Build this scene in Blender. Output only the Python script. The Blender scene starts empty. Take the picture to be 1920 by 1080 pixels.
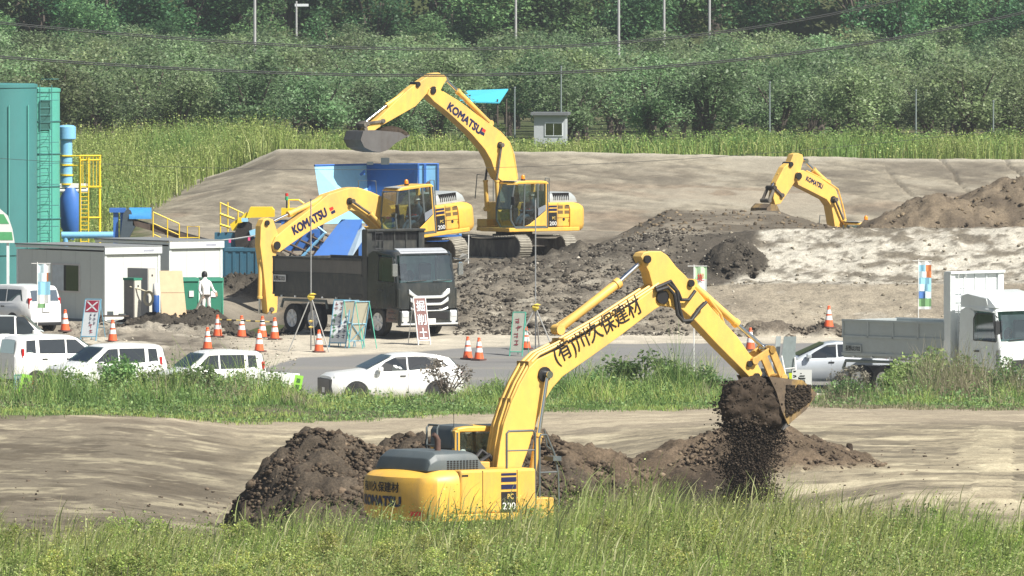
import bpy, bmesh, math, random
import numpy as np
from mathutils import Vector, Matrix, Euler
random.seed(7)
rng = np.random.default_rng(11)
R = math.radians
sc = bpy.context.scene
COL = sc.collection
# ------------------------------------------------------------------ camera
F, CX, CY, HCAM = 20000.0, 960.0, 540.0, 12.6          # focal length in pixels of a 1920 wide frame
TILT = math.atan(601.0 / F)
cam = bpy.data.cameras.new('camera'); camo = bpy.data.objects.new('camera', cam); COL.objects.link(camo)
camo.location = (0, 0, HCAM); camo.rotation_euler = (math.pi/2 - TILT, 0, 0)
cam.sensor_width = 36.0; cam.lens = 36.0 * F / 1920.0; cam.clip_start = 1.0; cam.clip_end = 4000.0
sc.camera = camo
HAZE_D = 0.00017
# ------------------------------------------------------------------ world, sun, exposure
SUN_AZ = math.atan2(0.80, -0.60); SUN_EL = R(48)
w = bpy.data.worlds.new('World'); sc.world = w; w.use_nodes = True
nt = w.node_tree; bg = nt.nodes['Background']
sky = nt.nodes.new('ShaderNodeTexSky'); sky.sky_type = 'NISHITA'; sky.sun_disc = False
sky.sun_elevation = SUN_EL; sky.sun_rotation = SUN_AZ; sky.air_density = 1.2; sky.dust_density = 2.0
nt.links.new(sky.outputs[0], bg.inputs[0]); bg.inputs[1].default_value = 0.052
sun = bpy.data.lights.new('sun', 'SUN'); sun.energy = 5.0; sun.angle = R(0.53); sun.color = (1.0, 0.955, 0.88)
suno = bpy.data.objects.new('sun', sun); COL.objects.link(suno)
sdir = Vector((math.sin(SUN_AZ)*math.cos(SUN_EL), math.cos(SUN_AZ)*math.cos(SUN_EL), math.sin(SUN_EL)))
suno.rotation_euler = sdir.to_track_quat('Z', 'Y').to_euler(); suno.location = (60, 200, 120)
sc.view_settings.view_transform = 'Standard'; sc.view_settings.look = 'None'
sc.view_settings.exposure = 0.72; sc.view_settings.gamma = 1.0
sc.render.engine = 'CYCLES'
try:
    sc.cycles.use_denoising = True
    sc.cycles.max_bounces = 8; sc.cycles.transparent_max_bounces = 12
    sc.cycles.volume_bounces = 0
    sc.cycles.diffuse_bounces = 3; sc.cycles.glossy_bounces = 3
except Exception: pass
# ------------------------------------------------------------------ picture <-> world
RGT = Vector((1, 0, 0)); FWD = Vector((0, math.cos(TILT), -math.sin(TILT))); UPV = Vector((0, math.sin(TILT), math.cos(TILT)))
CAMP = Vector((0, 0, HCAM))
def ray(px, py): return FWD + RGT*((px-CX)/F) + UPV*((CY-py)/F)
def W(px, py, d):
    r = ray(px, py); return CAMP + r*(d/r.y)
def XU(px, d): return W(px, 540, d).x
# ------------------------------------------------------------------ tagging
def tag(o, label=None, cat=None, group=None, kind=None):
    if label: o['label'] = label
    if cat: o['category'] = cat
    if group: o['group'] = group
    if kind: o['kind'] = kind
    return o
def thing(name, label, cat, loc=(0,0,0), rz=0.0, group=None, pitch=0.0, roll=0.0):
    o = bpy.data.objects.new(name, None); COL.objects.link(o); o.empty_display_size = 0.2
    o.location = loc; o.rotation_euler = (roll, pitch, rz)
    return tag(o, label, cat, group)
def dup(root, loc, rz=None, label=None, group=None, scale=None):
    r = root.copy(); COL.objects.link(r); r.location = loc
    if rz is not None: r.rotation_euler = (root.rotation_euler[0], root.rotation_euler[1], rz)
    if scale is not None: r.scale = (scale,)*3 if not isinstance(scale, tuple) else scale
    if label: r['label'] = label
    if group: r['group'] = group
    for ch in list(root.children):
        c = ch.copy(); COL.objects.link(c); c.parent = r
        for g in list(ch.children):
            e = g.copy(); COL.objects.link(e); e.parent = c
    return r
# ------------------------------------------------------------------ materials
MATS = {}
def _nodes(name):
    m = bpy.data.materials.new(name); m.use_nodes = True
    n = m.node_tree.nodes; return m, n, m.node_tree.links, n['Principled BSDF']
def mat(name, col, rough=0.55, metal=0.0, var=0.12, scale=6.0, dirt=None, dirt_amt=0.35, coat=0.0, bump=0.0, spec=0.5, emit=None):
    if name in MATS: return MATS[name]
    m, n, l, b = _nodes(name)
    tc = n.new('ShaderNodeTexCoord'); no = n.new('ShaderNodeTexNoise'); no.inputs['Scale'].default_value = scale
    no.inputs['Detail'].default_value = 5; no.inputs['Roughness'].default_value = 0.6
    l.new(tc.outputs['Object'], no.inputs['Vector'])
    mr = n.new('ShaderNodeMapRange'); mr.inputs[1].default_value = 0.25; mr.inputs[2].default_value = 0.75
    mr.inputs[3].default_value = 1-var; mr.inputs[4].default_value = 1+var
    l.new(no.outputs[0], mr.inputs[0])
    mu = n.new('ShaderNodeMixRGB'); mu.blend_type = 'MULTIPLY'; mu.inputs[0].default_value = 1.0
    mu.inputs[1].default_value = (*col, 1); l.new(mr.outputs[0], mu.inputs[2])
    out = mu.outputs[0]
    if dirt is not None:
        n2 = n.new('ShaderNodeTexNoise'); n2.inputs['Scale'].default_value = scale*0.55; n2.inputs['Detail'].default_value = 8
        n2.inputs['Roughness'].default_value = 0.7; mp = n.new('ShaderNodeMapping'); mp.inputs['Scale'].default_value = (1.0, 1.0, 0.35); l.new(tc.outputs['Object'], mp.inputs[0]); l.new(mp.outputs[0], n2.inputs['Vector'])
        r2 = n.new('ShaderNodeMapRange'); r2.inputs[1].default_value = 0.46; r2.inputs[2].default_value = 0.72
        r2.inputs[3].default_value = 0.0; r2.inputs[4].default_value = dirt_amt; l.new(n2.outputs[0], r2.inputs[0])
        mx = n.new('ShaderNodeMixRGB'); mx.inputs[2].default_value = (*dirt, 1)
        l.new(r2.outputs[0], mx.inputs[0]); l.new(out, mx.inputs[1]); out = mx.outputs[0]
    l.new(out, b.inputs['Base Color'])
    b.inputs['Roughness'].default_value = rough; b.inputs['Metallic'].default_value = metal
    b.inputs['Specular IOR Level'].default_value = spec
    if coat: b.inputs['Coat Weight'].default_value = coat; b.inputs['Coat Roughness'].default_value = 0.08
    if bump:
        bp = n.new('ShaderNodeBump'); bp.inputs['Strength'].default_value = bump; bp.inputs['Distance'].default_value = 0.05
        l.new(no.outputs[0], bp.inputs['Height']); l.new(bp.outputs[0], b.inputs['Normal'])
    MATS[name] = m; return m
def glass(name, tint=(0.25,0.32,0.30), refl=0.16):
    m = bpy.data.materials.new(name); m.use_nodes = True; n = m.node_tree.nodes; l = m.node_tree.links
    for x in list(n):
        if x.type == 'BSDF_PRINCIPLED': n.remove(x)
    out = [x for x in n if x.type == 'OUTPUT_MATERIAL'][0]
    t = n.new('ShaderNodeBsdfTransparent'); t.inputs[0].default_value = (*tint, 1)
    g = n.new('ShaderNodeBsdfGlossy'); g.inputs['Roughness'].default_value = 0.03; g.inputs[0].default_value = (0.9,0.95,0.95,1)
    lw = n.new('ShaderNodeLayerWeight'); lw.inputs[0].default_value = 0.35
    mr = n.new('ShaderNodeMapRange'); mr.inputs[3].default_value = refl*0.6; mr.inputs[4].default_value = 0.9
    l.new(lw.outputs['Fresnel'], mr.inputs[0])
    mx = n.new('ShaderNodeMixShader'); l.new(mr.outputs[0], mx.inputs[0]); l.new(t.outputs[0], mx.inputs[1]); l.new(g.outputs[0], mx.inputs[2])
    l.new(mx.outputs[0], out.inputs[0]); return m
def leafmat(name, trans=0.46, objvar=0.35, rough=0.5, hv=0.03):
    m, n, l, b = _nodes(name)
    a = n.new('ShaderNodeAttribute'); a.attribute_name = 'col'
    oi = n.new('ShaderNodeObjectInfo')
    mr = n.new('ShaderNodeMapRange'); mr.inputs[3].default_value = 1-objvar; mr.inputs[4].default_value = 1+objvar
    l.new(oi.outputs['Random'], mr.inputs[0])
    hs = n.new('ShaderNodeHueSaturation'); l.new(a.outputs['Color'], hs.inputs['Color']); l.new(mr.outputs[0], hs.inputs['Value'])
    m2 = n.new('ShaderNodeMapRange'); m2.inputs[3].default_value = 0.5-hv; m2.inputs[4].default_value = 0.5+hv
    wn = n.new('ShaderNodeTexWhiteNoise'); wn.noise_dimensions = '1D'; l.new(oi.outputs['Random'], wn.inputs['W'])
    l.new(wn.outputs['Value'], m2.inputs[0]); l.new(m2.outputs[0], hs.inputs['Hue'])
    l.new(hs.outputs[0], b.inputs['Base Color']); b.inputs['Roughness'].default_value = rough
    b.inputs['Specular IOR Level'].default_value = 0.35
    tr = n.new('ShaderNodeBsdfTranslucent'); l.new(hs.outputs[0], tr.inputs[0])
    mx = n.new('ShaderNodeMixShader'); mx.inputs[0].default_value = trans
    out = [x for x in n if x.type == 'OUTPUT_MATERIAL'][0]
    l.new(b.outputs[0], mx.inputs[1]); l.new(tr.outputs[0], mx.inputs[2]); l.new(mx.outputs[0], out.inputs[0])
    return m
def earthmat(name, bumpk=0.6):
    m, n, l, b = _nodes(name)
    a = n.new('ShaderNodeAttribute'); a.attribute_name = 'col'
    ro = n.new('ShaderNodeAttribute'); ro.attribute_name = 'rgh'
    tc = n.new('ShaderNodeTexCoord')
    n1 = n.new('ShaderNodeTexNoise'); n1.inputs['Scale'].default_value = 5.0; n1.inputs['Detail'].default_value = 7; n1.inputs['Roughness'].default_value = 0.72
    n2 = n.new('ShaderNodeTexNoise'); n2.inputs['Scale'].default_value = 1.1; n2.inputs['Detail'].default_value = 4
    l.new(tc.outputs['Object'], n1.inputs['Vector']); l.new(tc.outputs['Object'], n2.inputs['Vector'])
    r1 = n.new('ShaderNodeMapRange'); r1.inputs[1].default_value = 0.25; r1.inputs[2].default_value = 0.75; r1.inputs[3].default_value = 0.68; r1.inputs[4].default_value = 1.32
    l.new(n1.outputs[0], r1.inputs[0])
    r2 = n.new('ShaderNodeMapRange'); r2.inputs[1].default_value = 0.3; r2.inputs[2].default_value = 0.7; r2.inputs[3].default_value = 0.86; r2.inputs[4].default_value = 1.14
    l.new(n2.outputs[0], r2.inputs[0])
    n4 = n.new('ShaderNodeTexNoise'); n4.inputs['Scale'].default_value = 17.0; n4.inputs['Detail'].default_value = 5; n4.inputs['Roughness'].default_value = 0.8; l.new(tc.outputs['Object'], n4.inputs['Vector'])
    r4 = n.new('ShaderNodeMapRange'); r4.inputs[1].default_value = 0.36; r4.inputs[2].default_value = 0.64; r4.inputs[3].default_value = 0.55; r4.inputs[4].default_value = 1.42; l.new(n4.outputs[0], r4.inputs[0])
    m0 = n.new('ShaderNodeMath'); m0.operation = 'MULTIPLY'; l.new(r1.outputs[0], m0.inputs[0]); l.new(r4.outputs[0], m0.inputs[1])
    mm = n.new('ShaderNodeMath'); mm.operation = 'MULTIPLY'; l.new(m0.outputs[0], mm.inputs[0]); l.new(r2.outputs[0], mm.inputs[1])
    # fade the mottling out where the surface is smooth (asphalt)
    mx = n.new('ShaderNodeMix'); mx.data_type = 'FLOAT'; mx.inputs[2].default_value = 1.0
    l.new(ro.outputs['Fac'], mx.inputs[0]); l.new(mm.outputs[0], mx.inputs[3])
    mu = n.new('ShaderNodeMixRGB'); mu.blend_type = 'MULTIPLY'; mu.inputs[0].default_value = 1
    l.new(a.outputs['Color'], mu.inputs[1]); l.new(mx.outputs[0], mu.inputs[2])
    l.new(mu.outputs[0], b.inputs['Base Color']); b.inputs['Roughness'].default_value = 0.95; b.inputs['Specular IOR Level'].default_value = 0.15
    n3 = n.new('ShaderNodeTexNoise'); n3.inputs['Scale'].default_value = 9.0; n3.inputs['Detail'].default_value = 8; n3.inputs['Roughness'].default_value = 0.75
    l.new(tc.outputs['Object'], n3.inputs['Vector'])
    bp = n.new('ShaderNodeBump'); bp.inputs['Distance'].default_value = 0.12
    bm_ = n.new('ShaderNodeMath'); bm_.operation = 'MULTIPLY'; bm_.inputs[1].default_value = bumpk; l.new(ro.outputs['Fac'], bm_.inputs[0])
    l.new(bm_.outputs[0], bp.inputs['Strength']); l.new(n3.outputs[0], bp.inputs['Height']); l.new(bp.outputs[0], b.inputs['Normal'])
    return m
DUST = (0.30, 0.26, 0.20)
M_Y   = mat('machine_yellow', (0.78, 0.455, 0.07), 0.45, dirt=(0.34,0.24,0.12), dirt_amt=0.6, scale=3.2, var=0.08)
M_YW  = mat('boom_yellow', (0.80, 0.495, 0.11), 0.5, dirt=(0.38,0.28,0.14), dirt_amt=0.55, scale=2.6, var=0.07)
M_YD  = mat('worn_yellow', (0.60, 0.37, 0.09), 0.6, dirt=(0.14,0.10,0.06), dirt_amt=0.85, scale=3.0)
M_BKD = mat('muddy_bucket', (0.115, 0.085, 0.057), 0.85, dirt=(0.60,0.38,0.09), dirt_amt=0.7, scale=3.4, var=.45, bump=.6)
M_GRY = mat('cowl_grey', (0.085, 0.105, 0.11), 0.5, dirt=DUST, dirt_amt=0.18, scale=3)
M_BLK = mat('dark_rubber', (0.02, 0.02, 0.021), 0.6, dirt=DUST, dirt_amt=0.12)
M_STL = mat('track_steel', (0.07, 0.06, 0.05), 0.75, dirt=(0.30,0.27,0.21), dirt_amt=0.75, scale=4, bump=0.3)
M_STP = mat('track_pads', (0.30, 0.28, 0.23), 0.8, dirt=(0.09,0.075,0.06), dirt_amt=0.6, scale=5)
M_BKT = mat('bucket_steel', (0.15, 0.145, 0.14), 0.55, 0.3, dirt=(0.08,0.06,0.045), dirt_amt=0.7, scale=3)
M_CHR = mat('chrome_rod', (0.75, 0.78, 0.80), 0.12, 1.0, var=0.03)
M_NAVY= mat('navy_decal', (0.012, 0.016, 0.07), 0.4, var=0.05)
M_INK = mat('black_decal', (0.012, 0.011, 0.012), 0.5, var=0.05)
M_WHT = mat('white_paint', (0.80, 0.81, 0.80), 0.3, coat=0.4, var=0.03, dirt=(0.6,0.57,0.5), dirt_amt=0.15)
M_WHM = mat('white_matt', (0.78, 0.78, 0.75), 0.6, var=0.04)
M_SLV = mat('silver_paint', (0.52, 0.56, 0.60), 0.32, 0.35, coat=0.5, var=0.03)
M_GLD = mat('gold_decal', (0.75, 0.55, 0.15), 0.4, var=0.05)
M_RED = mat('red_paint', (0.62, 0.035, 0.03), 0.4)
M_ORG = mat('orange_plastic', (0.85, 0.13, 0.04), 0.45, var=0.08, dirt=(0.5,0.2,0.1), dirt_amt=0.3)
M_AMB = mat('amber_lens', (0.85, 0.28, 0.02), 0.2)
M_GLS = glass('cab_glass', (.50,.60,.56), .15)
M_GLD2 = glass('dark_glass', (0.07,0.10,0.10), 0.3)
M_SOILD = mat('wet_soil', (0.045, 0.034, 0.025), 0.95, var=0.5, scale=9, bump=0.5, spec=0.1)
M_LEAF = leafmat('leaf_green'); M_GRASS = leafmat('grass_blades', 0.36, 0.0, 0.55, 0.0)
M_BARK = mat('bark', (0.10, 0.08, 0.065), 0.9, var=0.4, scale=8, bump=0.5)
M_EARTH = earthmat('earth')
# ------------------------------------------------------------------ mesh builder
class MB:
    def __init__(s): s.v = []; s.f = []; s.mi = []; s.cur = 0
    def add(s, vs, fs):
        o = len(s.v); s.v += [tuple(p) for p in vs]
        for f in fs: s.f.append(tuple(i+o for i in f)); s.mi.append(s.cur)
        return s
    def box(s, x0, x1, y0, y1, z0, z1, m=None):
        vs = [Vector(p) for p in ((x0,y0,z0),(x1,y0,z0),(x1,y1,z0),(x0,y1,z0),(x0,y0,z1),(x1,y0,z1),(x1,y1,z1),(x0,y1,z1))]
        if m: vs = [m @ p for p in vs]
        return s.add(vs, [(0,3,2,1),(4,5,6,7),(0,1,5,4),(1,2,6,5),(2,3,7,6),(3,0,4,7)])
    def prism(s, pts, y0, y1, axis='y'):
        # pts: outline in the (x,z) plane (axis y), (x,y) plane (axis z) or (y,z) plane (axis x)
        n = len(pts)
        def P(p, t): return (p[0], t, p[1]) if axis == 'y' else ((p[0], p[1], t) if axis == 'z' else (t, p[0], p[1]))
        a = sum(pts[i][0]*pts[(i+1)%n][1]-pts[(i+1)%n][0]*pts[i][1] for i in range(n))
        if a < 0: pts = pts[::-1]
        vs = [P(p, y0) for p in pts] + [P(p, y1) for p in pts]
        fs = [tuple(range(n)), tuple(range(2*n-1, n-1, -1))] + [(i+n, (i+1)%n+n, (i+1)%n, i) for i in range(n)]
        if axis in 'zx': fs = [f[::-1] for f in fs]
        return s.add(vs, fs)
    def tube(s, path, r, n=8, cap=True):
        path = [Vector(p) for p in path]; rs = r if isinstance(r, (list, tuple)) else [r]*len(path)
        vs = []; up = None
        for i, p in enumerate(path):
            t = (path[min(i+1, len(path)-1)] - path[max(i-1, 0)]).normalized()
            if up is None:
                up = Vector((0,0,1)) if abs(t.z) < 0.9 else Vector((1,0,0))
            a = t.cross(up); a = a.normalized() if a.length > 1e-6 else Vector((1,0,0)); b = a.cross(t).normalized(); up = b
            for k in range(n):
                q = 2*math.pi*k/n; vs.append(p + a*(math.cos(q)*rs[i]) + b*(math.sin(q)*rs[i]))
        fs = []
        for i in range(len(path)-1):
            for k in range(n):
                k2 = (k+1) % n; fs.append((i*n+k, i*n+k2, (i+1)*n+k2, (i+1)*n+k))
        if cap: fs.append(tuple(range(n))[::-1]); fs.append(tuple(range((len(path)-1)*n, len(path)*n)))
        return s.add(vs, fs)
    def lathe(s, prof, c=(0,0,0), n=20, axis='z', cap=True, a0=0.0, a1=2*math.pi):
        vs = []; full = abs(a1-a0-2*math.pi) < 1e-6; cnt = n if full else n+1
        for r, h in prof:
            for k in range(cnt):
                q = a0 + (a1-a0)*k/n; x, y = r*math.cos(q), r*math.sin(q)
                p = (x, y, h) if axis == 'z' else ((x, h, y) if axis == 'y' else (h, x, y))
                vs.append((p[0]+c[0], p[1]+c[1], p[2]+c[2]))
        fs = []
        for i in range(len(prof)-1):
            for k in range(n):
                k2 = (k+1) % cnt if full else k+1
                fs.append((i*cnt+k, i*cnt+k2, (i+1)*cnt+k2, (i+1)*cnt+k))
        if cap and full: fs.append(tuple(range(cnt))[::-1]); fs.append(tuple(range((len(prof)-1)*cnt, len(prof)*cnt)))
        return s.add(vs, fs)
    def loft(s, rings, cap=True, closed=True):
        n = len(rings[0]); vs = [p for r in rings for p in r]; fs = []
        for i in range(len(rings)-1):
            for k in range(n if closed else n-1):
                k2 = (k+1) % n; fs.append((i*n+k, i*n+k2, (i+1)*n+k2, (i+1)*n+k))
        if cap: fs.append(tuple(range(n))[::-1]); fs.append(tuple(range((len(rings)-1)*n, len(rings)*n)))
        return s.add(vs, fs)
    def quad(s, *p): return s.add(p, [tuple(range(len(p)))])
    def build(s, name, m, parent=None, smooth=False, bevel=0.0, seg=2, fix=True):
        me = bpy.data.meshes.new(name); me.from_pydata(s.v, [], s.f)
        ms = m if isinstance(m, (list, tuple)) else [m]
        for x in ms: me.materials.append(x)
        if len(ms) > 1: me.polygons.foreach_set('material_index', s.mi)
        if fix:
            b = bmesh.new(); b.from_mesh(me); bmesh.ops.recalc_face_normals(b, faces=b.faces)
            b.to_mesh(me); b.free()
        me.update()
        if smooth:
            me.polygons.foreach_set('use_smooth', [True]*len(me.polygons))
            try: me.set_sharp_from_angle(angle=R(38))
            except Exception: pass
        o = bpy.data.objects.new(name, me); COL.objects.link(o)
        if parent is not None: o.parent = parent
        if bevel > 0:
            md = o.modifiers.new('bevel', 'BEVEL'); md.width = bevel; md.segments = seg; md.limit_method = 'ANGLE'; md.angle_limit = R(35)
            md.harden_normals = False
        return o
def np_mesh(name, verts, faces, m, col=None, parent=None, rgh=None, smooth=False, facecol=None, fm=None):
    """verts (n,3), faces (m,3|4); col per vertex rgb"""
    me = bpy.data.meshes.new(name); nv, nf, k = len(verts), len(faces), faces.shape[1]
    me.vertices.add(nv); me.vertices.foreach_set('co', np.ascontiguousarray(verts, dtype=np.float32).ravel())
    me.loops.add(nf*k); me.loops.foreach_set('vertex_index', np.ascontiguousarray(faces, dtype=np.int32).ravel())
    me.polygons.add(nf); me.polygons.foreach_set('loop_start', np.arange(0, nf*k, k, dtype=np.int32))
    try: me.polygons.foreach_set('loop_total', np.full(nf, k, dtype=np.int32))
    except Exception: pass
    if smooth: me.polygons.foreach_set('use_smooth', np.ones(nf, dtype=bool))
    for x in (m if isinstance(m, (list, tuple)) else [m]): me.materials.append(x)
    if col is not None:
        a = me.color_attributes.new('col', 'FLOAT_COLOR', 'POINT')
        c4 = np.ones((nv, 4), dtype=np.float32); c4[:, :3] = col; a.data.foreach_set('color', c4.ravel())
    if rgh is not None:
        a = me.attributes.new('rgh', 'FLOAT', 'POINT'); a.data.foreach_set('value', np.ascontiguousarray(rgh, dtype=np.float32))
    me.update(calc_edges=True); me.validate()
    o = bpy.data.objects.new(name, me); COL.objects.link(o)
    if parent is not None: o.parent = parent
    return o
def text_verts(s, size=1.0, bold=0.0, extrude=0.0, space=1.0, align='CENTER'):
    cu = bpy.data.curves.new('txt', 'FONT'); cu.body = s; cu.size = size; cu.offset = bold; cu.align_x = align; cu.align_y = 'CENTER'
    cu.space_character = space; cu.resolution_u = 3; cu.extrude = extrude
    o = bpy.data.objects.new('txt', cu); COL.objects.link(o)
    dg = bpy.context.evaluated_depsgraph_get(); me = bpy.data.meshes.new_from_object(o.evaluated_get(dg))
    vs = [v.co.copy() for v in me.vertices]; fs = [tuple(p.vertices) for p in me.polygons]
    bpy.data.objects.remove(o); bpy.data.curves.remove(cu); bpy.data.meshes.remove(me)
    return vs, fs
def lettering(s, mapf, m, parent, size, bold=0.0, width=None, height=None, space=1.0, name='lettering'):
    vs, fs = text_verts(s, size, 0.0, space=space)
    if not vs: return None
    xs = [v.x for v in vs]; ys = [v.y for v in vs]; cx, cy = (min(xs)+max(xs))/2, (min(ys)+max(ys))/2
    kx = width/(max(xs)-min(xs)) if width else 1.0; ky = height/(max(ys)-min(ys)) if height else kx
    b = MB(); e_ = 1e-3
    offs = [(0,0)] if not bold else [(0,0)]+[(bold*size*math.cos(a), bold*size*math.sin(a)) for a in (0,1.047,2.094,3.142,4.189,5.236)]
    for j, (ox, oy) in enumerate(offs):
        out = []
        for v in vs:
            u_, w_ = (v.x-cx+ox)*kx, (v.y-cy+oy)*ky; p = Vector(mapf(u_, w_))
            if j:
                nn = (Vector(mapf(u_+e_, w_))-p).cross(Vector(mapf(u_, w_+e_))-p); nn = nn.normalized() if nn.length > 0 else nn; p = p+nn*(.0012*j)
            out.append(p)
        b.add(out, fs)
    return b.build(name, m, parent, fix=False)
# ------------------------------------------------------------------ noise
def _h(ix, iy, seed):
    n = (ix.astype(np.int64)*374761393 + iy.astype(np.int64)*668265263 + seed*1442695041) & 0x7fffffff
    n = ((n ^ (n >> 13))*1274126177) & 0x7fffffff; n = n ^ (n >> 16)
    return (n & 0xffff)/65535.0
def vnoise(x, y, seed=0):
    x = np.asarray(x, dtype=np.float64); y = np.asarray(y, dtype=np.float64)
    ix = np.floor(x); iy = np.floor(y); fx = x-ix; fy = y-iy
    fx = fx*fx*(3-2*fx); fy = fy*fy*(3-2*fy)
    a = _h(ix, iy, seed); b = _h(ix+1, iy, seed); c = _h(ix, iy+1, seed); d = _h(ix+1, iy+1, seed)
    return (a*(1-fx)+b*fx)*(1-fy) + (c*(1-fx)+d*fx)*fy
def fbm(x, y, seed=0, oct=4, gain=0.5, lac=2.03):
    s = 0; a = 1; t = 0
    for i in range(oct):
        s = s + a*vnoise(x, y, seed+i*17); t += a; a *= gain; x = x*lac+3.1; y = y*lac+1.7
    return s/t*2-1
def sst(a, b, x):
    t = np.clip((x-a)/(b-a), 0, 1); return t*t*(3-2*t)
# ================================================================== GROUND
KD = np.array([150,190,229,232,240,248,255,285,305,326,334,345,362,366,371,372.5,377,385,395,405,412,420,432,440,452,463,475,500,540,600,710.])
U_ = np.array([-400, 200, 300, 450, 520, 620, 760, 900, 1050, 1250, 1450, 1570, 1700, 2300.])
KZ = np.array([
#150  190  229   232  240  248  255  285  305  326  334  345   362  366  371 372.5 377 385 395 405 412 420 432 440 452  463  475  500 540 600 710
[-.2,-.15,-.15,-.35,-.3, .1,  .3,  .7,  .0, -.8, -1.0,-.75,-.1, 0,  0,   0,   0,  0,  .2, .5, .7,1.0,1.4,1.6,2.2,2.6,3.0,3.2,3.3,3.4,3.8],
[-.2,-.15,-.15,-.40,-.4,-.2,  .1,  .6,  .1, -.8, -1.0,-.75,-.1, 0,  0,   0,   0,  0,  .2, .5, .7,1.0,1.4,1.6,2.2,2.6,3.0,3.2,3.3,3.4,3.8],
[-.2,-.15,-.15,-.45,-.5,-.35, -.1, .5,  .1, -.8, -1.0,-.75,-.1, 0,  0,   0,   0, .1,  .3, .6, .9,1.2,1.7,2.0,2.6,2.85,2.9,3.2,3.3,3.4,3.8],
[-.2,-.15,-.15,-.5, -.6,-.55,-.4, .2,  .1, -.8, -1.0,-.75,-.1, 0,  0,   0,   0, .1,  .3, .7,1.0,1.2,1.5,1.9,3.3,3.95,3.5,3.2,3.3,3.4,3.8],
[-.2,-.15,-.15,-.55,-.6,-.6, -.5, .15, .1, -.8, -1.0,-.75,-.1, 0,  0,   0,  .1, .3,  .4,1.0,1.2,1.3,1.5,1.8,3.3,4.72,4.0,3.2,3.3,3.4,3.8],
[-.2,-.15,-.15,-.55,-.6,-.6, -.5, .1,  .0, -.8, -1.0,-.75,-.1, 0,  0,   0,  .2, .5,1.0,1.3,1.35,1.4,1.5,1.7,3.2,4.70,4.0,3.2,3.3,3.4,3.8],
[-.2,-.15,-.15,-.55,-.6,-.6, -.5, .1,  .0, -.8, -1.0,-.75,-.1,.1, .4,  .55, 1.1,1.3,1.35,1.35,1.35,1.4,1.5,1.7,3.2,4.66,4.0,3.2,3.3,3.4,3.8],
[-.2,-.15,-.15,-.55,-.6,-.6, -.5, .1,  .0, -.8, -1.0,-.75,-.05,.2,1.15,1.5, 2.15,1.9,1.45,1.3,1.25,1.25,1.5,1.7,3.2,4.64,4.0,3.2,3.3,3.4,3.8],
[-.2,-.15,-.15,-.5, -.5,-.5, -.4, .1,  .0, -.8, -1.0,-.75,-.05,.1,1.3, 1.7,2.4, 2.1,1.6,1.4,1.3,1.25,1.5,1.8,3.2,4.6,4.0,3.2,3.3,3.4,3.8],
[-.2,-.15,-.15,-.55,-.6, .1, .45, .3, -.05,-.8, -1.0,-.75,-.05,.1,1.5, 1.8, 3.0, 3.35,3.6,2.4,1.6,1.4,1.5,1.8,3.1,4.5,4.0,3.2,3.3,3.4,3.8],
[-.2,-.15,-.15,-.5,-.15, .75,.85, .4,  .05,-.8, -1.0,-.75,-.05,.05,1.6,1.68,3.3, 3.3,3.6,2.0, .4,-.4, .2,1.2,3.0,4.4,4.0,3.2,3.3,3.4,3.8],
[-.2,-.15,-.15,-.2,.3, .8,.85, .4,  .02, -.8, -1.0,-.75,-.05,.05,1.6,1.68,3.34,3.15,2.95,1.8, .3,-.5, .0,1.1,2.95,4.35,4.0,3.2,3.3,3.4,3.8],
[-.2,-.15,-.15, .1, .75, .85,.85, .4,  .0, -.8, -1.0,-.75,-.05,.05,1.6,1.68,3.38,3.12,2.75,2.1, .4,-.5, .0,1.1,2.9,4.3,4.0,3.2,3.3,3.4,3.8],
[-.2,-.15,-.15, .1, .75, .85,.85, .4,  .0, -.8, -1.0,-.75,-.05,.05,1.6,1.68,3.38,3.3,3.3,2.6,1.2, .5, .6,1.3,2.8,4.2,4.0,3.2,3.3,3.4,3.8]])
def base_z(x, d):
    x = np.asarray(x, float); d = np.asarray(d, float)
    u = 960 + x/np.maximum(d, 60)*F
    cols = np.stack([np.interp(d, KD, KZ[i]) for i in range(len(U_))])
    k = np.clip(np.searchsorted(U_, u)-1, 0, len(U_)-2); t = np.clip((u-U_[k])/(U_[k+1]-U_[k]), 0, 1)
    z0 = np.take_along_axis(cols, k[None], 0)[0]; z1 = np.take_along_axis(cols, (k+1)[None], 0)[0]
    return z0*(1-t)+z1*t
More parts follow.
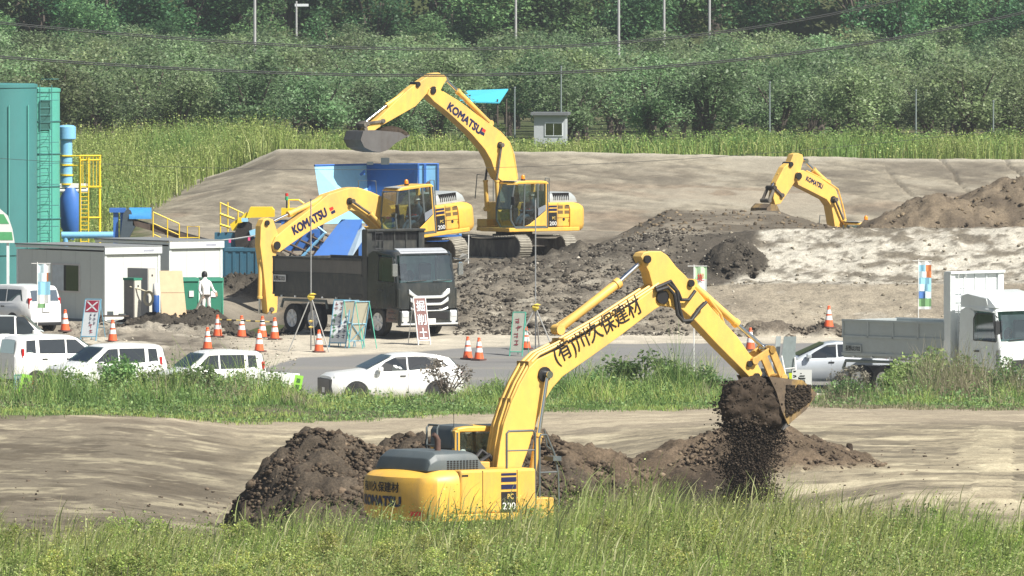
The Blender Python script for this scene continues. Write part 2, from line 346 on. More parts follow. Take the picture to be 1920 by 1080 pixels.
def heaps(x, d):
    """z of the loose piles (or -99) and a mask of how much each piles' soil covers"""
    u = 960 + x/np.maximum(d, 60)*F
    # ridge of dark spoil behind the front excavator
    top = np.interp(u, [385,430,470,510,555,600,640,690,760,900,1010,1100,1160,1210,1260], [-1.0,-.15,.55,1.1,1.5,1.62,1.5,1.35,1.5,1.5,1.55,1.45,1.2,.6,-.8])
    top = top + 0.42*fbm(x*1.1, d*.9, 5, 4)
    ridge = top - 0.55*np.maximum(np.abs(d-249.3+0.8*fbm(x*.35, d*.1, 9, 2))-0.35, 0)
    # spoil cone under the bucket
    r1 = np.hypot((x-XU(1412, 252))*0.86, d-252)
    cone = 2.0 - 0.43*np.sqrt(r1*r1+.10) + 0.1*fbm(x*1.2, d*1.2, 6, 3)
    # brown heap far right
    r2 = np.hypot(x-XU(1905, 407), (d-407)*.9)
    bh = 4.85 - 0.50*np.sqrt(r2*r2+.3) + 0.16*fbm(x*.8, d*.8, 8, 3)
    r2b = np.hypot(x-XU(1760, 404), (d-404)*.9); bh = np.maximum(bh, 4.35-.52*np.sqrt(r2b*r2b+.4) + 0.12*fbm(x*.9, d*.9, 18, 3))
    # dark clods along the crest of the slope
    r3 = np.hypot((x-XU(1110, 379))/2.2, (d-379)/1.4); c3 = 2.72 - .6*r3**1.3
    r4 = np.hypot((x-XU(1378, 374.5))/1.35, (d-374.5)/1.6); c4 = 3.1 - .95*r4**1.5
    # pile in front of the dig at left
    r5 = np.hypot(x-XU(484, 399), (d-399)*1.1); p5 = 2.7 - .80*np.sqrt(r5*r5+.15) + .2*fbm(x*1.3, d*1.3, 12, 3)
    r6 = np.hypot((x-XU(412, 372.3))/1.5, d-372.3); p6 = .85 - .30*r6 + .12*fbm(x*1.5, d*1.5, 13, 3)
    # low mud windrow along the site yard
    r7 = np.abs(d-(367.5)); p7 = np.where((u > 120) & (u < 420), .30 - .22*r7 + .12*fbm(x*1.4, d*1.4, 14, 3), -9)
    r8 = np.abs(d-364.6); p8 = np.where((u > 1340), .34*sst(1340, 1420, u) - .30*r8 + .2*fbm(x*1.3, d*1.3, 15, 3), -9)
    return ridge, cone, bh, np.maximum(c3, c4), np.maximum(p5, p6), p7, p8
def ground_z(x, d, detail=False):
    x = np.asarray(x, float); d = np.asarray(d, float)
    z = base_z(x, d)
    H = heaps(x, d)
    zz = z
    for h in H: zz = np.maximum(zz, h)
    # pit dug beside the dump at left
    r = np.hypot((x-XU(498, 383))/1.75, (d-382)/13.0); zz = zz - 1.15*np.exp(-r**4)*(1-.8*np.clip((zz-.9)/.8, 0, 1))
    rp = np.hypot((x-XU(1305, 243.5))/1.05, (d-243.3)/2.5); zz = zz - 1.7*np.exp(-rp**4)
    if not detail: return zz
    cov = [np.clip((h-z)/0.12, 0, 1) for h in H]
    return zz, cov
def gz(x, d): return float(ground_z(np.array([x]), np.array([d]))[0])
xs = np.arange(-33, 33.01, 0.11)
ds = np.concatenate([np.arange(198, 226, .5), np.arange(226, 240, .2), np.arange(240, 258, .11), np.arange(258, 262, .2), np.arange(262, 360, .28), np.arange(360, 382, .12), np.arange(382, 470, .2), np.arange(470, 530, .6)])
GX, GD = np.meshgrid(xs, ds); nx, nd = len(xs), len(ds)
Z, cov = ground_z(GX.ravel(), GD.ravel(), True); x, d = GX.ravel(), GD.ravel(); u = 960 + x/d*F
ridge, cone, bh, crest, dig, wind, wind2 = cov
n1 = fbm(x*.35, d*.35, 31, 4); n2 = fbm(x*1.3, d*1.3, 32, 4); n3 = fbm(x*.12, d*.5, 33, 4); n4 = fbm(x*.9+.25*d, d*.9, 34, 4)
def C(*c): return np.array(c)[None, :]
def mixc(a, b, t): t = np.clip(t, 0, 1)[:, None]; return a*(1-t)+b*t
# zones -------------------------------------------------
tan_ = C(.265,.228,.158); tanl = C(.49,.435,.30); gbrown = C(.165,.142,.102); gdirt = C(.265,.232,.180); dark = C(.074,.059,.043); darkg = C(.078,.068,.054)
crust = C(.43,.405,.34); asph = C(.185,.183,.176); gravel = C(.36,.325,.26); green = C(.07,.085,.03)
col = np.repeat(tan_, len(x), 0); rgh = np.full(len(x), .55)
# front yard: dry tracks and damp streaks
streak = fbm(x*.42, d*.55, 41, 6, .62)
col = mixc(col, tanl, sst(.12, .40, streak)*.75); col = mixc(col, gbrown, sst(.0, .28, -streak)*.9); st2 = fbm(x*1.3, d*1.3, 43, 5, .65); col = mixc(col, tanl, sst(.24, .40, st2)*.5); col = mixc(col, gbrown*.75, sst(.2, .36, -st2)*.75)
leftm = (1-sst(380, 520, u))*(d < 292); diag = fbm(x*.5+d*.20, d*.55-x*.2, 42, 4)
colL = mixc(np.repeat(C(.205,.176,.128), len(x), 0), tanl*.95, sst(.26, .44, diag)*.7); colL = mixc(colL, C(.13,.108,.078), sst(.1,.3,-diag)); dg2 = fbm(x*1.1+d*.5, d*1.2-x*.4, 44, 5, .62); colL = mixc(colL, tanl, sst(.28,.40,dg2)*.5); colL = mixc(colL, C(.10,.083,.06), sst(.2,.33,-dg2)*.7)
colL = colL*(1-.28*(1-sst(268,282,d)))[:, None]; col = mixc(col, colL, leftm*.9*(1-sst(284,294,d)))
# tyre-flattened road along the far edge of the yard
col = mixc(col, C(.36,.305,.225), sst(280, 292, d)*.55)
# track-plate prints at the right
tm = ((u > 1820+60*fbm(d*.2, d*0, 3, 2)) & (u < 1900) & (d < 282) & (d > 238)).astype(float)
col = mixc(col, tanl*1.05, tm*np.clip(np.sin(d*4.4+.6*n2)*1.6+.2, 0, 1)*.3); Zp = tm*.05*np.sin(d*4.4)
# parking gravel, road
road_lo = 337.5 + 1.2*n1; road_hi = np.interp(u, [0,480,560,900,1100,2000], [344,349,354.5,359,360.4,360.8]) + .45*n2
par = sst(322, 330, d); col = mixc(col, gravel*(1+.12*n2)[:, None], par)
road = sst(-.25, .25, d-road_lo)*sst(-.2, .2, road_hi-d)*sst(380, 470, u)
rcol = np.repeat(asph, len(x), 0)*(1+.05*n3+.05*n2)[:, None]; rcol = mixc(rcol, C(.24,.225,.19), sst(.1,.5,fbm(x*.1,d*.9,51,4))*.5)
lane = np.exp(-((d-(352.4-.0*u))/.35)**2); rcol = mixc(rcol, C(.075,.075,.075), lane*.5*sst(.0,.3,n3+.2))
col = mixc(col, rcol, road); rgh = np.where(road > .5, .12, rgh)
gr = np.exp(-((d-338.4)/1.3)**2)*sst(1000,1080,u)*(1-sst(1560,1640,u)); col = mixc(col, C(.52,.48,.40), gr*sst(-.2,.2,n2)); 
# verge in front of the mound
ver = sst(0, .5, d-road_hi)*(1-sst(364, 366, d)); col = mixc(col, C(.44,.40,.32)*(1+.25*n2)[:, None], ver*sst(500, 560, u)); col = mixc(col, C(.42,.38,.30)*(1+.35*n2)[:, None], ver*(1-sst(500,560,u)))
yard = sst(345, 352, d)*(1-sst(400, 470, u)); ycol = mixc(np.repeat(C(.215,.19,.15), len(x), 0), C(.11,.095,.075), sst(.0,.4,fbm(x*1.1,d*.8,57,5,.6))); ycol = mixc(ycol, C(.42,.385,.31), sst(.12,.4,fbm(x*.5,d*.35,58,5,.6))); col = mixc(col, ycol, yard*(1-sst(385,400,d))); vis_y = yard*(d < 372)
# the cut slope and everything above it
sl = sst(365.2, 366.2, d)*sst(815, 860, u)*(1-sst(377.5, 379.5, d))
scol = mixc(np.repeat(C(.185,.163,.128), len(x), 0), C(.11,.097,.076), sst(-.1,.35,n2)); scol = mixc(scol, C(.30,.275,.22), sst(.20,.5,fbm(x*1.6,d*1.6,61,4,.62)))
smooth_tan = mixc(np.repeat(C(.30,.262,.198), len(x), 0), C(.22,.19,.145), sst(.05,.5,n1)); smooth_tan = mixc(smooth_tan, C(.36,.33,.27), sst(.35,.6,n4)*.6); fin = fbm(x*3.1, d*3.1, 67, 4, .65); smooth_tan = mixc(smooth_tan, C(.15,.13,.10), sst(.1,.4,fin)*.6)
right = sst(1160, 1330, u+60*n1)
scol = mixc(scol, smooth_tan, right*.92)
upper = sst(370.9, 371.5, d+.25*n2)*right
ccol = mixc(np.repeat(crust, len(x), 0), C(.17,.15,.115), sst(-.02,.30,fbm(x*.8+.5*d, d*1.5-.3*x, 62, 5))); ccol = mixc(ccol, C(.47,.43,.35), sst(.15,.4,fbm(x*.25+.12*d, d*.25, 63, 3))*.55)
cr = fbm(x*2.6+.8*d, d*3.4-.4*x, 66, 4, .65); ccol = mixc(ccol, C(.13,.115,.09), sst(.10,.34,cr)*.85); ccol = mixc(ccol, C(.52,.49,.42), sst(.16,.4,-cr)*.6)
dm = sst(.55, 1.15, (1410-u+ (d-371)*11)/60 + .35*n2); ccol = mixc(ccol, np.repeat(darkg, len(x), 0)*(1+.3*n2)[:, None], dm)
scol = mixc(scol, ccol, upper); scol = mixc(scol, darkg, sst(.5,.9,1-np.abs(d-371.6)/.5)*right*.5*sst(-.2,.3,n2))
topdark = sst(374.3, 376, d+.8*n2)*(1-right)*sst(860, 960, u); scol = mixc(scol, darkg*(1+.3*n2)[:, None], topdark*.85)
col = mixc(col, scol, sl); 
plat = sst(377.5, 379.5, d)*(1-sst(434, 440, d))*sst(640, 720, u); pcol = mixc(np.repeat(C(.115,.098,.074), len(x), 0), C(.20,.175,.135), sst(0,.4,n1)); col = mixc(col, pcol, plat)
mid = sst(377.5, 379.5, d)*(1-sst(434, 440, d))*(1-sst(640,720,u))*sst(388,400,d); col = mixc(col, C(.22,.19,.145)*(1+.3*n2)[:, None], mid)
wall = sst(434, 440, d)*(1-sst(463.2, 464.5, d))*sst(235, 330, u+20*n2)
diagw = fbm(x*.75+d*.75, d*.22-x*.07, 71, 5, .6)
wcol = mixc(np.repeat(C(.225,.20,.152), len(x), 0), C(.28,.25,.19), sst(0,.4,diagw)); wcol = mixc(wcol, C(.13,.11,.083), sst(.1,.45,-diagw)*.6)
wcol = mixc(wcol, C(.22,.165,.115), sst(.1,.4,fbm(x*.25, d*.25, 72, 3))*.5*(1-sst(452,458,d)))
wf = fbm(x*2.2, d*1.6, 74, 5, .65); wcol = wcol*(1+.5*wf)[:, None]; pt = fbm(x*.28+d*.22, d*.30-x*.1, 75, 3); wcol = mixc(wcol, C(.33,.30,.235), sst(.16,.22,pt)*.6*sst(1150,1300,u)); wcol = mixc(wcol, C(.115,.10,.078), sst(.12,.3,-pt)*.5)
wcol = mixc(wcol, C(.40,.37,.30), sst(461.6,463,d)*.7)
gul = np.abs(np.sin(x*1.15+.5*fbm(x*.5, d*.2, 73, 2)+d*.11)); wcol = mixc(wcol, C(.10,.085,.065), (gul < .08)*sst(1640,1700,u)*sst(449,456,d)*.5)
col = mixc(col, wcol, wall)
fld = np.maximum(sst(463.5, 465.5, d), sst(395, 420, d)*(1-sst(235,330,u+20*n2))); col = mixc(col, mixc(np.repeat(green, len(x), 0), C(.16,.13,.08), sst(.1,.5,n2)), fld)
gv = (1-sst(226, 231, d)); col = mixc(col, C(.085,.075,.04), gv); veg = sst(0, 2.5, d-np.interp(u,[0,480,900,1400,1900],[282,290,300,305,301]))*(1-sst(324,328,d)); col = mixc(col, C(.10,.095,.055)*(1+.3*n2)[:,None], veg)
brown = mixc(np.repeat(C(.165,.132,.092), len(x), 0), C(.10,.08,.058), sst(0,.5,n4)); brown = mixc(brown, C(.22,.18,.125), sst(.2,.5,n2)*.6)
for cv, cc in ((ridge, dark*1.0), (cone, C(.115,.086,.058)), (crest, darkg*.8), (dig, C(.062,.054,.043)), (wind, C(.26,.235,.19)), (wind2, C(.13,.11,.085))):
    col = mixc(col, np.repeat(cc, len(x), 0)*(1+.45*n2)[:, None], cv)
col = mixc(col, brown, bh)
pit_shade = sst(1205,1250,u)*(1-sst(1395,1430,u))*sst(233,235,d)*(1-sst(248.5,250.5,d)); col = mixc(col, C(.035,.027,.02), pit_shade*.95); pit2 = np.exp(-np.hypot((x-XU(490, 382))/2.3, (d-383)/12.0)**4); col = mixc(col, C(.07,.06,.047), pit2*.9)  # pit by the bucket: dark soil plus shade painted into the colour
# clods: rough where loose, smooth on road
amp = .035 + .02*(d > 262) ; amp = np.where(d < 262, .03, amp); amp = amp*(1-par) + .02*par
amp = amp + vis_y*.13; amp = np.where(road > .3, .0, amp)
loose = np.maximum.reduce([ridge, cone*.7, crest*1.2, dig, wind*.7, wind2, bh*.55])
lumps = fbm(x*2.4, d*2.4, 81, 4, .6); lumps2 = np.abs(fbm(x*1.1, d*1.1, 82, 3))
Z = Z + Zp + amp*n2 + loose*(.26*lumps + .26*(.35-lumps2) + .17*fbm(x*4.3, d*4.3, 85, 3, .65))
Z = Z + sl*(1-right)*(.14*lumps+.12*(.3-lumps2)+.10*fbm(x*4.3, d*4.3, 86, 3, .65)) + sl*right*upper*(.12*fbm(x*1.6, d*1.6, 83, 5, .62) + .05*cr) + sl*right*(1-upper)*.07*lumps
Z = Z + plat*(.08*lumps) + wall*(.05*diagw+.03*lumps) - (gul < .08)*sst(1640,1700,u)*sst(449,456,d)*wall*.12
rgh = np.clip(rgh + loose*.45 + sl*.3, 0, 1)
ii = (np.arange(nd-1)[:, None]*nx + np.arange(nx-1)[None, :]).ravel()
faces = np.stack([ii, ii+1, ii+1+nx, ii+nx], 1)
np.clip(col, .01, .8, out=col)
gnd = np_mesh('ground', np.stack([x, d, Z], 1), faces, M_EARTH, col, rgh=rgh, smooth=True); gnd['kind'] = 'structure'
# outer terrain and hill
def hill_z(x, d):
    z = base_z(np.clip(x, -34, 34), np.minimum(d, 710)); z = z + np.maximum(d-716, 0)*.42*sst(716, 760, d) + np.maximum(d-716,0)*.02
    return z
hx = np.concatenate([np.linspace(-700, -40, 30), np.linspace(-36, 36, 40), np.linspace(40, 700, 30)]); hd = np.concatenate([np.linspace(-60, 190, 20), np.linspace(196, 535, 40), np.linspace(540, 1000, 60)])
HX, HD = np.meshgrid(hx, hd); hz = hill_z(HX.ravel(), HD.ravel()) - .9*((np.abs(HX.ravel()) < 37) & (HD.ravel() < 528) & (HD.ravel() > 190)) - .02
hcol = mixc(np.repeat(C(.06,.075,.03), HX.size, 0), C(.13,.12,.07), sst(.1,.5,fbm(HX.ravel()*.05, HD.ravel()*.05, 91, 3)))
hl = (HD.ravel() > 716)*sst(8, 30, HX.ravel())*sst(-.1,.3,fbm(HX.ravel()*.15, HD.ravel()*.1, 92, 3)); hcol = mixc(hcol, C(.17,.15,.10), hl)
n_ = len(hx); ii = (np.arange(len(hd)-1)[:, None]*n_ + np.arange(n_-1)[None, :]).ravel()
hil = np_mesh('hills', np.stack([HX.ravel(), HD.ravel(), hz], 1), np.stack([ii, ii+1, ii+1+n_, ii+n_], 1), M_EARTH, hcol, rgh=np.full(HX.size, .5), smooth=True); hil['kind'] = 'structure'
# ================================================================== VEGETATION
def blades(px, py, pz, h, wd, lean, col, seg=3, az=None, curve=1.0):
    """grass blades as bent strips: arrays of base points, height, width, lean amount"""
    n = len(px); a = rng.uniform(0, 2*np.pi, n) if az is None else az; f = rng.uniform(0, 2*np.pi, n)
    V = np.zeros((n, (seg+1)*2, 3)); 
    for i in range(seg+1):
        t = i/seg; off = lean*h*(t**(1+curve)); ww = wd*(1-.85*t**1.5)*.5
        zz = pz + h*t*(1-.25*np.minimum(lean,1)*t)
        cx = px + np.cos(a)*off; cy = py + np.sin(a)*off
        V[:, 2*i] = np.stack([cx+np.cos(f)*ww, cy+np.sin(f)*ww, zz], 1); V[:, 2*i+1] = np.stack([cx-np.cos(f)*ww, cy-np.sin(f)*ww, zz], 1)
    k = (seg+1)*2; b = (np.arange(n)*k)[:, None]
    Fs = np.concatenate([np.stack([b[:,0]+2*i, b[:,0]+2*i+1, b[:,0]+2*i+3, b[:,0]+2*i+2], 1) for i in range(seg)])
    return V.reshape(-1, 3), Fs, np.repeat(col, k, 0)
def leaves(p, size, col, up=.3):
    """single leaf quads (diamond-ish) at points p"""
    n = len(p); nrm = rng.normal(size=(n, 3)); nrm[:, 2] = np.abs(nrm[:, 2])+up; nrm /= np.linalg.norm(nrm, axis=1)[:, None]
    t = np.cross(nrm, rng.normal(size=(n, 3))); t /= np.linalg.norm(t, axis=1)[:, None]; b = np.cross(nrm, t)
    s = np.asarray(size).reshape(-1, 1)*np.ones((n, 1)); L = s*.5; Wd = s*.30
    V = np.stack([p-t*L, p+b*Wd-t*L*.1, p+t*L+nrm*(-.08*s), p-b*Wd-t*L*.1], 1).reshape(-1, 3)
    k = np.arange(n)*4; return V, np.stack([k, k+1, k+2, k+3], 1), np.repeat(col, 4, 0)
def join(parts):
    V, Fs, Cc = [], [], []; o = 0
    for v, f, c in parts: V.append(v); Fs.append(f+o); Cc.append(c); o += len(v)
    return np.concatenate(V), np.concatenate(Fs), np.concatenate(Cc)
def pick(n, pal, var=.15):
    pal = np.array(pal); c = pal[rng.integers(0, len(pal), n)]; return np.clip(c*(1+rng.normal(0, var, (n, 1))), .004, .6)
# --- tall grass bank nearest the camera
n = 200000; d_ = 229.3 - 27*rng.random(n)**1.25; x_ = rng.uniform(-15, 15, n); u_ = 960 + x_/d_*F
hmap = np.interp(u_, [-300,0,120,300,450,620,760,900,1000,1120,1230,1330,1500,1700,1760,1920,2300], [.85,1.0,1.05,1.05,1.1,1.05,1.02,1.22,1.4,1.65,1.6,1.45,1.3,1.1,1.2,1.15,1.1])
hmap = hmap*(1-.25*sst(4,20,229.3-d_)); clump = fbm(x_*.7, d_*.7, 101, 3)
keep = rng.random(n) < np.clip(.75+.9*clump, .12, 1); x_, d_, hmap, clump = x_[keep], d_[keep], hmap[keep], clump[keep]; n = len(x_)
h_ = hmap*(.35+.75*rng.random(n)**1.6)*(1+.75*clump+.35*fbm(x_*2.2, d_*2.2, 104, 2))
z_ = ground_z(x_, d_)-.05
az = rng.normal(-.2, 1.0, n)
cgr = pick(n, [(.34,.40,.10),(.42,.45,.13),(.27,.35,.075),(.46,.45,.19),(.21,.29,.065),(.48,.46,.22)], .18)
cgr = np.where((fbm(x_*.3, d_*.3, 102, 3) > .05)[:, None], cgr*np.array([.78,.98,.72]), cgr)
g1 = blades(x_, d_, z_, h_, rng.uniform(.007, .018, n), rng.uniform(.08, .5, n), cgr, 3, az)
# seed plumes on some stems
m_ = rng.random(n) < .09; pc = pick(m_.sum(), [(.40,.40,.20),(.34,.38,.16),(.30,.35,.13)])
g2 = blades(x_[m_], d_[m_], z_[m_]+h_[m_]*.68, h_[m_]*.42, np.full(m_.sum(), .035), rng.uniform(.3,.7,m_.sum()), pc, 3, az[m_])
qn = 270000; qi = rng.integers(0, n, qn); qt = rng.uniform(.35, 1.08, qn); g4 = leaves(np.stack([x_[qi]+rng.normal(0,.07,qn), d_[qi]+rng.normal(0,.07,qn), z_[qi]+h_[qi]*qt*.88], 1), rng.uniform(.022,.062,qn), np.clip(cgr[qi]*rng.uniform(.9,1.55,(qn,1)), 0, .6), .5)
# broad-leaved weeds low in the bank
k = 95000; ld = 228.5-26*rng.random(k)**1.1; lx = rng.uniform(-15, 15, k); msk = fbm(lx*.45, ld*.45, 103, 3)+.25*sst(3,14,229-ld) > .02; lx, ld = lx[msk], ld[msk]; k = len(lx)
lz = ground_z(lx, ld) + rng.random(k)**.6*np.interp(960+lx/ld*F, [0,400,900,1300,1920],[.8,.9,.95,1.05,.95])*np.clip(1+.9*fbm(lx*.9, ld*.9, 105, 3), .3, 1.5)
g3 = leaves(np.stack([lx, ld, lz], 1), rng.uniform(.035, .09, k), pick(k, [(.19,.27,.07),(.25,.32,.09),(.15,.23,.06),(.30,.36,.12)]), .6)
V, Fs, Cc = join([g1, g2, g3, g4]); go = np_mesh('grass', V, Fs, M_GRASS, Cc); tag(go, 'tall yellow-green grass and weeds on the bank nearest the camera', 'grass', kind='stuff')
# --- weedy strip between yard and car park
def edge_d(u): return np.interp(u, [-300,0,480,900,1400,1900,2300], [280,282,290,300,305,301,300])
n = 150000; x_ = rng.uniform(-21, 21, n); t = rng.random(n); u0 = 960 + x_/310*F; d_ = edge_d(u0) + t*(329-edge_d(u0)) + rng.normal(0,.4,n); u_ = 960 + x_/d_*F
prof_v = lambda uu: np.interp(uu, [-300,0,150,300,480,555,610,830,880,950,1050,1200,1340,1400,1500,1580,1690,1740,1920,2300], [.6,.65,.85,.85,.75,.40,.20,.22,.5,.45,.75,.95,.7,.45,.35,.55,.6,1.05,1.05,1.0])
hs = (.13 + .95*sst(.2, .8, t)*prof_v(u_))*np.clip(1+1.1*fbm(x_*.8, d_*.4, 116, 3)+.7*fbm(x_*2.2, d_*1.2, 117, 2), .25, 2.0)
cl = fbm(x_*.6, d_*.35, 111, 3); keep = rng.random(n) < np.clip(.8+cl, .2, 1); x_, d_, hs, cl, t = x_[keep], d_[keep], hs[keep], cl[keep], t[keep]; n = len(x_)
h_ = np.maximum(hs*(.35+.9*rng.random(n)**1.5)*(1+.5*cl), .12); z_ = ground_z(x_, d_)-.03
cs = pick(n, [(.26,.39,.09),(.32,.44,.12),(.21,.33,.08),(.39,.45,.16),(.15,.26,.07)], .2)
brn = (fbm(x_*.35, d_*.3, 113, 3) + .5*sst(1450,1560,960+x_/d_*F) > .42); sp = fbm(x_*.4, d_*.25, 119, 3); cs = np.where((sp > .1)[:, None], cs*np.array([1.25,1.15,1.1]), cs); cs = np.where((sp < -.18)[:, None], cs*np.array([.55,.66,.6]), cs); cs = np.where(brn[:, None], pick(n, [(.34,.30,.20),(.30,.27,.17),(.24,.25,.12)]), cs)
s1 = blades(x_, d_, z_, h_, rng.uniform(.014, .03, n), rng.uniform(.1, .6, n), cs, 3)
k = 85000; lx = rng.uniform(-21, 21, k); t = rng.random(k)**.8; u0 = 960+lx/310*F; ld = edge_d(u0)+t*(328-edge_d(u0)); hh = (.10+.95*sst(.25,.85,t)*prof_v(960+lx/ld*F))*np.clip(1+1.1*fbm(lx*.8, ld*.4, 116, 3)+.7*fbm(lx*2.2, ld*1.2, 117, 2), .25, 2.0); kk = rng.random(k) < np.clip(.55+1.3*fbm(lx*.5, ld*.3, 118, 3), .08, 1); lx, ld, hh, t = lx[kk], ld[kk], hh[kk], t[kk]; k = len(lx)
lz = ground_z(lx, ld)+rng.random(k)*hh
s2 = leaves(np.stack([lx, ld, lz], 1), rng.uniform(.05, .14, k), pick(k, [(.14,.25,.07),(.20,.32,.10),(.25,.36,.13),(.11,.20,.065)]), .5)
V, Fs, Cc = join([s1, s2]); so = np_mesh('weeds', V, Fs, M_GRASS, Cc); tag(so, 'green weeds and rough grass between the earth yard and the parked cars', 'weeds', kind='stuff')
# --- reeds and field grass behind the earth bank
n = 90000; x_ = rng.uniform(-29, 29, n); d_ = rng.uniform(404, 526, n); u_ = 960 + x_/d_*F
ok = ((d_ > 465) | (u_ < 235+np.clip((d_-440)*7, -60, 170))) & (d_ > 404) ; x_, d_, u_ = x_[ok], d_[ok], u_[ok]; n = len(x_)
tall = np.interp(u_, [0,250,480,560,1000,1200,1400,1920], [1.7,1.9,2.1,1.2,.9,.95,1.15,1.25])*np.where(d_ > 462, 1, .8); patch = fbm(x_*.2, d_*.1, 121, 3)
h_ = tall*rng.uniform(.5, 1.1, n)*(1+.45*patch); h_ = np.where((u_ > 1080) & (u_ < 1330) & (d_ > 490), h_*.25, h_)
cf = pick(n, [(.30,.37,.10),(.25,.33,.085),(.37,.41,.15),(.20,.28,.07)], .18); cf = np.where((patch > .15)[:, None], cf*np.array([.72,.9,.85]), cf)
f1 = blades(x_, d_, ground_z(x_, d_)-.05, h_, rng.uniform(.03, .06, n), rng.uniform(.05, .5, n), cf, 2)
qn = 300000; qi = rng.integers(0, n, qn); qt = rng.uniform(.15, 1.06, qn); f2 = leaves(np.stack([x_[qi]+rng.normal(0,.16,qn), d_[qi]+rng.normal(0,.16,qn), ground_z(x_[qi], d_[qi])+h_[qi]*qt], 1), rng.uniform(.05,.13,qn), np.clip(cf[qi]*rng.uniform(.85,1.25,(qn,1)), 0, .6), .6)
V, Fs, Cc = join([f1, f2]); fo = np_mesh('field_grass', V, Fs, M_GRASS, Cc); tag(fo, 'pale green reeds and field grass behind the grey earth bank', 'field grass', kind='stuff')
# --- trees -----------------------------------------------------------------
def tree_meshes(name, n_leaf, cr, ch, th, leaf, pal, nclump, seed, up=.4, holes=.0, multi=2):
    global rng
    keep = rng; rng = np.random.default_rng(seed)
    # clumps: spread through the crown's volume
    cs = []
    while len(cs) < nclump:
        p = rng.uniform(-1, 1, 3)
        if .25 < np.linalg.norm(p) < 1: cs.append(p)
    cs = np.array(cs)*np.array([cr*.8, cr*.8, ch*.42]); cs[:, 2] += th + ch*.5
    rad = rng.uniform(.22, .46, nclump)*cr
    idx = rng.integers(0, nclump, n_leaf); v = rng.normal(size=(n_leaf, 3)); v /= np.linalg.norm(v, axis=1)[:, None]
    p = cs[idx] + v*(rad[idx]*rng.random(n_leaf)**.38)[:, None]*np.array([1,1,.85]); p[:, 2] = np.maximum(p[:, 2], th*.6)
    tone = rng.uniform(.78, 1.22, nclump)[idx][:, None]
    V, Fs, Cc = leaves(p, rng.uniform(.6, 1.35, n_leaf)*leaf, pick(n_leaf, pal, .2)*tone, up)
    o = np_mesh('crown', V, Fs, M_LEAF, Cc); me = o.data; bpy.data.objects.remove(o)
    b = MB()
    for k in range(multi):
        a = rng.uniform(0, 6.28); top = Vector((math.cos(a)*cr*.25, math.sin(a)*cr*.25, th+ch*.45))
        b.tube([(0,0,-.3), (rng.normal(0,.05), rng.normal(0,.05), th*.5), (top.x*.35, top.y*.35, th), top], [cr*.075, cr*.06, cr*.05, cr*.02], 7)
    for k in range(min(nclump, 9)):
        c = cs[k]; b.tube([(0,0,th*.7), (c[0]*.4, c[1]*.4, th+(c[2]-th)*.45), tuple(c)], [cr*.04, cr*.028, cr*.01], 5)
    to = b.build('trunk', M_BARK); tm_ = to.data; bpy.data.objects.remove(to)
    rng = keep
    return me, tm_
def put_tree(name, meshes, loc, s, rz, label, cat, group, sz=1.0):
    t = thing(name, label, cat, loc, rz, group); t.scale = (s, s, s*sz)
    for nm, me in (('crown', meshes[0]), ('trunk', meshes[1])):
        o = bpy.data.objects.new(nm, me); COL.objects.link(o); o.parent = t
    return t
PAL_A = [(.205,.285,.14),(.17,.255,.115),(.25,.32,.19),(.135,.215,.085),(.215,.295,.145)]
PAL_F = [(.09,.20,.08),(.12,.24,.09),(.07,.165,.07),(.155,.28,.115),(.10,.195,.09)]
PAL_B = [(.14,.25,.075),(.19,.32,.10),(.11,.20,.065),(.24,.34,.12)]
apples = [tree_meshes('apple', 4600, 2.45, 3.1, 1.05, .175, PAL_A, 24, 200+i, 1.1) for i in range(6)]
forest = [tree_meshes('forest', 7000, 4.2, 8.5, 2.0, .29, PAL_F, 26, 300+i, 1.0) for i in range(5)]
bushes = [tree_meshes('bush', 2600, .95, 1.25, .08, .095, PAL_B, 16, 400+i, .6, multi=3) for i in range(4)]
dry = tree_meshes('dry', 700, .6, 1.05, .1, .07, [(.26,.23,.19),(.22,.19,.155),(.30,.27,.22)], 12, 450, .3, multi=4)
rr = random.Random(5)
cnt = 0
for i, row in enumerate(np.arange(531, 714, 7.6)):
    half = .0485*row + 3; k = 0
    for xx in np.arange(-half, half, 5.6):
        x = xx + rr.uniform(-1.2, 1.2) + (2.8 if i % 2 else 0); d = row + rr.uniform(-1.6, 1.6); uu = 960 + x/d*F
        if i == 0 and (985 < uu < 1075): continue
        if i < 1 and 1085 < uu < 1130: continue
        if i == 0 and uu < 330: d += 3
        if d < 575 and 840 < uu < 990: continue
        s = rr.uniform(.85, 1.2); front = i == 0
        put_tree('apple_tree', apples[rr.randrange(6)], (x, d, gz(x, d) if d < 520 else float(base_z(np.array([x]), np.array([d]))[0])), s, rr.uniform(0, 6.28),
                 'grey-green apple tree in the orchard rows behind the weed field', 'tree', 'apple trees in the orchard'); cnt += 1
for i, row in enumerate((719, 726, 733, 741, 750, 760)):
    half = .05*row + 6
    for xx in np.arange(-half, half, 6.2 if i < 3 else 7.5):
        x = xx + rr.uniform(-2, 2) + (3 if i % 2 else 0); d = row + rr.uniform(-2.5, 2.5); uu = 960 + x/d*F
        if uu > 1480 and rr.random() < .72: continue
        if uu > 1250 and i < 1 and rr.random() < .5: continue
        z = float(hill_z(np.array([x]), np.array([d]))[0]); s = rr.uniform(.75, 1.25)*(.8 if i < 1 else 1.05)
        put_tree('forest_tree', forest[rr.randrange(5)], (x, d, z-.4), s, rr.uniform(0, 6.28),
                 'dark green broadleaf tree on the wooded hillside above the orchard', 'tree', 'trees on the wooded hillside', rr.uniform(.85, 1.2))
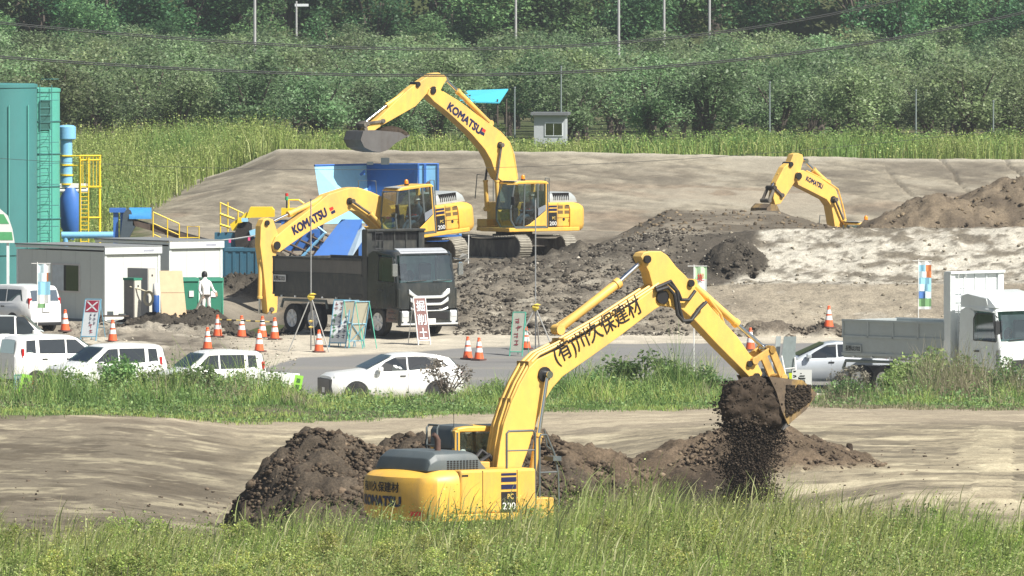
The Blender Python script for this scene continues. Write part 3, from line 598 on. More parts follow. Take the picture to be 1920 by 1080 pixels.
# shrubs on the hillside as ground cover
n = 26000; d = rng.uniform(714, 800, n); x = rng.uniform(-46, 46, n); cl = fbm(x*.22, d*.22, 131, 3); ok = cl > -.12; x, d, cl = x[ok], d[ok], cl[ok]; n = len(x)
z = hill_z(x, d) + rng.random(n)*(.4+3.4*np.clip(cl+.12, 0, 1)); 
V, Fs, Cc = leaves(np.stack([x, d, z], 1), rng.uniform(.2, .5, n), pick(n, [(.12,.22,.08),(.16,.27,.10),(.10,.18,.07),(.22,.29,.13)], .2), .5)
tag(np_mesh('undergrowth', V, Fs, M_GRASS, Cc), 'green undergrowth covering the hillside between the trees', 'undergrowth', kind='stuff')
# orchard floor lawn strip (short bright grass seen under the front trees)
n = 26000; x = rng.uniform(-6, 12, n); d = rng.uniform(515, 562, n); V, Fs, Cc = blades(x, d, base_z(x, d), rng.uniform(.1,.28,n), rng.uniform(.05,.12,n), rng.uniform(.1,.6,n), pick(n, [(.14,.30,.07),(.11,.26,.06),(.17,.32,.08)]), 1)
tag(np_mesh('orchard_lawn', V, Fs, M_GRASS, Cc), 'short bright green grass under the front apple trees', 'lawn', kind='stuff')
# dark bushes and shrubs standing at the orchard edge
for px, d, s, lab in ((1640, 505, 1.75, 'round dark green bush standing at the orchard edge above the digging boom'), (1400, 512, 1.5, 'light green bush by the thin pole at the orchard edge'),
                      (1480, 508, 1.35, 'low spreading bush between the thin pole and the round dark bush'), (1565, 512, 1.3, 'pale bush left of the round dark bush at the orchard edge'), (1740, 508, 1.35, 'bright green bush right of the round dark bush at the orchard edge'),
                      (1880, 510, 1.5, 'bush at the orchard edge by the right side of the photo'), (905, 508, 1.55, 'tall bush in front of the blue roof'), (1130, 500, .9, 'small bush in the weeds right of the grey hut')):
    x = XU(px, d); put_tree('bush', bushes[int(px) % 4], (x, d, gz(x, d)-.1), s, rr.uniform(0, 6), lab, 'bush', 'bushes at the orchard edge')
for k in range(16):
    px = rr.uniform(1120, 1900); d = rr.uniform(470, 500); x = XU(px, d); put_tree('bush', bushes[k % 4], (x, d, gz(x, d)-.1), rr.uniform(.55, 1.05), rr.uniform(0, 6), 'low green shrub scattered in the field grass along the top of the bank', 'bush', 'low shrubs in the field grass')
# bushes in the weedy strip
for px, d, s, lab in ((215, 325, 1.35, 'leafy bush hiding the front wheel of the white station wagon'), (120, 323, 1.05, 'bush below the hatch of the white kei car'), (300, 324, 1.1, 'bush between the white station wagon and the white van in the weeds'),
                      (372, 325, 1.15, 'bush in front of the white van with the tinted rear windows'), (440, 326, .95, 'bush by the tail of the white van, left of the green marker sign'), (1125, 326, 1.0, 'grey-green bush under the lettered boom'),
                      (1200, 327, 1.5, 'largest bush between the lettered boom and its bucket'), (1275, 326, 1.2, 'bush under the yellow arm, left of the bucket'), (1060, 326, .8, 'low bush left of the lettered boom foot in the weeds'), (925, 327, .75, 'small leafy bush at the tail of the white crossover'),
                      (1330, 325, 1.0, 'bush right behind the loaded bucket'), (1740, 327, 1.55, 'tall dark bush hiding the middle of the silver dump truck'), (1810, 326, 1.25, 'dense bush below the door of the silver dump truck'), (1890, 326, 1.2, 'bush in front of the cab of the silver dump truck'),
                      (1690, 325, 1.0, 'bush hiding the rear wheels of the silver dump truck')):
    x = XU(px, d); put_tree('bush', bushes[int(px) % 4], (x, d, gz(x, d)-.1), s*.93, rr.uniform(0, 6), lab, 'bush', 'bushes in the weedy strip')
x = XU(836, 321); put_tree('dry_shrub', dry, (x, 321, gz(x, 321)), 1.45, .4, 'dry grey-brown shrub in front of the rear wheel of the white crossover', 'shrub', None)
x = XU(1590, 322); put_tree('dry_shrub', dry, (x, 322, gz(x, 322)), 1.25, 2.4, 'dry brownish shrub in front of the tail of the silver dump truck', 'shrub', None)
for k in range(22):
    t_ = rr.random(); px = rr.uniform(20, 1900); d = rr.uniform(318, 327)
    if 580 < px < 870: continue
    x = XU(px, d); put_tree('verge_bush', bushes[k % 4], (x, d, gz(x, d)-.1), rr.uniform(.35, .7), rr.uniform(0, 6), 'small leafy bush scattered through the weedy strip in front of the parked cars', 'bush', 'small bushes in the weedy strip', 1.15)
PAL_W = [(.32,.40,.09),(.39,.44,.12),(.25,.34,.075),(.43,.44,.17)]
weedm = [tree_meshes('weed', 1500, .5, 1.0, .05, .05, PAL_W, 16, 470+i, .6, multi=5) for i in range(3)]
for k in range(150):
    px = rr.uniform(-20, 1940); d = 228.6-rr.random()**1.3*20; x = XU(px, d)
    put_tree('leafy_weed', weedm[k % 3], (x, d, gz(x, d)-.08), rr.uniform(.6, 1.05)*(1.3 if 980 < px < 1500 else 1.0), rr.uniform(0, 6), 'feathery yellow-green weed clump among the tall grass nearest the camera', 'weed', 'feathery weeds on the near bank', 1.1)
# a few tall weeds standing in front of the machine
for px, d, s, lab in ((1725, 227.5, .82, 'dark green weed standing above the grass right of the falling soil'), (1395, 228.5, .8, 'feathery weed in front of the falling soil'), (1220, 227.5, .75, 'yellowish weed clump left of the falling soil'), (285, 229, .55, 'small tuft of grass alone on the bare dirt at left')):
    x = XU(px, d); put_tree('tall_weed', bushes[int(px) % 4], (x, d, gz(x, d)-.05), s*.8, rr.uniform(0, 6), lab, 'weed', 'tall weeds on the near bank', 1.5)
# --- clods of loose soil -------------------------------------------------------
def clods(name, pts, size, col, lab, cat):
    b = bmesh.new(); bmesh.ops.create_icosphere(b, subdivisions=1, radius=1.0); bv = np.array([v.co[:] for v in b.verts]); bf = np.array([[v.index for v in f.verts] for f in b.faces]); b.free()
    n = len(pts); nvv = len(bv)
    J = bv[None]*(1+rng.uniform(-.35, .35, (n, nvv, 1))); J = J*rng.uniform(.65, 1.3, (n, 1, 3))
    a = rng.uniform(0, 6.28, n); ca, sa = np.cos(a)[:, None], np.sin(a)[:, None]
    X = J[..., 0]*ca-J[..., 1]*sa; Y = J[..., 0]*sa+J[..., 1]*ca
    P = np.stack([X, Y, J[..., 2]*.75], -1)*size[:, None, None] + pts[:, None, :]
    Fc = (bf[None]+(np.arange(n)*nvv)[:, None, None]).reshape(-1, 3)
    o = np_mesh(name, P.reshape(-1, 3), Fc, M_EARTH, np.repeat(col, nvv, 0), rgh=np.full(n*nvv, .8)); return tag(o, lab, cat, kind='stuff')
def surf(n, x0, x1, d0, d1, fn):
    x = rng.uniform(x0, x1, n); d = rng.uniform(d0, d1, n); z, cv = ground_z(x, d, True); k = fn(960+x/d*F, d, cv); k = rng.random(n) < k
    return x[k], d[k], z[k]
P_, S_, C_ = [], [], []
def nopit(u, d): return 1-((u > 1215) & (u < 1425) & (d > 234) & (d < 249.5))*.93
def sc_add(n, box, fn, smin, smax, pal, pw=3.0, var=.25):
    x, d, z = surf(n, *box, fn); s = smin + (smax-smin)*rng.random(len(x))**pw
    P_.append(np.stack([x, d, z+s*.2], 1)); S_.append(s); C_.append(pick(len(x), pal, var))
DK = [(.078,.058,.040),(.095,.071,.049),(.058,.043,.031),(.115,.088,.061)]
DG = [(.080,.069,.055),(.064,.055,.044),(.10,.088,.07),(.052,.045,.037)]
sc_add(52000, (-7.5, 6, 243, 256), lambda u, d, c: c[0]*.85*nopit(u, d), .012, .06, DK, 2.0); sc_add(1800, (-7.5, 6, 243, 256), lambda u, d, c: c[0]*nopit(u, d), .05, .15, DK, 2.5); sc_add(18000, (-7.5, 6, 243, 256), lambda u, d, c: c[0]*nopit(u, d), .03, .09, DK+[(.10,.08,.058)], 1.5)
sc_add(14000, (2, 9.5, 246, 260), lambda u, d, c: c[1]*.9*nopit(u, d), .015, .08, [(.115,.087,.06),(.14,.108,.075),(.095,.07,.05)])
sc_add(9000, (-12, 13, 236, 262), lambda u, d, c: .08+.5*((u > 1450) & (d < 239))+.3*((u > 380) & (u < 470)), .01, .055, [(.16,.125,.09),(.22,.18,.13),(.09,.07,.05)])
sc_add(1500, (-3, 12, 364, 383), lambda u, d, c: np.maximum(c[3], (1-sst(1180, 1360, u))*(u > 850)*.5), .05, .15, DG, 2.5)
sc_add(34000, (-3, 12, 364, 383), lambda u, d, c: np.maximum(c[3], (1-sst(1180, 1360, u))*(u > 850)*.55), .014, .075, DG+[(.17,.15,.12),(.22,.20,.165)], 2.0)
sc_add(6000, (-2, 19, 365, 378), lambda u, d, c: .18+.3*(np.abs(d-371.4) < .5), .015, .08, [(.27,.24,.185),(.20,.175,.13),(.36,.33,.27)])
sc_add(20000, (-17, -6, 366, 405), lambda u, d, c: np.maximum(c[4], np.maximum(c[5]*.5, .6*((u > 430) & (u < 550) & (d < 384)))), .015, .10, DG, 3.0)
sc_add(5000, (7, 19, 363, 366), lambda u, d, c: c[6], .02, .10, [(.14,.12,.095),(.18,.155,.12)])
sc_add(9000, (4, 22, 380, 412), lambda u, d, c: np.maximum(c[2]*.6, .25*(u > 1120)), .02, .11, [(.14,.108,.07),(.19,.15,.10),(.10,.08,.058)])
sc_add(6000, (-17, -6, 348, 368), lambda u, d, c: .3*(u < 560), .01, .05, [(.30,.27,.21),(.40,.37,.30),(.17,.15,.12)])
clods('soil_clods', np.concatenate(P_), np.concatenate(S_), np.concatenate(C_), 'loose clods of dug soil scattered over the heaps and slopes', 'soil clods')
# ================================================================== EXCAVATORS
M_ROOFG = mat('roof_grey', (0.33, 0.36, 0.36), 0.5)
M_SEAT = mat('seat_black', (0.03, 0.03, 0.033), 0.8)
M_SKIN = mat('skin', (0.45, 0.28, 0.19), 0.55)
M_SHIRT = mat('work_shirt', (0.10, 0.14, 0.22), 0.85)
M_HELM = mat('helmet_white', (0.75, 0.76, 0.75), 0.35)
def skin_body(name, joints, links, m, parent, root=0, sub=1):
    me = bpy.data.meshes.new(name); me.from_pydata([j[:3] for j in joints], links, []); o = bpy.data.objects.new(name, me); COL.objects.link(o); o.parent = parent
    md = o.modifiers.new('skin', 'SKIN'); sv = me.skin_vertices[0].data
    for i, j in enumerate(joints): sv[i].radius = (j[3], j[4] if len(j) > 4 else j[3]); sv[i].use_root = (i == root)
    s = o.modifiers.new('sub', 'SUBSURF'); s.levels = sub; s.render_levels = sub
    me.materials.append(m)
    dg = bpy.context.evaluated_depsgraph_get(); nm = bpy.data.meshes.new_from_object(o.evaluated_get(dg)); o.modifiers.clear(); o.data = nm
    nm.polygons.foreach_set('use_smooth', [True]*len(nm.polygons)); bpy.data.meshes.remove(me); return o
class Plane:
    """turns a picture point into the machine's own (forward, up) coordinates on the vertical plane y = off"""
    def __init__(s, root):
        bpy.context.view_layer.update(); s.M = root.matrix_world.copy(); s.I = s.M.inverted()
    def __call__(s, px, py, off=0.0):
        a = s.I @ CAMP; b = s.I @ (CAMP + ray(px, py)); t = (off-a.y)/(b.y-a.y); p = a+(b-a)*t
        return (p.x, p.z)
def cyl_part(name, p0, p1, y, r, m, parent, rodm=None, rod_end=None, rr_=None):
    b = MB(); A = Vector((p0[0], y, p0[1])); B = Vector((p1[0], y, p1[1]))
    b.tube([A, A.lerp(B, .04), A.lerp(B, .05), A.lerp(B, .93), A.lerp(B, .94), B], [r*.9, r*.9, r, r, r*1.22, r*1.22], 12)
    b.lathe([(r*1.15, -r*1.3), (r*1.15, r*1.3)], (A.x, y, A.z), 12, 'y')
    o = b.build(name, m, parent, True)
    if rod_end:
        c = MB(); E = Vector((rod_end[0], y, rod_end[1])); c.tube([B, E], rr_ or r*.55, 10); c.lathe([(r*1.0, -r*1.2), (r*1.0, r*1.2)], (E.x, y, E.z), 12, 'y')
        c.build('rod', rodm or M_CHR, o, True)
    return o
def crawler(root, y, rel):
    L, H, Wd = 4.05, .92, .62; r = H/2; rot = Matrix.Rotation(rel, 4, 'Z')
    def path(n):
        s_ = L-H; per = 2*s_+2*math.pi*r; out = []
        for i in range(n):
            q = per*i/n
            if q < s_: out.append((-s_/2+q, H-.02-.05*math.sin(math.pi*q/s_), 0))
            elif q < s_+math.pi*r: a = (q-s_)/r; out.append((s_/2+math.sin(a)*r, r+math.cos(a)*r, a))
            elif q < 2*s_+math.pi*r: out.append((s_/2-(q-s_-math.pi*r), 0.0, math.pi))
            else: a = (q-2*s_-math.pi*r)/r; out.append((-s_/2-math.sin(a)*r, r-math.cos(a)*r, math.pi+a))
        return out
    b = MB(); n = 47
    for (x, z, a) in path(n):
        m = rot @ Matrix.Translation((x, y, z)) @ Matrix.Rotation(a, 4, 'Y')
        b.box(-.085, .085, -Wd/2, Wd/2, -.05, -.005, m); b.box(-.085, -.06, -Wd/2, Wd/2, -.01, .025, m); b.box(.01, .03, -Wd/2, Wd/2, -.01, .02, m)
    belt = b.build('track', M_STP, root)
    c = MB(); ys = y
    pts = [(x*.93, .1+(z-.1)*.84) for x, z, a in path(40)]
    vs = [rot @ Vector((p[0], ys+dy, p[1])) for dy in (-.20, .20) for p in pts]; k = len(pts)
    c.add(vs, [tuple(range(k)), tuple(range(2*k-1, k-1, -1))]+[(i, (i+1) % k, (i+1) % k+k, i+k) for i in range(k)])
    c.build('track_frame', M_STL, belt, bevel=.02)
    w_ = MB()
    for xx, rad in ((-1.6, .36), (1.6, .37), (-1.0, .11), (-.5, .11), (0, .11), (.5, .11), (1.0, .11)):
        o2 = len(w_.v); w_.lathe([(rad, -.24), (rad*1.0, .24)], (xx, y, r if abs(xx) > 1.5 else .13), 16, 'y')
        w_.v[o2:] = [tuple(rot @ Vector(p)) for p in w_.v[o2:]]
    w_.build('roller', M_STL, belt, True)
def excavator(loc, rz, pitch, label, rel, P, side, fg=False, operator=True, name='excavator'):
    """P: outlines measured on the machine's side plane; side = +1 when its left side faces the camera"""
    root = thing(name, label, 'excavator', loc, rz, None, pitch)
    pl = Plane(root); OFF = side*.25
    def pp(lst, off=OFF): return [pl(a, b, off) for a, b in lst]
    bo = Matrix.Rotation(rel, 4, 'Z')
    crawler(root, 1.19, rel); crawler(root, -1.19, rel)
    b = MB(); b.box(-.9, .9, -1.0, 1.0, .45, .75, bo); b.box(-.6, .6, -.6, .6, .7, .93, bo); b.lathe([(.72, .88), (.72, 1.06)], n=24); b.build('undercarriage', M_STL, root)
    # ---- house
    b = MB(); b.prism([(-2.2,-1.36),(.82,-1.36),(.82,-.6),(1.30,-.5),(1.30,1.36),(-2.2,1.36)], 1.04, 1.20, 'z'); b.prism([(-.55,-1.33),(.6,-1.33),(.6,-.4),(-.55,-.4)], 1.2, 1.26, 'z'); b.build('deck', M_Y, root, bevel=.05, seg=3)
    cwp = []
    for z, ins, inx in ((1.06,.10,.12),(1.18,.02,.02),(1.30,0,0),(1.86,0,0),(2.0,.03,.05),(2.10,.10,.22),(2.16,.22,.48)):
        ring = []
        for i in range(17):
            y = -1.36+ins + (2.72-2*ins)*i/16; ed = abs(y)/(1.36-ins); rc = .12*max(0, (ed-.86)/.14)**2
            ring.append((-math.sqrt(2.80**2-y*y)+inx+rc, y, z))
        ring += [(-1.72, 1.36-ins, z), (-1.72, -1.36+ins, z)]
        cwp.append(ring)
    b = MB(); b.loft(cwp); cw = b.build('counterweight', M_Y, root, True)
    b = MB(); b.box(-2.28, -2.22, -.12, .12, 2.13, 2.2); b.lathe([(.05,2.1),(.05,2.22)], (-2.1, .6, 0), 8); b.lathe([(.05,2.1),(.05,2.22)], (-2.1, -.6, 0), 8); b.build('lifting_eye', M_INK, cw)
    # body side panels
    sp = MB(); sp.box(-1.70, -.66, .45, 1.352, 1.2, 2.16)
    lp = sp.build('side_panel', M_Y, root, bevel=.06, seg=3)
    sp = MB(); sp.box(-1.70, .32, -1.352, -.42, 1.2, 2.16); rp = sp.build('side_panel', M_Y, root, bevel=.06, seg=3)
    sp = MB(); sp.box(.33, .80, -1.35, -.72, 1.2, 1.50); sp.box(.5, .78, -1.42, -1.30, 1.05, 1.1); tb = sp.build('tool_box', M_Y, root, bevel=.04)
    sp = MB(); sp.box(-1.7, -.7, -.5, .5, 1.2, 2.12); sp.build('engine_bay', M_INK, root)
    for yy, par in ((1.356, lp), (-1.356, rp)):
        sg = 1 if yy > 0 else -1
        q = MB()
        x0 = -1.06 if yy > 0 else -.62; x1 = x0+.40
        for za, zb in ((1.98,2.05),(1.84,1.93)) if yy > 0 else ((2.02,2.07),(1.88,1.98),(1.72,1.82)): q.box(x0, x1, yy-.01*sg, yy+.006*sg, za, zb)
        q.build('stripe', M_NAVY, par)
        q = MB(); q.box(x0, x1, yy-.01*sg, yy+.006*sg, 1.22, 1.78 if yy > 0 else 1.66); q.build('badge', M_INK, par)
        f = lambda u_, v_, cx=(x0+x1)/2, z0=1.35, s_=sg, Y=yy: (cx - s_*u_, Y+.010*s_, z0+v_)
        lettering('200', f, M_WHM, par, .2, .006, .34, .15)
        f = lambda u_, v_, cx=(x0+x1)/2-.04*sg, z0=1.56, s_=sg, Y=yy: (cx - s_*u_, Y+.010*s_, z0+v_)
        lettering('PC', f, M_GLD, par, .2, .003, .16, .11)
    # vents on the left panel
    q = MB()
    for xx in (-2.16, -1.80):
        for zz in (1.64, 1.90): pass
    q = MB()
    for x0 in (-1.68, -1.36):
        for z0 in (1.72, 1.92): q.box(x0, x0+.24, 1.345, 1.357, z0, z0+.13)
    q.build('vent', mat('vent_brown', (.16,.10,.035), .7), lp)
    for yy, par in ((1.355, lp), (-1.355, rp)):
        sg = 1 if yy > 0 else -1
        for (xa, xb, za, zb) in ((-1.12,-1.105,1.22,2.14),(-.20,-.185,1.22,2.14) if sg < 0 else (-1.70,-.68,1.555,1.57),(-1.66,-1.50,2.02,2.06)): q = MB(); q.box(xa,xb,yy-.006*sg,yy+.003*sg,za,zb); q.build('seam', M_INK, par)
    q = MB(); q.box(-1.66,-1.64,1.35,1.36,1.4,1.5); q.lathe([(.06,1.345),(.06,1.36)], (-1.4,0,1.5), 12,'y'); q.build('latch', M_INK, lp)
    # engine hood
    hp = [(-2.38,2.14),(-2.30,2.42),(-2.12,2.56),(-1.25,2.56),(-1.02,2.50),(-.80,2.16)]
    b = MB(); b.loft([[(x, y, 2.14+(z-2.14)*k) for x, z in hp] for y, k in ((-1.06,.55),(-.98,.9),(-.85,1),(.78,1),(.9,.9),(.98,.5))])
    hd_ = b.build('engine_hood', M_GRY if fg else M_ROOFG, root, True, bevel=.02)
    q = MB()
    if fg:
        for i in range(10):
            for j in range(5):
                xx = -1.86+i*.085; zz = 2.165+j*.043
                if xx > -1.0+(.0): continue
                q.box(xx, xx+.055, -1.068, -1.0, zz, zz+.026)
    else:
        for i in range(9): q.box(-1.95+i*.09, -1.95+i*.09+.04, .80, .985, 2.24, 2.53)
    q.build('grille', M_INK, hd_)
    q = MB(); q.tube([(-1.62,-.35,2.5),(-1.62,-.35,2.78),(-1.66,-.35,2.86),(-1.74,-.35,2.92)], [.07,.07,.06,.05], 10); q.build('exhaust', mat('rust_pipe', (.10,.055,.04), .8, var=.4), root, True)
    # ---- cab: frame, roof, glazing, seat
    y0, y1 = .40, 1.36
    prof = [(-.62,1.2),(.98,1.2),(1.22,1.50),(1.24,1.95),(1.06,2.86),(.92,2.98),(-.50,2.98),(-.62,2.86)]
    b = MB()
    def post(p, q, rr_=.045):
        b.tube([p, q], rr_, 6)
    b.box(-.62, 1.0, y0, y1, 1.16, 1.26)
    for y in (y0+.03, y1-.03):
        b.tube([(-.58,y,1.2),(-.58,y,2.9)], .055, 6); b.tube([(1.0,y,1.2),(1.2,y,1.5),(1.21,y,1.95),(1.03,y,2.88)], .04, 6)
    b.tube([(.58,y1-.025,1.25),(.52,y1-.025,2.92)], .04, 6); b.tube([(-.12,y1-.025,1.95),(-.12,y1-.025,2.92)], .045, 6)
    b.tube([(1.21,y0+.03,1.95),(1.21,y1-.03,1.95)], .02, 6)
    cabf = b.build('cab', M_GRY, root, True)
    for ya, yb in ((y0-.01, y0+.14), (y1-.14, y1+.005)):
        b = MB(); b.box(-.64, -.50, ya, yb, 1.2, 2.95); b.build('corner_post', M_Y, cabf, bevel=.03)
    b = MB(); b.prism([(-.62,2.90),(-.56,3.0),(-.3,3.03),(.8,3.02),(1.0,2.96),(1.05,2.90)], y0-.01, y1+.01); rf = b.build('cab_roof', M_Y, cabf, True, bevel=.03)
    if fg: b = MB(); b.prism([(-.66,2.60),(-.645,2.94),(-.57,3.035),(-.05,3.055),(-.05,3.03),(-.55,3.0),(-.62,2.92),(-.63,2.60)], y0+.14, y1-.04); b.build('rear_cowl', M_GRY, rf, True)
    b = MB(); b.box(.50, 1.0, y0+.05, y1-.05, 3.0, 3.028); b.build('roof_hatch', M_ROOFG, rf)
    b = MB(); b.prism([(-.52,1.26),(.55,1.26),(.30,1.33),(-.12,1.60),(-.52,1.86)], y1-.02, y1+.014); b.build('door_skirt', M_Y, cabf, bevel=.01)
    b = MB(); b.prism([(-.50,1.88),(-.12,1.64),(-.12,1.95),(-.50,2.08)], y1-.02, y1+.01); b.build('decal_panel', mat('grey_decal', (.2,.22,.25), .5), cabf)
    g = MB(); g.quad((-.5,y1,2.0),(-.14,y1,1.95),(-.14,y1,2.86),(-.5,y1,2.86)); g.quad((-.08,y1,1.65),(.26,y1,1.34),(.55,y1,1.28),(.52,y1,2.86),(-.08,y1,2.86))
    g.quad((.62,y1,1.3),(.98,y1,1.26),(1.19,y1,1.55),(1.2,y1,1.95),(1.04,y1,2.84),(.56,y1,2.84)); g.build('side_window', M_GLS, cabf, fix=False)
    g = MB(); g.quad((1.02,y0+.05,1.24),(1.02,y1-.05,1.24),(1.215,y1-.05,1.52),(1.215,y0+.05,1.52)); g.quad((1.215,y0+.05,1.52),(1.215,y1-.05,1.52),(1.222,y1-.05,1.95),(1.222,y0+.05,1.95)); g.quad((1.222,y0+.05,1.96),(1.222,y1-.05,1.96),(1.04,y1-.05,2.88),(1.04,y0+.05,2.88)); g.build('windscreen', M_GLS, cabf, fix=False)
    g = MB(); g.quad((-.5,y0,1.9),(.9,y0,1.4),(1.15,y0,1.9),(1.0,y0,2.86),(-.5,y0,2.86)); g.build('side_window', M_GLS, cabf, fix=False)
    g = MB(); g.quad((-.625,y0+.12,1.95),(-.625,y1-.12,1.95),(-.625,y1-.12,2.62),(-.625,y0+.12,2.62)); g.build('rear_window', M_GLD2, cabf, fix=False)
    if fg:
        g = MB(); g.loft([[(-.645, y, z) for y, z in ((y0+.02,2.55),(y1-.02,2.55),(y1-.02,2.72),(y1-.1,2.9),(y0+.1,2.9),(y0+.02,2.72))], [(-.60, y, z) for y, z in ((y0+.02,2.55),(y1-.02,2.55),(y1-.02,2.76),(y1-.1,2.95),(y0+.1,2.95),(y0+.02,2.76))]]); g.build('rear_hood', M_GRY, cabf)
        g = MB(); g.box(-.635,-.6,y0+.02,y1-.02,1.2,2.56); g.build('rear_wall', M_INK, cabf)
    else:
        g = MB(); g.box(-.635,-.6,y0+.02,y1-.02,1.2,1.96); g.build('rear_wall', M_Y, cabf)
    b = MB(); b.box(-.35,.2,.62,1.12,1.5,1.62); b.box(-.45,-.32,.62,1.12,1.6,2.35); b.box(-.43,-.35,.75,1.0,2.36,2.58); b.box(.25,.5,.55,.62,1.26,1.95); b.build('seat', M_SEAT, cabf, bevel=.04)
    q = MB(); q.box(.05,.12,.62,1.1,1.86,1.93); q.build('armrest', M_RED, cabf)
    # rails, mirror, beacon
    b = MB()
    if fg:
        for xx in (-.98,): 
            b.tube([(xx,.60,2.1),(xx,.60,3.0),(xx+.06,.60,3.06),(xx+.06,1.0,3.06),(xx,1.0,3.0),(xx,1.0,2.1)], .024, 6); b.tube([(xx,.60,2.62),(xx,1.0,2.62)], .018, 6); b.build('handrail', M_GRY, root, True); b = MB()
        b.tube([(-.38,-1.22,2.1),(-.38,-1.22,2.93),(-.32,-1.22,2.98),(.32,-1.22,2.98),(.38,-1.22,2.92),(.38,-1.22,1.45)], .026, 8); b.tube([(-.38,-1.22,2.55),(.38,-1.22,2.55)], .018, 6); b.build('handrail', M_GRY, root, True); b = MB()
        b.tube([(.50,-1.22,1.5),(.50,-1.22,2.80),(.54,-1.22,2.88),(.68,-1.22,2.88),(.90,-1.22,2.45),(1.0,-1.22,2.0),(1.02,-1.22,1.15)], .026, 8); b.tube([(.50,-1.22,2.05),(1.0,-1.22,2.05)], .018, 6)
    else:
        b.tube([(-.72,1.05,2.1),(-.72,1.05,3.1),(-.80,1.05,3.12)], .02, 6); b.tube([(-.92,1.05,2.1),(-.92,1.05,3.1),(-.72,1.05,3.12)], .02, 6); b.tube([(-.72,1.05,2.6),(-.92,1.05,2.6)], .015, 6)
    b.build('handrail', M_GRY, root, True)
    b = MB()
    if not fg: b.tube([(.1,-1.2,2.1),(.1,-1.2,3.15),(.9,-1.2,3.25),(1.0,-1.2,2.3)], .02, 6); b.build('handrail', M_GRY, root, True); b = MB()
    if fg: b.tube([(.72,-1.1,2.98),(.78,-1.1,2.62),(.95,-1.1,2.50)], .02, 6); b.box(.80,1.02,-1.32,-.98,2.30,2.40); b.build('mirror', M_GRY, root, True)
    else: b.tube([(1.1,1.36,1.9),(1.25,1.5,2.1)], .015, 6); b.box(1.22,1.27,1.42,1.60,2.1,2.42); b.build('mirror', M_INK, root, True, bevel=.015)
    if not fg:
        b = MB(); b.lathe([(.09,3.02),(.09,3.08),(.05,3.1)], (.25,.88,0), 12); bb = b.build('beacon', M_INK, root, True); q = MB(); q.lathe([(.075,3.09),(.075,3.2),(.04,3.25)], (.25,.88,0), 12); q.build('lens', M_AMB, bb, True)
    else:
        b = MB(); b.tube([(-.6,.5,3.0),(-.6,.5,3.32)], .008, 4); b.build('aerial', M_INK, root)
        b = MB(); b.box(-.62,-.25,-.4,-.1,2.12,2.28); b.lathe([(.1,2.12),(.1,2.32)], (-.42,.2,0), 10); b.build('hose_block', M_YD, root, bevel=.02)
        b = MB(); b.tube([(-.3,-.05,2.25),(0,.0,2.4),(.25,.0,2.1)], .05, 8); b.tube([(-.4,.15,2.2),(-.1,.15,2.5),(.2,.12,2.3)], .05, 8); b.build('hose', M_BLK, root, True)
    if operator:
        hj = [(-.2,.86,1.66,.17,.15),(-.22,.86,1.9,.17,.15),(-.24,.86,2.12,.19,.14),(-.22,.86,2.24,.07),(-.19,.86,2.36,.10,.115),(-.18,.86,2.48,.09),
              (-.22,1.07,2.1,.075),(-.02,1.12,1.86,.055),(.2,1.05,1.85,.045),(.28,1.03,1.86,.04),(-.22,.65,2.1,.075),(-.02,.6,1.86,.055),(.2,.67,1.85,.045),(.28,.69,1.86,.04),(.2,.97,1.66,.1),(.45,.97,1.5,.07),(.5,.97,1.3,.06),(.2,.75,1.66,.1),(.45,.75,1.5,.07),(.5,.75,1.3,.06)]
        pr = skin_body('operator', hj, [(0,1),(1,2),(2,3),(3,4),(4,5),(2,6),(6,7),(7,8),(8,9),(2,10),(10,11),(11,12),(12,13),(0,14),(14,15),(15,16),(0,17),(17,18),(18,19)], M_SHIRT, None)
        pr.name = 'person'; pr.data.name = 'person'; pr.parent = None; pr.matrix_world = root.matrix_world.copy()
        b = MB(); b.lathe([(.0,2.60),(.07,2.585),(.115,2.54),(.13,2.46),(.15,2.45)], (-.18,.86,0), 14, cap=False); h = b.build('helmet', M_HELM, pr, True)
        b = MB(); b.lathe([(.02,2.27),(.075,2.30),(.09,2.38),(.085,2.46)], (-.165,.86,0), 12); b.box(-.085,-.06,.84,.88,2.36,2.40); b.build('face', M_SKIN, pr, True)
        tag(pr, P['person'], 'person', 'machine operators')
    # ---- boom
    out = pp(P['boom']); b = MB(); b.prism(out, -.25, .25); bm_ = b.build('boom', M_YW, root, bevel=.018)
    for nm, (a, c_), r_ in P.get('pins', []):
        x, z = pl(a, c_, OFF); q = MB(); q.lathe([(r_, -.30), (r_*1.0, -.26), (r_*1.0, .26), (r_, .30)], (x, 0, z), 14, 'y'); q.build(nm, M_INK, bm_, True)
    # steel pipes along the boom's back
    bk = pp(P['boom_back'], 0); b = MB()
    for i, yy in enumerate((-.17,-.08,.02,.11,.19) if fg else (-.15,.0,.15)):
        pth = [Vector((x, yy, z)) for x, z in bk]; nrm = []
        for j in range(len(pth)):
            t = (pth[min(j+1,len(pth)-1)]-pth[max(j-1,0)]).normalized(); nrm.append(Vector((-t.z,0,t.x))*P.get('back_sign',1))
        b.tube([p+n*(.05+.03*(i % 2)) for p, n in zip(pth, nrm)], .033 if fg else .03, 6)
    b.build('pipe', M_YW, bm_, True)
    if fg:
        b = MB(); nr = [Vector((-(bk[min(j+1,len(bk)-1)][1]-bk[max(j-1,0)][1]), bk[min(j+1,len(bk)-1)][0]-bk[max(j-1,0)][0])).normalized() for j in range(len(bk))]
        b.loft([[(x, -.20, z), (x, .23, z), (x+n_.x*.022, .23, z+n_.y*.022), (x+n_.x*.022, -.20, z+n_.y*.022)] for (x, z), n_ in zip(bk, nr)]); b.build('pipe_gap_shade', M_INK, bm_)  # black strip painted in for the shade between the pipes
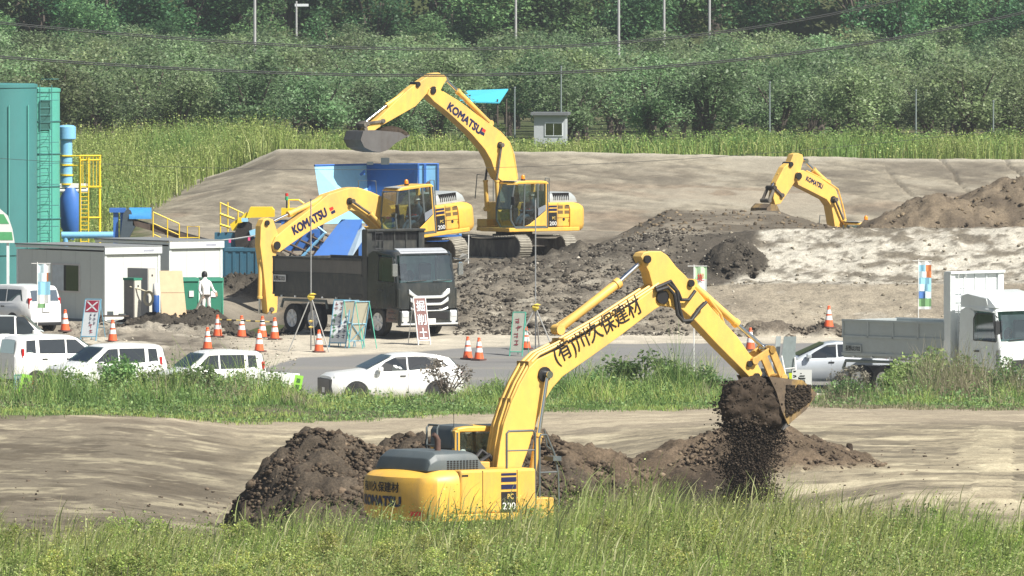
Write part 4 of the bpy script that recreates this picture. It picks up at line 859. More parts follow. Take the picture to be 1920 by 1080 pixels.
    if fg:
        q = MB()
        for j in (1,3,5,7):
            if j < len(bk): x, z = bk[j]; q.box(x-.05, x+.05, -.22, .24, z-.02, z+.13)
        q.build('clamp', M_YD, bm_)
    for off in (-.36, .36):
        a, c_, e = [pl(*q, OFF) for q in P['boom_cyl']]; cyl_part('boom_cylinder', a, c_, off, .085, M_YW, root, M_CHR if fg else M_STL, e)
    a, c_, e = [pl(*q, 0) for q in P['arm_cyl']]; cyl_part('arm_cylinder', a, c_, 0, .10, M_YW, root, P.get('rodm'), e)
    if fg:
        b = MB(); b.tube([Vector((x, .1, z)) for x, z in pp([(1046,612),(1085,585),(1120,558),(1152,532)], 0)], .035, 8); b.build('pipe', M_YW, root, True)
    # ---- arm
    oy = side*.17; out = [pl(a, c_, oy) for a, c_ in P['arm']]; b = MB(); b.prism(out, -.17, .17); ar = b.build('arm', M_YW, root, bevel=.018)
    for (a, c_), r_ in P.get('arm_pins', []):
        x, z = pl(a, c_, oy); q = MB(); q.lathe([(r_, -.24), (r_, .24)], (x, 0, z), 14, 'y'); q.build('pin', M_INK, ar, True)
    a, c_, e = [pl(*q, 0) for q in P['bkt_cyl']]; cyl_part('bucket_cylinder', a, c_, 0, .085, M_YW, root, M_CHR, e)
    b = MB()
    for k, (q0, q1, th) in enumerate(P['links']):
        x0, z0 = pl(*q0, 0); x1, z1 = pl(*q1, 0); dv = Vector((x1-x0, z1-z0)); nn = Vector((-dv.y, dv.x)).normalized()*th
        for yy in (-.24, .18): b.prism([(x0+nn.x, z0+nn.y), (x1+nn.x, z1+nn.y), (x1-nn.x, z1-nn.y), (x0-nn.x, z0-nn.y)], yy, yy+.06)
        b.lathe([(.09,-.27),(.09,.27)], (x0,0,z0), 12, 'y'); b.lathe([(.09,-.27),(.09,.27)], (x1,0,z1), 12, 'y')
    b.build('linkage', P.get('linkm', M_STL), root, bevel=.01)
    # ---- bucket
    hw = P.get('bw', .58); shell = [pl(a, c_, side*hw) for a, c_ in P['bucket']]
    mo = P['mouth']       # index pair of the open edge of the outline
    b = MB(); b.prism(shell, -hw, -hw+.05); b.prism(shell, hw-.05, hw)
    sm = P.get('bkt_side'); n = len(shell); vs, fs = [], []
    order = [(mo[1]+i) % n for i in range(n) if True]
    order = order[:((mo[0]-mo[1]) % n)+1]
    ctr = Vector((sum(p[0] for p in shell)/n, sum(p[1] for p in shell)/n))
    for i in order:
        p = Vector(shell[i]); q = p+(ctr-p).normalized()*.06
        for (xx, zz) in (p, q): vs += [(xx, -hw, zz), (xx, hw, zz)]
    for i in range(len(order)-1):
        o_ = i*4; fs += [(o_, o_+1, o_+5, o_+4), (o_+2, o_+6, o_+7, o_+3)]
    b.add(vs, fs)
    lip = shell[P.get('lip', mo[0])]; tip = pl(*P['tooth'], side*hw)
    bk_ = b.build('bucket', P.get('bktm', M_BKT), root)
    for k in range(5):
        yy = -hw+.07+k*(2*hw-.14)/4; q = MB(); v = Vector((tip[0]-lip[0], tip[1]-lip[1])); nn = Vector((-v.y, v.x)).normalized()*.05
        q.loft([[(lip[0]+nn.x,yy-.05,lip[1]+nn.y),(lip[0]+nn.x,yy+.05,lip[1]+nn.y),(lip[0]-nn.x,yy+.05,lip[1]-nn.y),(lip[0]-nn.x,yy-.05,lip[1]-nn.y)],[(tip[0]+nn.x*.2,yy-.03,tip[1]+nn.y*.2),(tip[0]+nn.x*.2,yy+.03,tip[1]+nn.y*.2),(tip[0]-nn.x*.2,yy+.03,tip[1]-nn.y*.2),(tip[0]-nn.x*.2,yy-.03,tip[1]-nn.y*.2)]])
        q.build('tooth', M_BKT, bk_)
    root['_pl'] = 0
    return root, pl, bm_, ar, cw, bk_
def boom_text(s, pl, bm_, p0, p1, side, hfrac, m=M_INK, bold=.01, size=1.0, space=1.0, name='lettering'):
    """writes s along the line p0 -> p1 (picture points of its base line) on the boom's visible side"""
    y = side*(.25+.006); A = Vector(pl(*p0, y)); B = Vector(pl(*p1, y)); L = (B-A).length; ex = (B-A)/L; ey = Vector((-ex.y, ex.x)); H = L*hfrac; c = (A+B)/2 + ey*H/2
    if ey.y < 0: ey = -ey; c = (A+B)/2 + ey*H/2
    def f(u, v): p = c + ex*u + ey*v; return (p.x, y, p.y)
    return lettering(s, f, m, bm_, size, bold, L, H, space, name)
# ---- the machine in front -------------------------------------------------------------------
HF = R(35)
d0 = 235.0; x0 = XU(917, d0)
PF = dict(
 person='operator seated inside the front machine with the lettered counterweight',
 boom=[(938,922),(932,875),(938,830),(945,795),(958,757),(974,722),(992,690),(1008,674),(1030,664),(1095,632),(1160,587),(1200,560),(1232,537),(1248,545),(1252,560),(1241,573),(1227,581),(1160,632),(1110,668),(1055,706),(1036,728),(1018,758),(1004,800),(990,845),(975,885),(966,922)],
 boom_back=[(926,878),(932,830),(938,795),(950,757),(966,720),(984,688),(1004,668),(1050,645),(1120,605),(1190,560),(1228,535)], back_sign=1,
 pins=[('boom_pin',(1020,702),.17),('boom_tip_pin',(1240,557),.15)],
 boom_cyl=[(986,925),(1005,812),(1021,702)],
 arm_cyl=[(1046,618),(1161,529),(1206,488)],
 arm=[(1202,482),(1207,474),(1218,471),(1240,471),(1252,479),(1268,500),(1286,517),(1302,538),(1330,572),(1356,602),(1382,630),(1406,664),(1422,684),(1430,700),(1424,714),(1410,712),(1392,693),(1347,648),(1302,600),(1276,578),(1258,575),(1240,573),(1228,552),(1217,510)],
 arm_pins=[((1212,486),.09),((1240,557),.16),((1294,531),.08),((1404,682),.07),((1417,706),.08)],
 bkt_cyl=[(1296,531),(1382,608),(1434,653)],
 links=[((1436,655),(1404,676),.07),((1436,655),(1458,708),.09)], linkm=M_YD,
 bucket=[(1442,706),(1505,713),(1532,738),(1512,768),(1478,796),(1466,770),(1456,735)], mouth=(4,0), lip=4, tooth=(1470,806), bw=.62, bktm=M_BKD)
ef, plf, bmf, arf, cwf, bkf = excavator((x0, d0, -.55), HF, 0, 'large yellow excavator in front, its lettered boom raised, spilling dark soil from its bucket', 0.0, PF, -1, fg=True)
boom_text('(有)川久保建材', plf, bmf, (1048,690), (1208,590), -1, .20, M_INK, .011)
def cwmap(u, v, z0, cy=-0.25):
    y = cy - u; return (-math.sqrt(2.80**2-y*y)-.012, y, z0+v)
lettering('有川久保建材', lambda u, v: cwmap(u, v, 1.78, .24), M_INK, cwf, 1.0, .018, 1.50, .22)
lettering("KOMATSU", lambda u, v: cwmap(u, v, 1.47, .24), M_NAVY, cwf, 1.0, .055, 1.60, .21, name='logo')
q = MB(); q.add([cwmap(u, v, 1.22, -.98) for u, v in ((-.16,-.05),(.16,-.05),(.16,.05),(-.16,.05))], [(0,1,2,3)]); q.build('reflector', M_RED, cwf, fix=False)
# black hoses at the arm joint
b = MB()
for off, pts in ((-.30, [(1226,540),(1250,530),(1266,545),(1272,580),(1278,600),(1290,604),(1306,580),(1318,568)]), (-.34, [(1226,545),(1248,538),(1260,552),(1266,590),(1276,602),(1292,600),(1308,578),(1320,566)]), (-.28,[(1232,538),(1256,527),(1270,548),(1276,562),(1290,562),(1302,545)])):
    b.tube([Vector((plf(a, c, -.25)[0], off, plf(a, c, -.25)[1])) for a, c in pts], .04, 8)
b.build('hose', M_BLK, arf, True)
b = MB()
for off in (-.12, .0): b.tube([Vector((plf(a, c, 0)[0], off, plf(a, c, 0)[1]+.02)) for a, c in ((1322,560),(1345,590),(1352,610),(1370,640),(1380,650))], .028, 6)
b.build('pipe', M_YW, arf, True)
# ---- falling soil and the load ---------------------------------------------------------------
Mw = ef.matrix_world.copy()
def inplane(px, py, off): x, z = plf(px, py, off); return Mw @ Vector((x, off, z))
P_, S_ = [], []
for i in range(38000):
    yy = rng.uniform(-.62, .62); py = 714+228*rng.random()**.8; f_ = min(max((py-790)/150, 0), 1)
    px = rng.normal(1413-12*f_, 25+3*math.sin(py*.11)-4*f_) + 5*math.sin(py*.07)
    if px > 1482-8*f_: continue
    if py > 800 and rng.random() < .35*f_*(.5+.5*math.sin(px*.35)): continue
    P_.append(inplane(px, py, yy)[:]); S_.append(rng.uniform(.005, .016)*(1.9 if py < 800 else 1.25)*rng.uniform(.5, 1.8))
for i in range(500):
    a, c = random.random(), random.random(); P_.append(inplane(1474+a*46, 722+c*(62-a*34), -.63)[:]); S_.append(rng.uniform(.012, .05))
P_ = np.array(P_); clods('falling_soil', P_, np.array(S_), pick(len(P_), [(.05,.038,.028),(.065,.05,.036),(.042,.033,.025)], .2), 'dark soil pouring out of the tilted bucket onto the spoil heap', 'falling soil')
b = MB()
outl = [(1440,709),(1466,712),(1470,740),(1474,770),(1474,800),(1440,808),(1400,802),(1366,796),(1352,765),(1356,737),(1370,718),(1402,709)]
rings = []
for yy, k in ((-.64,.72),(-.5,.95),(-.2,1.05),(.2,1.02),(.5,.92),(.64,.7)):
    c = Vector(plf(1412,756,yy)); ring = []
    for a, e in outl:
        p = Vector(plf(a, e, yy)); p = c+(p-c)*(k*(1+.1*random.uniform(-1,1))); ring.append((p.x, yy, p.y))
    rings.append(ring)
b.loft(rings); so_ = b.build('soil_load', M_SOILD, None, True); so_.matrix_world = Mw
md = so_.modifiers.new('sub', 'SUBSURF'); md.levels = 3; md.render_levels = 3
tx = bpy.data.textures.new('lump', 'CLOUDS'); tx.noise_scale = .18; md2 = so_.modifiers.new('disp', 'DISPLACE'); md2.texture = tx; md2.strength = .22; md2.mid_level = .5
tag(so_, 'dark lump of soil sliding out of the front bucket', 'soil')
# ---- the two behind, on the platform ----------------------------------------------------------
HB = math.atan2(-math.sin(R(38)), -math.cos(R(38)))
d2 = 417.0; x2 = XU(964, d2)
P2 = dict(person='operator seated in the cab of the machine whose bucket is raised above the blue hopper',
 boom=[(952,395),(962,376),(950,345),(935,335),(927,318),(921,300),(909,280),(885,252),(855,224),(832,204),(815,191),(802,177),(806,167),(820,165),(838,177),(857,189),(888,212),(915,232),(938,248),(955,265),(963,290),(970,335),(975,376),(968,395)],
 boom_back=[(968,335),(961,290),(952,265),(935,246),(912,230),(886,211),(856,188),(826,170)], back_sign=-1,
 pins=[('boom_pin',(937,272),.13),('boom_tip_pin',(812,170),.13)],
 boom_cyl=[(931,392),(928,338),(937,272)], arm_cyl=[(918,231),(857,170),(835,149)],
 arm=[(810,138),(822,136),(836,142),(838,150),(832,158),(826,170),(812,176),(800,176),(780,199),(715,236),(695,250),(686,252),(684,244),(690,238),(708,224),(742,190),(765,169),(784,155)],
 arm_pins=[((783,158),.1),((812,168),.13)], bkt_cyl=[(784,157),(724,198),(682,231)],
 links=[((682,231),(712,227),.05),((678,234),(684,262),.08)],
 bucket=[(681,246),(676,262),(683,276),(697,283),(713,286),(728,281),(742,268),(764,256),(750,248),(704,244)], mouth=(7,8), lip=7, tooth=(770,253), bw=.55)
e2, pl2, bm2, ar2, cw2, bk2 = excavator((x2, d2, 1.26), HB, 0, 'yellow excavator on the mound, boom raised high, holding its filled bucket in the air', R(94), P2, 1)
# the long boom lettering: base line runs from the arm end down to the bend
boom_text('KOMATSU', pl2, bm2, (838,204), (899,252), 1, .155, M_NAVY, .05, name='logo')
def sq(pl_, bm_, pts, m, nm='emblem'):
    q = MB(); q.quad(*[(pl_(a, c, .25)[0], .257, pl_(a, c, .25)[1]) for a, c in pts]); return q.build(nm, m, bm_, fix=False)
sq(pl2, bm2, [(905,240),(911,244),(909,249),(903,245)], M_RED); sq(pl2, bm2, [(903,246),(909,250),(907,255),(900,251)], M_NAVY)
b = MB(); vs = []
sh = [pl2(a, c, 0) for a, c in ((704,244),(718,238),(735,235),(748,240),(762,254),(740,262),(712,262))]
b.loft([[(x, yy, (z-sh[5][1])*k+sh[5][1]) for x, z in sh] for yy, k in ((-.5,.6),(-.3,.9),(0,1.05),(.3,.95),(.5,.7))]); lo = b.build('soil_load', M_SOILD, None, True); lo.matrix_world = e2.matrix_world.copy()
md2 = lo.modifiers.new('sub', 'SUBSURF'); md2.levels = 2; md2.render_levels = 2; tag(lo, 'brown soil heaped in the raised bucket', 'soil')
d1 = 398.0; x1 = XU(757, d1)
P1 = dict(person='operator seated in the cab of the machine digging behind the black dump truck',
 boom=[(742,440),(752,420),(722,372),(690,359),(666,351),(652,353),(615,365),(590,386),(547,419),(517,444),(511,458),(514,470),(524,473),(548,456),(580,434),(627,410),(657,394),(672,397),(700,418),(720,440)],
 boom_back=[(735,378),(690,358),(666,350),(650,352),(615,364),(590,385),(550,416),(524,438)], back_sign=-1,
 pins=[('boom_pin',(655,377),.13),('boom_tip_pin',(519,460),.15)],
 boom_cyl=[(722,432),(690,400),(657,377)], arm_cyl=[(616,367),(540,402),(508,417)],
 arm=[(489,424),(494,412),(503,408),(513,412),(522,440),(524,462),(517,480),(515,515),(513,548),(521,553),(520,580),(516,600),(508,604),(502,590),(498,545),(493,500),(488,460)],
 arm_pins=[((500,418),.1),((519,460),.13),((508,596),.09)], bkt_cyl=[(489,488),(487,560),(485,606)],
 links=[((486,606),(503,580),.05),((486,606),(480,622),.06)],
 bucket=[(508,600),(492,598),(474,606),(464,622),(468,642),(486,650),(510,640),(514,618)], mouth=(6,7), lip=6, tooth=(520,636), bw=.55)
e1, pl1, bm1, ar1, cw1, bk1 = excavator((x1, d1, 1.50), HB, R(5.5), 'yellow excavator tipped forward on the mound, digging behind the black dump truck', R(92), P1, 1)
boom_text('KOMATSU', pl1, bm1, (552,440), (614,404), 1, .19, M_NAVY, .05, name='logo')
sq(pl1, bm1, [(617,390),(624,387),(626,392),(619,396)], M_RED); sq(pl1, bm1, [(620,397),(627,393),(629,398),(622,402)], M_NAVY)
d3 = 425.0; x3 = XU(1606, d3)
P3 = dict(person='operator seated in the cab sunk behind the pale crusted slope',
 boom=[(1588,455),(1585,425),(1582,412),(1577,385),(1567,354),(1540,335),(1506,319),(1497,322),(1493,331),(1497,347),(1525,361),(1550,374),(1559,386),(1563,407),(1566,430),(1572,455)],
 boom_back=[(1583,412),(1578,385),(1568,353),(1541,334),(1508,318)], back_sign=-1,
 pins=[('boom_pin',(1562,374),.14),('boom_tip_pin',(1497,330),.14)],
 boom_cyl=[(1590,440),(1578,412),(1563,374)], arm_cyl=[(1550,342),(1525,318),(1509,302)],
 arm=[(1488,289),(1496,287),(1505,290),(1507,300),(1503,312),(1498,338),(1490,342),(1464,382),(1454,384),(1450,372),(1455,343),(1470,314),(1483,303)],
 arm_pins=[((1482,308),.1),((1497,330),.13)], bkt_cyl=[(1481,310),(1460,330),(1446,352)],
 links=[((1446,352),(1460,366),.05),((1446,352),(1436,376),.06)],
 bucket=[(1457,384),(1446,382),(1438,390),(1436,402),(1444,412),(1458,412),(1464,400)], mouth=(5,6), lip=5, tooth=(1466,416), bw=.5, bktm=M_BKD)
e3, pl3, bm3, ar3, cw3, bk3 = excavator((x3, d3, -.52), HB, 0, 'yellow excavator mostly hidden behind the pale slope, only boom, arm and cab roof showing', R(60), P3, 1, operator=False)
boom_text('KOMATSU', pl3, bm3, (1511,338), (1541,354), 1, .20, M_NAVY, .05, name='logo')
for e in (ef, e1, e2, e3):
    if '_pl' in e: del e['_pl']
    e['group'] = 'excavators'
# ================================================================== VEHICLES
M_TYRE = mat('tyre_rubber', (0.022,0.022,0.023), 0.85, dirt=DUST, dirt_amt=.25)
M_RIM = mat('alloy_rim', (.55,.56,.57), .3, .9, var=.05)
M_PLAS = mat('black_plastic', (.025,.026,.028), .5, var=.05)
M_HLAMP = mat('lamp_lens', (.72,.76,.78), .12, .3, coat=.6, var=.02)
M_TAIL = mat('tail_lens', (.45,.02,.02), .2, coat=.5)
M_CARGL = glass('car_glass', (.10,.15,.14), .2); M_SCREEN = glass('truck_screen', (.62,.80,.77), .30); M_INTR = mat('cab_trim', (.20,.36,.34), .7, var=.35, scale=4)  # M_INTR: teal windscreen reflections painted into the interior colour
def wheel(par, x, y, r, wd, name='wheel', rimm=None, side=1):
    b = MB(); b.lathe([(r*.62,-wd/2),(r*.93,-wd/2),(r,-wd*.35),(r,wd*.35),(r*.93,wd/2),(r*.62,wd/2)], (x, y, r), 22, 'y', cap=False); o = b.build(name, M_TYRE, par, True)
    q = MB(); s = side
    q.lathe([(r*.62, s*(wd/2-.01)),(r*.60, s*(wd/2-.03)),(r*.45, s*(wd/2-.07)),(r*.16, s*(wd/2-.03)),(r*.12, s*(wd/2+.01)),(.001, s*(wd/2+.015))], (x, y, r), 20, 'y', cap=False)
    for k in range(6):
        a = k*math.pi/3; q.box(-.035*r/.3, .035*r/.3, -.012, .012, r*.14, r*.6, Matrix.Translation((x, y+s*(wd/2-.035), r)) @ Matrix.Rotation(a, 4, 'Y'))
    q.build('rim', rimm or M_RIM, o, True); return o
def car(name, label, cat, loc, rz, S, paint, group=None):
    root = thing(name, label, cat, loc, rz, group)
    prof = S['top']; Wd = S['w']/2; zb = S.get('zb', .24); zbelt = S['belt']; tum = S.get('tumble', .80)
    px_ = [p[0] for p in prof][::-1]; pz = [p[1] for p in prof][::-1]
    def ztop(x): return float(np.interp(x, px_, pz))
    def belt(x): return float(np.interp(x, [p[0] for p in zbelt], [p[1] for p in zbelt]))
    x0, x1 = px_[0], px_[-1]
    def half(x):
        t = (x-(x0+x1)/2)/((x1-x0)/2); e = abs(t); return Wd*(1-.20*max(0, (e-.72)/.28)**2 - .03*e)
    def sec(x):
        zt = ztop(x); zbl = min(belt(x), zt-.03); w_ = half(x); k = min(1, max(0, (zt-zbl-.05)/.4)); wt = w_*(1-(1-tum)*k)
        wt = wt if k > 0 else w_*.94
        zmid = zb+(zbl-zb)*.55
        R_ = [(0,zb),(w_*.86,zb),(w_*.97,zb+.12),(w_,zmid),(w_*.985,zbl-.02),(w_*.965,zbl),(wt+.0,max(zt-.09*k-.015,zbl+.005)),(wt*.93,max(zt-.015,zbl+.01)),(wt*.6,zt+.012),(0,zt+.02)]
        return [(x, -y, z) for y, z in R_[::-1][:-1]] + [(x, y, z) for y, z in R_] [0:-1]
    xs_ = sorted(set([round(v, 3) for v in list(np.linspace(x0, x1, 34))+px_]))
    b = MB(); b.loft([sec(x) for x in xs_]); body = b.build('body', paint, root, True)
    def yside(x, z):
        zt = ztop(x); zbl = belt(x); w_ = half(x); k = min(1, max(0, (zt-zbl-.05)/.4)); wt = w_*(1-(1-tum)*k); t = (z-zbl)/max(zt-.09*k-.015-zbl, .05)
        return w_*.965+(wt-w_*.965)*min(max(t, 0), 1)
    for sgn in (1, -1):
        for poly in S['side']:
            q = MB(); q.add([(x, sgn*(yside(x, z)+.008), z) for x, z in poly], [tuple(range(len(poly)))]); q.build('side_window', M_CARGL, body, fix=False)
            if S.get('frames', True):
                q = MB(); n = len(poly); cx = sum(p[0] for p in poly)/n; cz = sum(p[1] for p in poly)/n
                q.add([(x+(x-cx)*.045, sgn*(yside(x, z)+.005), z+(z-cz)*.07) for x, z in poly], [tuple(range(n))]); q.build('window_trim', M_PLAS, body, fix=False)
    for nm, (xa, za, xb, zb2) in S['glass'].items():
        wa, wb = half(xa)*S.get('gw', .86), half(xb)*tum*.90; nx_, nz_ = zb2-za, -(xb-xa); l_ = math.hypot(nx_, nz_); sg = 1 if xa > 0 else -1; nx_, nz_ = abs(nx_)/l_*sg*.016, abs(nz_)/l_*.016+.012
        q = MB(); q.quad((xa+nx_,-wa,za+nz_),(xa+nx_,wa,za+nz_),(xb+nx_,wb,zb2+nz_),(xb+nx_,-wb,zb2+nz_)); q.build(nm, M_CARGL, body, fix=False)
    for sgn in (1, -1):
        for xx in S['wheels']:
            q = MB(); rr2 = S['r']*1.17; q.lathe([(.0, half(xx)*sgn+.004*sgn),(rr2, half(xx)*sgn+.004*sgn),(rr2,half(xx)*sgn-.1*sgn)], (xx, 0, S['r']), 22, 'y', cap=False)
            q.build('wheel_arch', M_PLAS, body)
    for sgn in (1, -1):
        for xx in S['wheels']: wheel(root, xx, sgn*(half(xx)-.09), S['r'], .2, side=sgn)
        q = MB(); xx, zz = S['mirror']; q.box(xx-.1, xx+.06, sgn*(Wd*.97) if sgn > 0 else sgn*(Wd*.97)-.17, sgn*(Wd*.97)+.17 if sgn > 0 else sgn*(Wd*.97), zz, zz+.15); q.build('mirror', paint, root, bevel=.04, seg=3)
        q = MB(); x_, z_, l_, h_ = S['lamp']; hy = half(x_)*.93
        q.box(x_-l_, x_+.03, sgn*hy-.26 if sgn > 0 else sgn*hy-.04, sgn*hy+.04 if sgn > 0 else sgn*hy+.26, z_, z_+h_); q.build('headlight', M_HLAMP, root, bevel=.03)
        q = MB(); x_, z_, l_, h_ = S['tail']; hy = half(x_)*.95; q.box(x_-.02, x_+l_, sgn*hy-.1 if sgn > 0 else sgn*hy-.03, sgn*hy+.03 if sgn > 0 else sgn*hy+.1, z_, z_+h_); q.build('tail_light', M_TAIL, root, bevel=.02)
        for xx in S.get('handles', ()):
            zz = belt(xx)-.12; q = MB(); q.box(xx-.09, xx+.09, sgn*(half(xx)-.005)-.02, sgn*(half(xx)-.005)+.02, zz, zz+.035); q.build('door_handle', M_PLAS, body)
        for xx in S.get('seams', (-.09, .85)): q = MB(); q.box(xx-.004, xx+.004, sgn*half(xx)*.99-.012, sgn*half(xx)*.99+.004, .35, belt(xx)-.01); q.build('door_seam', M_PLAS, body)
    q = MB(); xf = x1; ga, gb = S.get('grille', (.34,.62)); q.box(xf-.12, xf+.03, -Wd*S.get('gwd',.62), Wd*S.get('gwd',.62), ga, gb); q.build('grille', M_PLAS, root, bevel=.02)
    q = MB(); q.box(xf, xf+.03, -.165, .165, .36, .52); q.build('number_plate', M_WHM, root)
    q = MB(); q.box(x0-.03, x0, -.165, .165, S.get('rplate', .7), S.get('rplate', .7)+.16); q.build('number_plate', S.get('platem', M_WHM), root)
    q = MB(); q.box(x0-.035, x0+.25, -Wd*.8, Wd*.8, .22, .34); q.build('bumper', M_PLAS, root, bevel=.03)
    return root
SUV = dict(grille=(.30,.80), gwd=.80, w=1.79, top=[(2.16,.62),(2.12,.86),(1.95,.96),(1.05,1.06),(.98,1.08),(.12,1.50),(-.1,1.555),(-.7,1.575),(-1.35,1.50),(-1.72,1.42),(-2.05,1.06),(-2.14,.95),(-2.18,.5)], belt=[(-2.2,1.02),(-1.5,1.02),(1.1,.94),(2.2,.8)], tumble=.78,
 side=[[(.70,1.03),(-.28,1.04),(-.28,1.46),(.06,1.44),(.38,1.30)],[(-.36,1.05),(-1.42,1.12),(-1.30,1.40),(-.9,1.47),(-.36,1.465)],[(-1.48,1.13),(-1.66,1.17),(-1.40,1.37)]],
 glass=dict(windscreen=(.95,1.10,.14,1.49), rear_window=(-2.02,1.10,-1.74,1.40)), wheels=(1.34,-1.27), r=.34, mirror=(.62,1.02), lamp=(2.02,.80,.45,.10), tail=(-2.10,.86,.25,.12), handles=(-.15,-1.2), seams=(-.32,.72))
KEI = dict(w=1.475, top=[(1.70,.60),(1.66,.88),(1.50,.98),(.98,1.06),(.92,1.08),(.32,1.50),(.1,1.57),(-.6,1.60),(-1.45,1.55),(-1.60,1.45),(-1.70,1.0),(-1.72,.45)], belt=[(-1.75,1.0),(1.0,.98),(1.75,.85)], tumble=.84,
 side=[[(.72,1.06),(-.05,1.06),(-.05,1.45),(.24,1.44)],[(-.13,1.06),(-.92,1.07),(-.92,1.45),(-.13,1.455)],[(-1.06,1.08),(-1.36,1.10),(-1.33,1.43),(-1.06,1.44)]],
 glass=dict(windscreen=(.90,1.10,.34,1.49), rear_window=(-1.685,1.05,-1.62,1.44)), wheels=(1.1,-1.15), r=.29, mirror=(.62,1.05), lamp=(1.6,.72,.3,.16), tail=(-1.62,1.0,.08,.32), handles=(-.0,-.85), rplate=.58, platem=mat('yellow_plate',(.75,.6,.08),.5))
WAG = dict(w=1.69, top=[(2.05,.60),(2.02,.85),(1.85,.96),(1.12,1.04),(1.06,1.06),(.30,1.47),(.05,1.53),(-.8,1.56),(-1.75,1.53),(-1.95,1.45),(-2.12,.95),(-2.15,.45)], belt=[(-2.2,1.0),(1.1,.96),(2.1,.82)], tumble=.86,
 side=[[(.84,1.04),(.05,1.05),(.05,1.44),(.22,1.43)],[(-.03,1.05),(-.86,1.06),(-.86,1.455),(-.03,1.445)],[(-.94,1.06),(-1.78,1.08),(-1.66,1.45),(-.94,1.455)]],
 glass=dict(windscreen=(1.03,1.08,.32,1.46), rear_window=(-2.09,1.05,-1.97,1.43)), wheels=(1.3,-1.3), r=.31, mirror=(.72,1.03), lamp=(1.95,.74,.35,.14), tail=(-2.06,.80,.08,.38), handles=(.1,-.75), gw=.84)
VAN = dict(w=1.69, top=[(2.05,.60),(2.03,.92),(1.92,1.02),(1.30,1.14),(1.24,1.16),(.62,1.72),(.35,1.80),(-.8,1.83),(-1.75,1.80),(-1.95,1.70),(-2.08,1.1),(-2.1,.45)], belt=[(-2.2,1.1),(1.2,1.06),(2.1,.9)], tumble=.88,
 side=[[(1.02,1.14),(.30,1.15),(.30,1.70),(.56,1.68)],[(.20,1.15),(-.72,1.16),(-.72,1.71),(.20,1.70)],[(-.82,1.16),(-1.72,1.18),(-1.66,1.70),(-.82,1.71)]],
 glass=dict(windscreen=(1.22,1.18,.64,1.71), rear_window=(-2.06,1.15,-1.97,1.68)), wheels=(1.35,-1.3), r=.31, mirror=(.9,1.12), lamp=(1.93,.80,.25,.2), tail=(-2.03,.9,.08,.5), handles=(.35,-.6), gw=.86)
HAT = dict(w=1.70, top=[(1.95,.62),(1.90,.80),(1.70,.90),(1.02,1.02),(.95,1.04),(.05,1.46),(-.3,1.51),(-.8,1.48),(-1.4,1.36),(-1.80,1.12),(-1.98,1.0),(-2.02,.5)], belt=[(-2.1,1.02),(-1.2,1.0),(1.1,.92),(2.0,.8)], tumble=.78,
 side=[[(.74,1.0),(-.25,1.01),(-.25,1.41),(.02,1.39),(.35,1.22)],[(-.33,1.02),(-1.30,1.16),(-1.0,1.34),(-.6,1.42),(-.33,1.415)]],
 glass=dict(windscreen=(.92,1.06,.07,1.45), rear_window=(-1.76,1.16,-1.42,1.34)), wheels=(1.25,-1.25), r=.31, mirror=(.66,.98), lamp=(1.8,.74,.4,.12), tail=(-1.88,.92,.15,.22), handles=(-.1,-1.0))
MPV = dict(KEI, w=1.6, top=[(x*1.09, z*1.09) for x, z in KEI['top']], belt=[(x*1.09, z*1.09) for x, z in KEI['belt']], side=[[(x*1.09, z*1.09) for x, z in p] for p in KEI['side']], glass={k: tuple(q*1.09 for q in v) for k, v in KEI['glass'].items()}, platem=M_WHM)
DECK = dict(KEI, w=1.6, top=[(x, z*1.05) for x, z in KEI['top']], belt=[(x, z*1.05) for x, z in KEI['belt']], side=[[(x, z*1.05) for x, z in p] for p in KEI['side']], glass={k: (v[0], v[1]*1.05, v[2], v[3]*1.05) for k, v in KEI['glass'].items()})
def ang(deg): return R(deg)
# heading angles: 180 = facing left in the picture; >180 turns towards the camera
car('crossover', 'white crossover with a sloping roof parked alone at the edge of the asphalt', 'car', (XU(733, 333), 333, -1.0), ang(196), SUV, M_WHT, 'parked cars')
car('kei_car', 'white boxy kei car seen from its rear left corner at the photo edge', 'car', (XU(111, 341), 341, -.86), ang(27), MPV, M_WHT, 'parked cars')
car('station_wagon', 'white station wagon with green reflections on its windscreen behind the weeds', 'car', (XU(198, 335.5), 335.5, -.97), ang(210), MPV, M_WHT, 'parked cars')
dk = car('deck_van', 'white deck van with a low open bed at its tail, behind the bushes', 'van', (XU(390, 332.5), 332.5, -1.0), ang(204), DECK, M_WHT, 'parked cars')
q = MB(); q.box(-2.75,-1.6,-.74,.74,.50,.58); q.box(-2.75,-1.6,-.74,-.70,.58,.92); q.box(-2.75,-1.6,.70,.74,.58,.92); q.box(-2.79,-2.75,-.74,.74,.50,.92); q.build('cargo_bed', M_WHT, dk, bevel=.01)
car('minivan', 'white minivan mostly hidden behind the kei car, roof and windows showing', 'car', (XU(6, 351), 351, -.58), ang(14), dict(VAN, top=[(x, z*.95) for x, z in VAN['top']]), M_WHT, 'parked cars')
car('estate_car', 'white estate car with muddy bumper parked beside the grey site office', 'car', (XU(16, 371), 371, -.02), ang(130), dict(WAG, top=[(x, z*1.04) for x, z in WAG['top']]), M_WHT, 'parked cars')
car('hatchback', 'silver-blue hatchback parked behind the silver dump truck', 'car', (XU(1546, 341), 341, -.85), ang(187), HAT, M_SLV, 'parked cars')
M_TRK = mat('truck_black', (.022,.026,.026), .22, coat=.6, var=.06, dirt=DUST, dirt_amt=.10)
M_TRKM = mat('truck_black_matt', (.032,.036,.036), .38, var=.08, dirt=DUST, dirt_amt=.22)
M_TRW = mat('truck_white', (.70,.74,.74), .35, coat=.3, var=.03, dirt=(.4,.38,.33), dirt_amt=.18)
M_TRG = mat('truck_greywhite', (.36,.40,.40), .5, var=.05, dirt=(.3,.29,.26), dirt_amt=.22)
